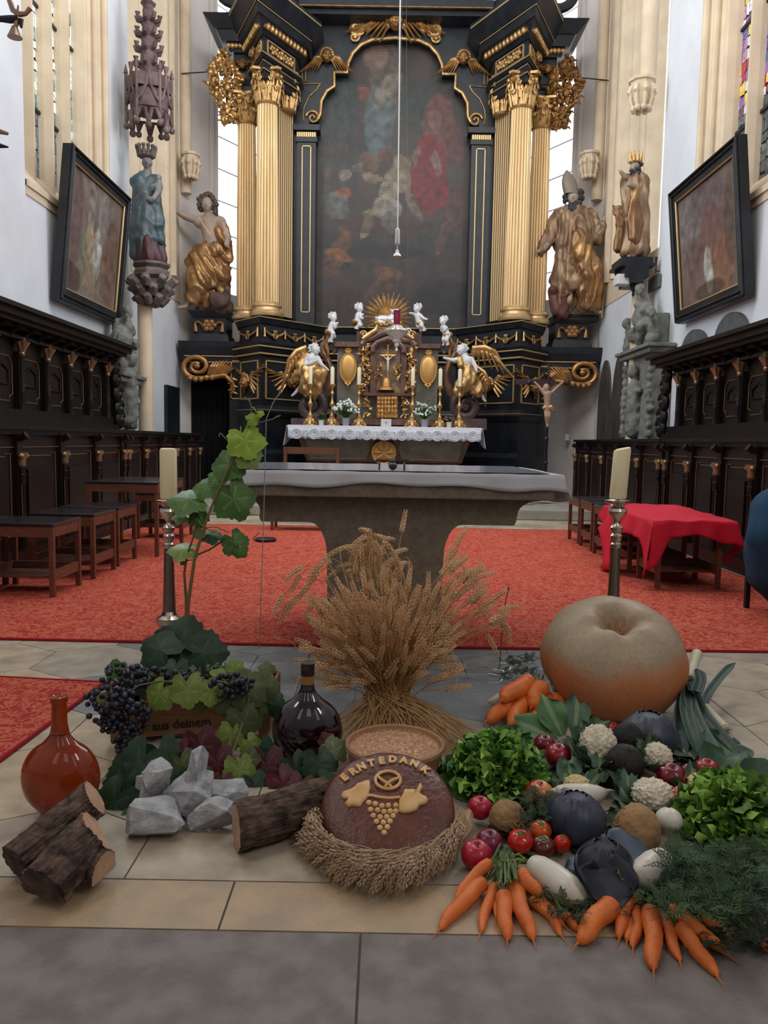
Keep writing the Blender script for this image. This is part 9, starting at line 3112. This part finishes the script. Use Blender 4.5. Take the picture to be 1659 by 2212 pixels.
for (sp, ep, wd, mm, nn) in (((1290, 1850), (1228, 1828), .11, M_redcab2, (-.4, -.6, 1)), ((1270, 1880), (1288, 1792), .10, M_redcab, (-.6, -.9, .3)), ((1300, 1842), (1390, 1816), .15, M_redcab2, (.2, -.7, 1)), ((1308, 1915), (1300, 1830), .14, M_redcab3, (.1, -1, .3))):
 a_ = atZ(*sp, .05)
 e_ = P3(*ep, a_.y+.035)
 b = MB()
 leaf_surface(b, a_+V((0, -.06, -.02)), e_-a_+V((0, .05, .015)), V(nn), (e_-a_).length*1.25, wd, .008, 1.5, ((.05, .06, .1),), 16, 14, .12, None, .04, ep[0])
 b.c = [None]*len(b.c)
 b.build('spread_leaf', mm, t, smooth='all', solid=.002)
# black radishes
M_bradish = mat('black_radish', (.010, .007, .008), .7, c2=(.022, .016, .016), ns=18, bump=.35, bs=40)
def radish(px, py, rpx, label, lift, seed):
 p = atZ(px, py, .05)
 r = rpx*p.y/1680*1.08
 p = atZ(px, py, r+lift)
 t = thing('black_radish', label, 'radish', (p.x, p.y, 0))
 MB().ball(p, r, 40, 28, fn=lambda u: 1+.03*noise.noise(u*3+V((seed, 0, 0)))).build('root', M_bradish, t, smooth='all')
 b = MB()
 random.seed(seed)
 for k in range(9):
  d = V((rnd(-.5, .7), rnd(-.8, 0), 1)).normalized()
  b.tube([p+V((.1, -.35, .75))*r*1.05, p+V((.1, -.35, .75))*r*1.1+d*.014, p+V((.1, -.35, .75))*r+d*.026+V((rnd(-.01, .01), 0, 0))], [.003, .002, .001], 5)
 b.build('leaf_stubs', mat('radish_stub', (.16, .20, .08), .6), t)
radish(1355, 1593, 29, 'black radish with a green leaf stub, upper one of the two', .075, 2)
radish(1350, 1648, 37, 'larger lower black radish left of the small cauliflower', .03, 3)
# white radishes and turnip
M_white_r = mat('white_radish', (.62, .57, .47), .4, c2=(.70, .66, .57), ns=8, coat=.15)
M_rleaf = mat('radish_leaf', (.09, .16, .03), .55, c2=(.15, .21, .05), ns=20)
def long_radish(path, rads, label, name='white_radish', tops=None, seed=0):
 pts = [atZ(x, y, z) for x, y, z in path]
 k = pts[1].y/1680*1.08
 t = thing(name, label, 'radish', (pts[0].x, pts[0].y, 0))
 P_, R_ = [], []
 n = len(pts)
 for i in range(n-1):
  for j in range(6):
   f = j/6
   a0, a1, a2, a3 = pts[max(i-1, 0)], pts[i], pts[i+1], pts[min(i+2, n-1)]
   q = .5*((2*a1)+(a2-a0)*f+(2*a0-5*a1+4*a2-a3)*f*f+(3*a1-a0-3*a2+a3)*f**3)
   P_.append(q)
   R_.append((rads[i]*(1-f)+rads[i+1]*f)*k)
 P_.append(pts[-1]); R_.append(rads[-1]*k)
 MB().tube(P_, R_, 24).build('root', M_white_r, t, smooth='all')
 if tops:
  b = MB()
  random.seed(seed)
  for q in range(tops[2]):
   s_ = pts[0]
   e = atZ(tops[0]+rnd(-18, 18), tops[1]+rnd(-16, 16), rnd(.03, .08))
   b.tube([s_, s_.lerp(e, .6)+V((0, 0, .012)), e], [.004, .0035, .002], 5)
   d = (e-s_).normalized()
   if tops[3]: leaf_surface(b, s_.lerp(e, .5), d+V((rnd(-.6, .6), rnd(-.3, .3), rnd(0, .6))), V((0, -.5, 1)), .045, .03, .005, 1.6, ((.1, .2, .04),), 7, 6, .2, None, .2, q)
  b.c = [None]*len(b.c)
  b.build('leaf_stalks', M_rleaf, t, smooth='all')
long_radish([(1142, 1864, .05), (1150, 1868, .05), (1165, 1878, .05), (1195, 1898, .047), (1230, 1924, .042), (1255, 1942, .03), (1268, 1952, .02), (1292, 1970, .008)], [4, 20, 28, 31, 30, 18, 6, 1.5], 'long white daikon radish lying between the two front carrot bunches', tops=(1112, 1864, 9, 0), seed=3)
long_radish([(1194, 1716, .07), (1202, 1714, .07), (1225, 1714, .07), (1265, 1716, .07), (1290, 1714, .065), (1308, 1711, .06), (1325, 1710, .055), (1345, 1724, .03)], [6, 14, 20, 22, 17, 7, 3, 1], 'white radish with forked thin root lying behind the middle red cabbage', seed=4)
long_radish([(1376, 1900, .06), (1380, 1895, .06), (1395, 1885, .06), (1415, 1870, .062), (1432, 1858, .065), (1443, 1852, .065)], [10, 24, 32, 33, 27, 8], 'stubby white radish with leafy top in front of the right lettuce', tops=(1345, 1888, 22, 1), seed=5)
p = atZ(1445, 1770, .04)
t = thing('white_turnip', 'small round white turnip beside the right lettuce', 'turnip', (p.x, p.y, 0))
r = 27*p.y/1680*1.08
p = atZ(1445, 1770, r+.025)
MB().ball(p, (r, r, r*.85), 32, 24, fn=lambda u: 1-.08*math.exp(-((u.x-.1)**2)/.01)*(u.z > 0)).build('root', M_white_r, t, smooth='all')
MB().tube([p+V((-r*.95, 0, -r*.1)), p+V((-r*1.3, -.005, -r*.3)), p+V((-r*1.6, -.01, -r*.6))], [.003, .0015, .0006], 5).build('tap_root', M_white_r, t)
p = atZ(1068, 1516, .05)
t = thing('white_turnip', 'pale root end showing left behind the back carrot bunch', 'turnip', (p.x, p.y, 0))
MB().tube([p+V((-.025, 0, 0)), p, p+V((.04, .03, .01))], [.006, .022, .026], 16).build('root', M_white_r, t)
# celeriac
M_cel = mat('celeriac_skin', (.33, .20, .075), .8, c2=(.20, .12, .05), ns=16, bump=.7, bs=35)
M_cel2 = mat('celeriac_brown', (.28, .15, .06), .8, c2=(.40, .25, .12), ns=9, bump=.5, bs=25)
def celeriac(px, py, rx, ry, m, label, seed, lift=0.0, rootside=(-.7, -.7, .2)):
 random.seed(seed)
 p = atZ(px, py, .05)
 k = p.y/1680*1.08
 p = atZ(px, py, ry*k*.95+lift)
 t = thing('celeriac', label, 'celeriac', (p.x, p.y, 0))
 rs = V(rootside).normalized()
 MB().ball(p, (rx*k, rx*k, ry*k), 56, 40, fn=lambda u: 1+.05*noise.noise(u*3+V((seed, 0, 0)))+.035*noise.noise(u*9)+.10*max(0, u.dot(rs)-.6)*noise.noise(u*14)).build('root', m, t, smooth='all')
 b = MB()
 for i in range(46):
  d = (rs+V((rnd(-.6, .6), rnd(-.6, .6), rnd(-.6, .6)))).normalized()
  q = p+V((d.x*rx, d.y*rx, d.z*ry))*k*.96
  e = V((rnd(-1, 1), rnd(-1, 1), rnd(-1, .4)))*.012
  b.tube([q, q+d*.006+e*.5, q+d*.004+e*1.4], [.0028, .002, .0008], 5)
 b.build('rootlets', M_cel2, t)
celeriac(1096, 1767, 38, 36, M_cel, 'knobbly yellow brown celeriac below the left lettuce', 3, rootside=(.6, -.7, -.2))
celeriac(1376, 1795, 47, 56, M_cel2, 'big round brown celeriac right of the red cabbages', 5, rootside=(-.8, -.5, .3), lift=-.01)
# leeks
M_leek = attr_mat('leek_leaf', .55, ns=25, amt=.12)
def leek(label, shank, leaves, seed):
 random.seed(seed)
 a, c = [atZ(x, y, z) for x, y, z in shank]
 t = thing('leek', label, 'leek', (a.x, a.y, 0))
 d = (c-a).normalized()
 r = .021
 b = MB().tube([a, a+d*.008, a.lerp(c, .25), a.lerp(c, .7), c], [r*.7, r*1.15, r, r, r*1.1], 18)
 b.build('white_shank', mat('leek_white', (.62, .58, .46), .5, c2=(.50, .52, .32), ns=7), t)
 b = MB()
 for k in range(14):
  q = V((rnd(-1, 1), rnd(-1, 1), rnd(-1, 1)))*.014
  b.tube([a+q*.4, a-d*.012+q, a-d*.02+q*1.8], [.0016, .0012, .0005], 4)
 b.build('roots', mat('leek_root', (.30, .20, .13), .9), t)
 for i, (pts, wd, col) in enumerate(leaves):
  P_ = [c]+[atZ(x, y, z) for x, y, z in pts]
  b = MB()
  n = len(P_)
  def f(u, v):
   x = u*(n-1)
   i0 = min(int(x), n-2)
   fr = x-i0
   a0, a1, a2, a3 = P_[max(i0-1, 0)], P_[i0], P_[i0+1], P_[min(i0+2, n-1)]
   q = .5*((2*a1)+(a2-a0)*fr+(2*a0-5*a1+4*a2-a3)*fr*fr+(3*a1-a0-3*a2+a3)*fr**3)
   tg = (a2-a1).normalized()
   s_ = tg.cross(V((0, -.35, 1))).normalized()
   w_ = wd*(.55+.45*sm(0, .3, u))*(1-.85*sm(.8, 1, u))
   vv = v*2-1
   return q+s_*vv*w_*.5+V((0, -.4, .9))*abs(vv)*w_*.30
  b.grid(24, 6, f, col)
  b.build('leaf', M_leek, t, smooth='all', solid=.0015)
k1, k2, k3 = (.030, .062, .045), (.055, .095, .075), (.022, .045, .04)
leek('leek with its pale root end up behind the pumpkin and dark leaves falling forward', ((1506, 1412, .16), (1488, 1470, .14)),
  [([(1500, 1520, .10), (1545, 1580, .06), (1600, 1640, .02)], .05, k1), ([(1490, 1520, .12), (1520, 1590, .07), (1560, 1650, .03)], .05, k2), ([(1480, 1530, .12), (1495, 1590, .08), (1515, 1640, .03)], .05, k1), ([(1470, 1540, .10), (1470, 1590, .07), (1480, 1635, .03)], .05, k3), ([(1500, 1500, .15), (1512, 1470, .17), (1505, 1445, .18)], .045, k3), ([(1510, 1530, .09), (1560, 1600, .04), (1590, 1625, .02)], .045, k3)], 1)
leek('leek with white root end lying on the tiles at the right, leaves pointing up', ((1568, 1577, .03), (1522, 1530, .07)),
  [([(1500, 1500, .09), (1490, 1470, .13), (1500, 1445, .16)], .045, k2), ([(1530, 1500, .09), (1560, 1460, .12), (1588, 1432, .15)], .035, k2), ([(1500, 1520, .06), (1480, 1560, .05), (1475, 1610, .03)], .045, k1)], 2)
# bed of leaves beneath the pile so that no bare floor shows between the vegetables
random.seed(31)
b = MB()
for i in range(120):
 x, y = rnd(1090, 1650), rnd(1590, 1900)
 if y > 1840 and x < 1330: continue
 a = rnd(0, 2*PI)
 col = random.choice(((.015, .035, .012), (.02, .05, .02), (.03, .06, .02)))
 leaf_surface(b, atZ(x, y, rnd(.005, .02)), V((math.cos(a), math.sin(a), rnd(.05, .3))), V((0, 0, 1)), rnd(.07, .11), rnd(.05, .08), .008, 1.5, (col,), 6, 6, .1, None, .1, i)
tag(b.build('leaf_bed', M_leafy, smooth='all'), 'layer of dark green leaves spread on the floor beneath the vegetables', 'leaves', kind='stuff')
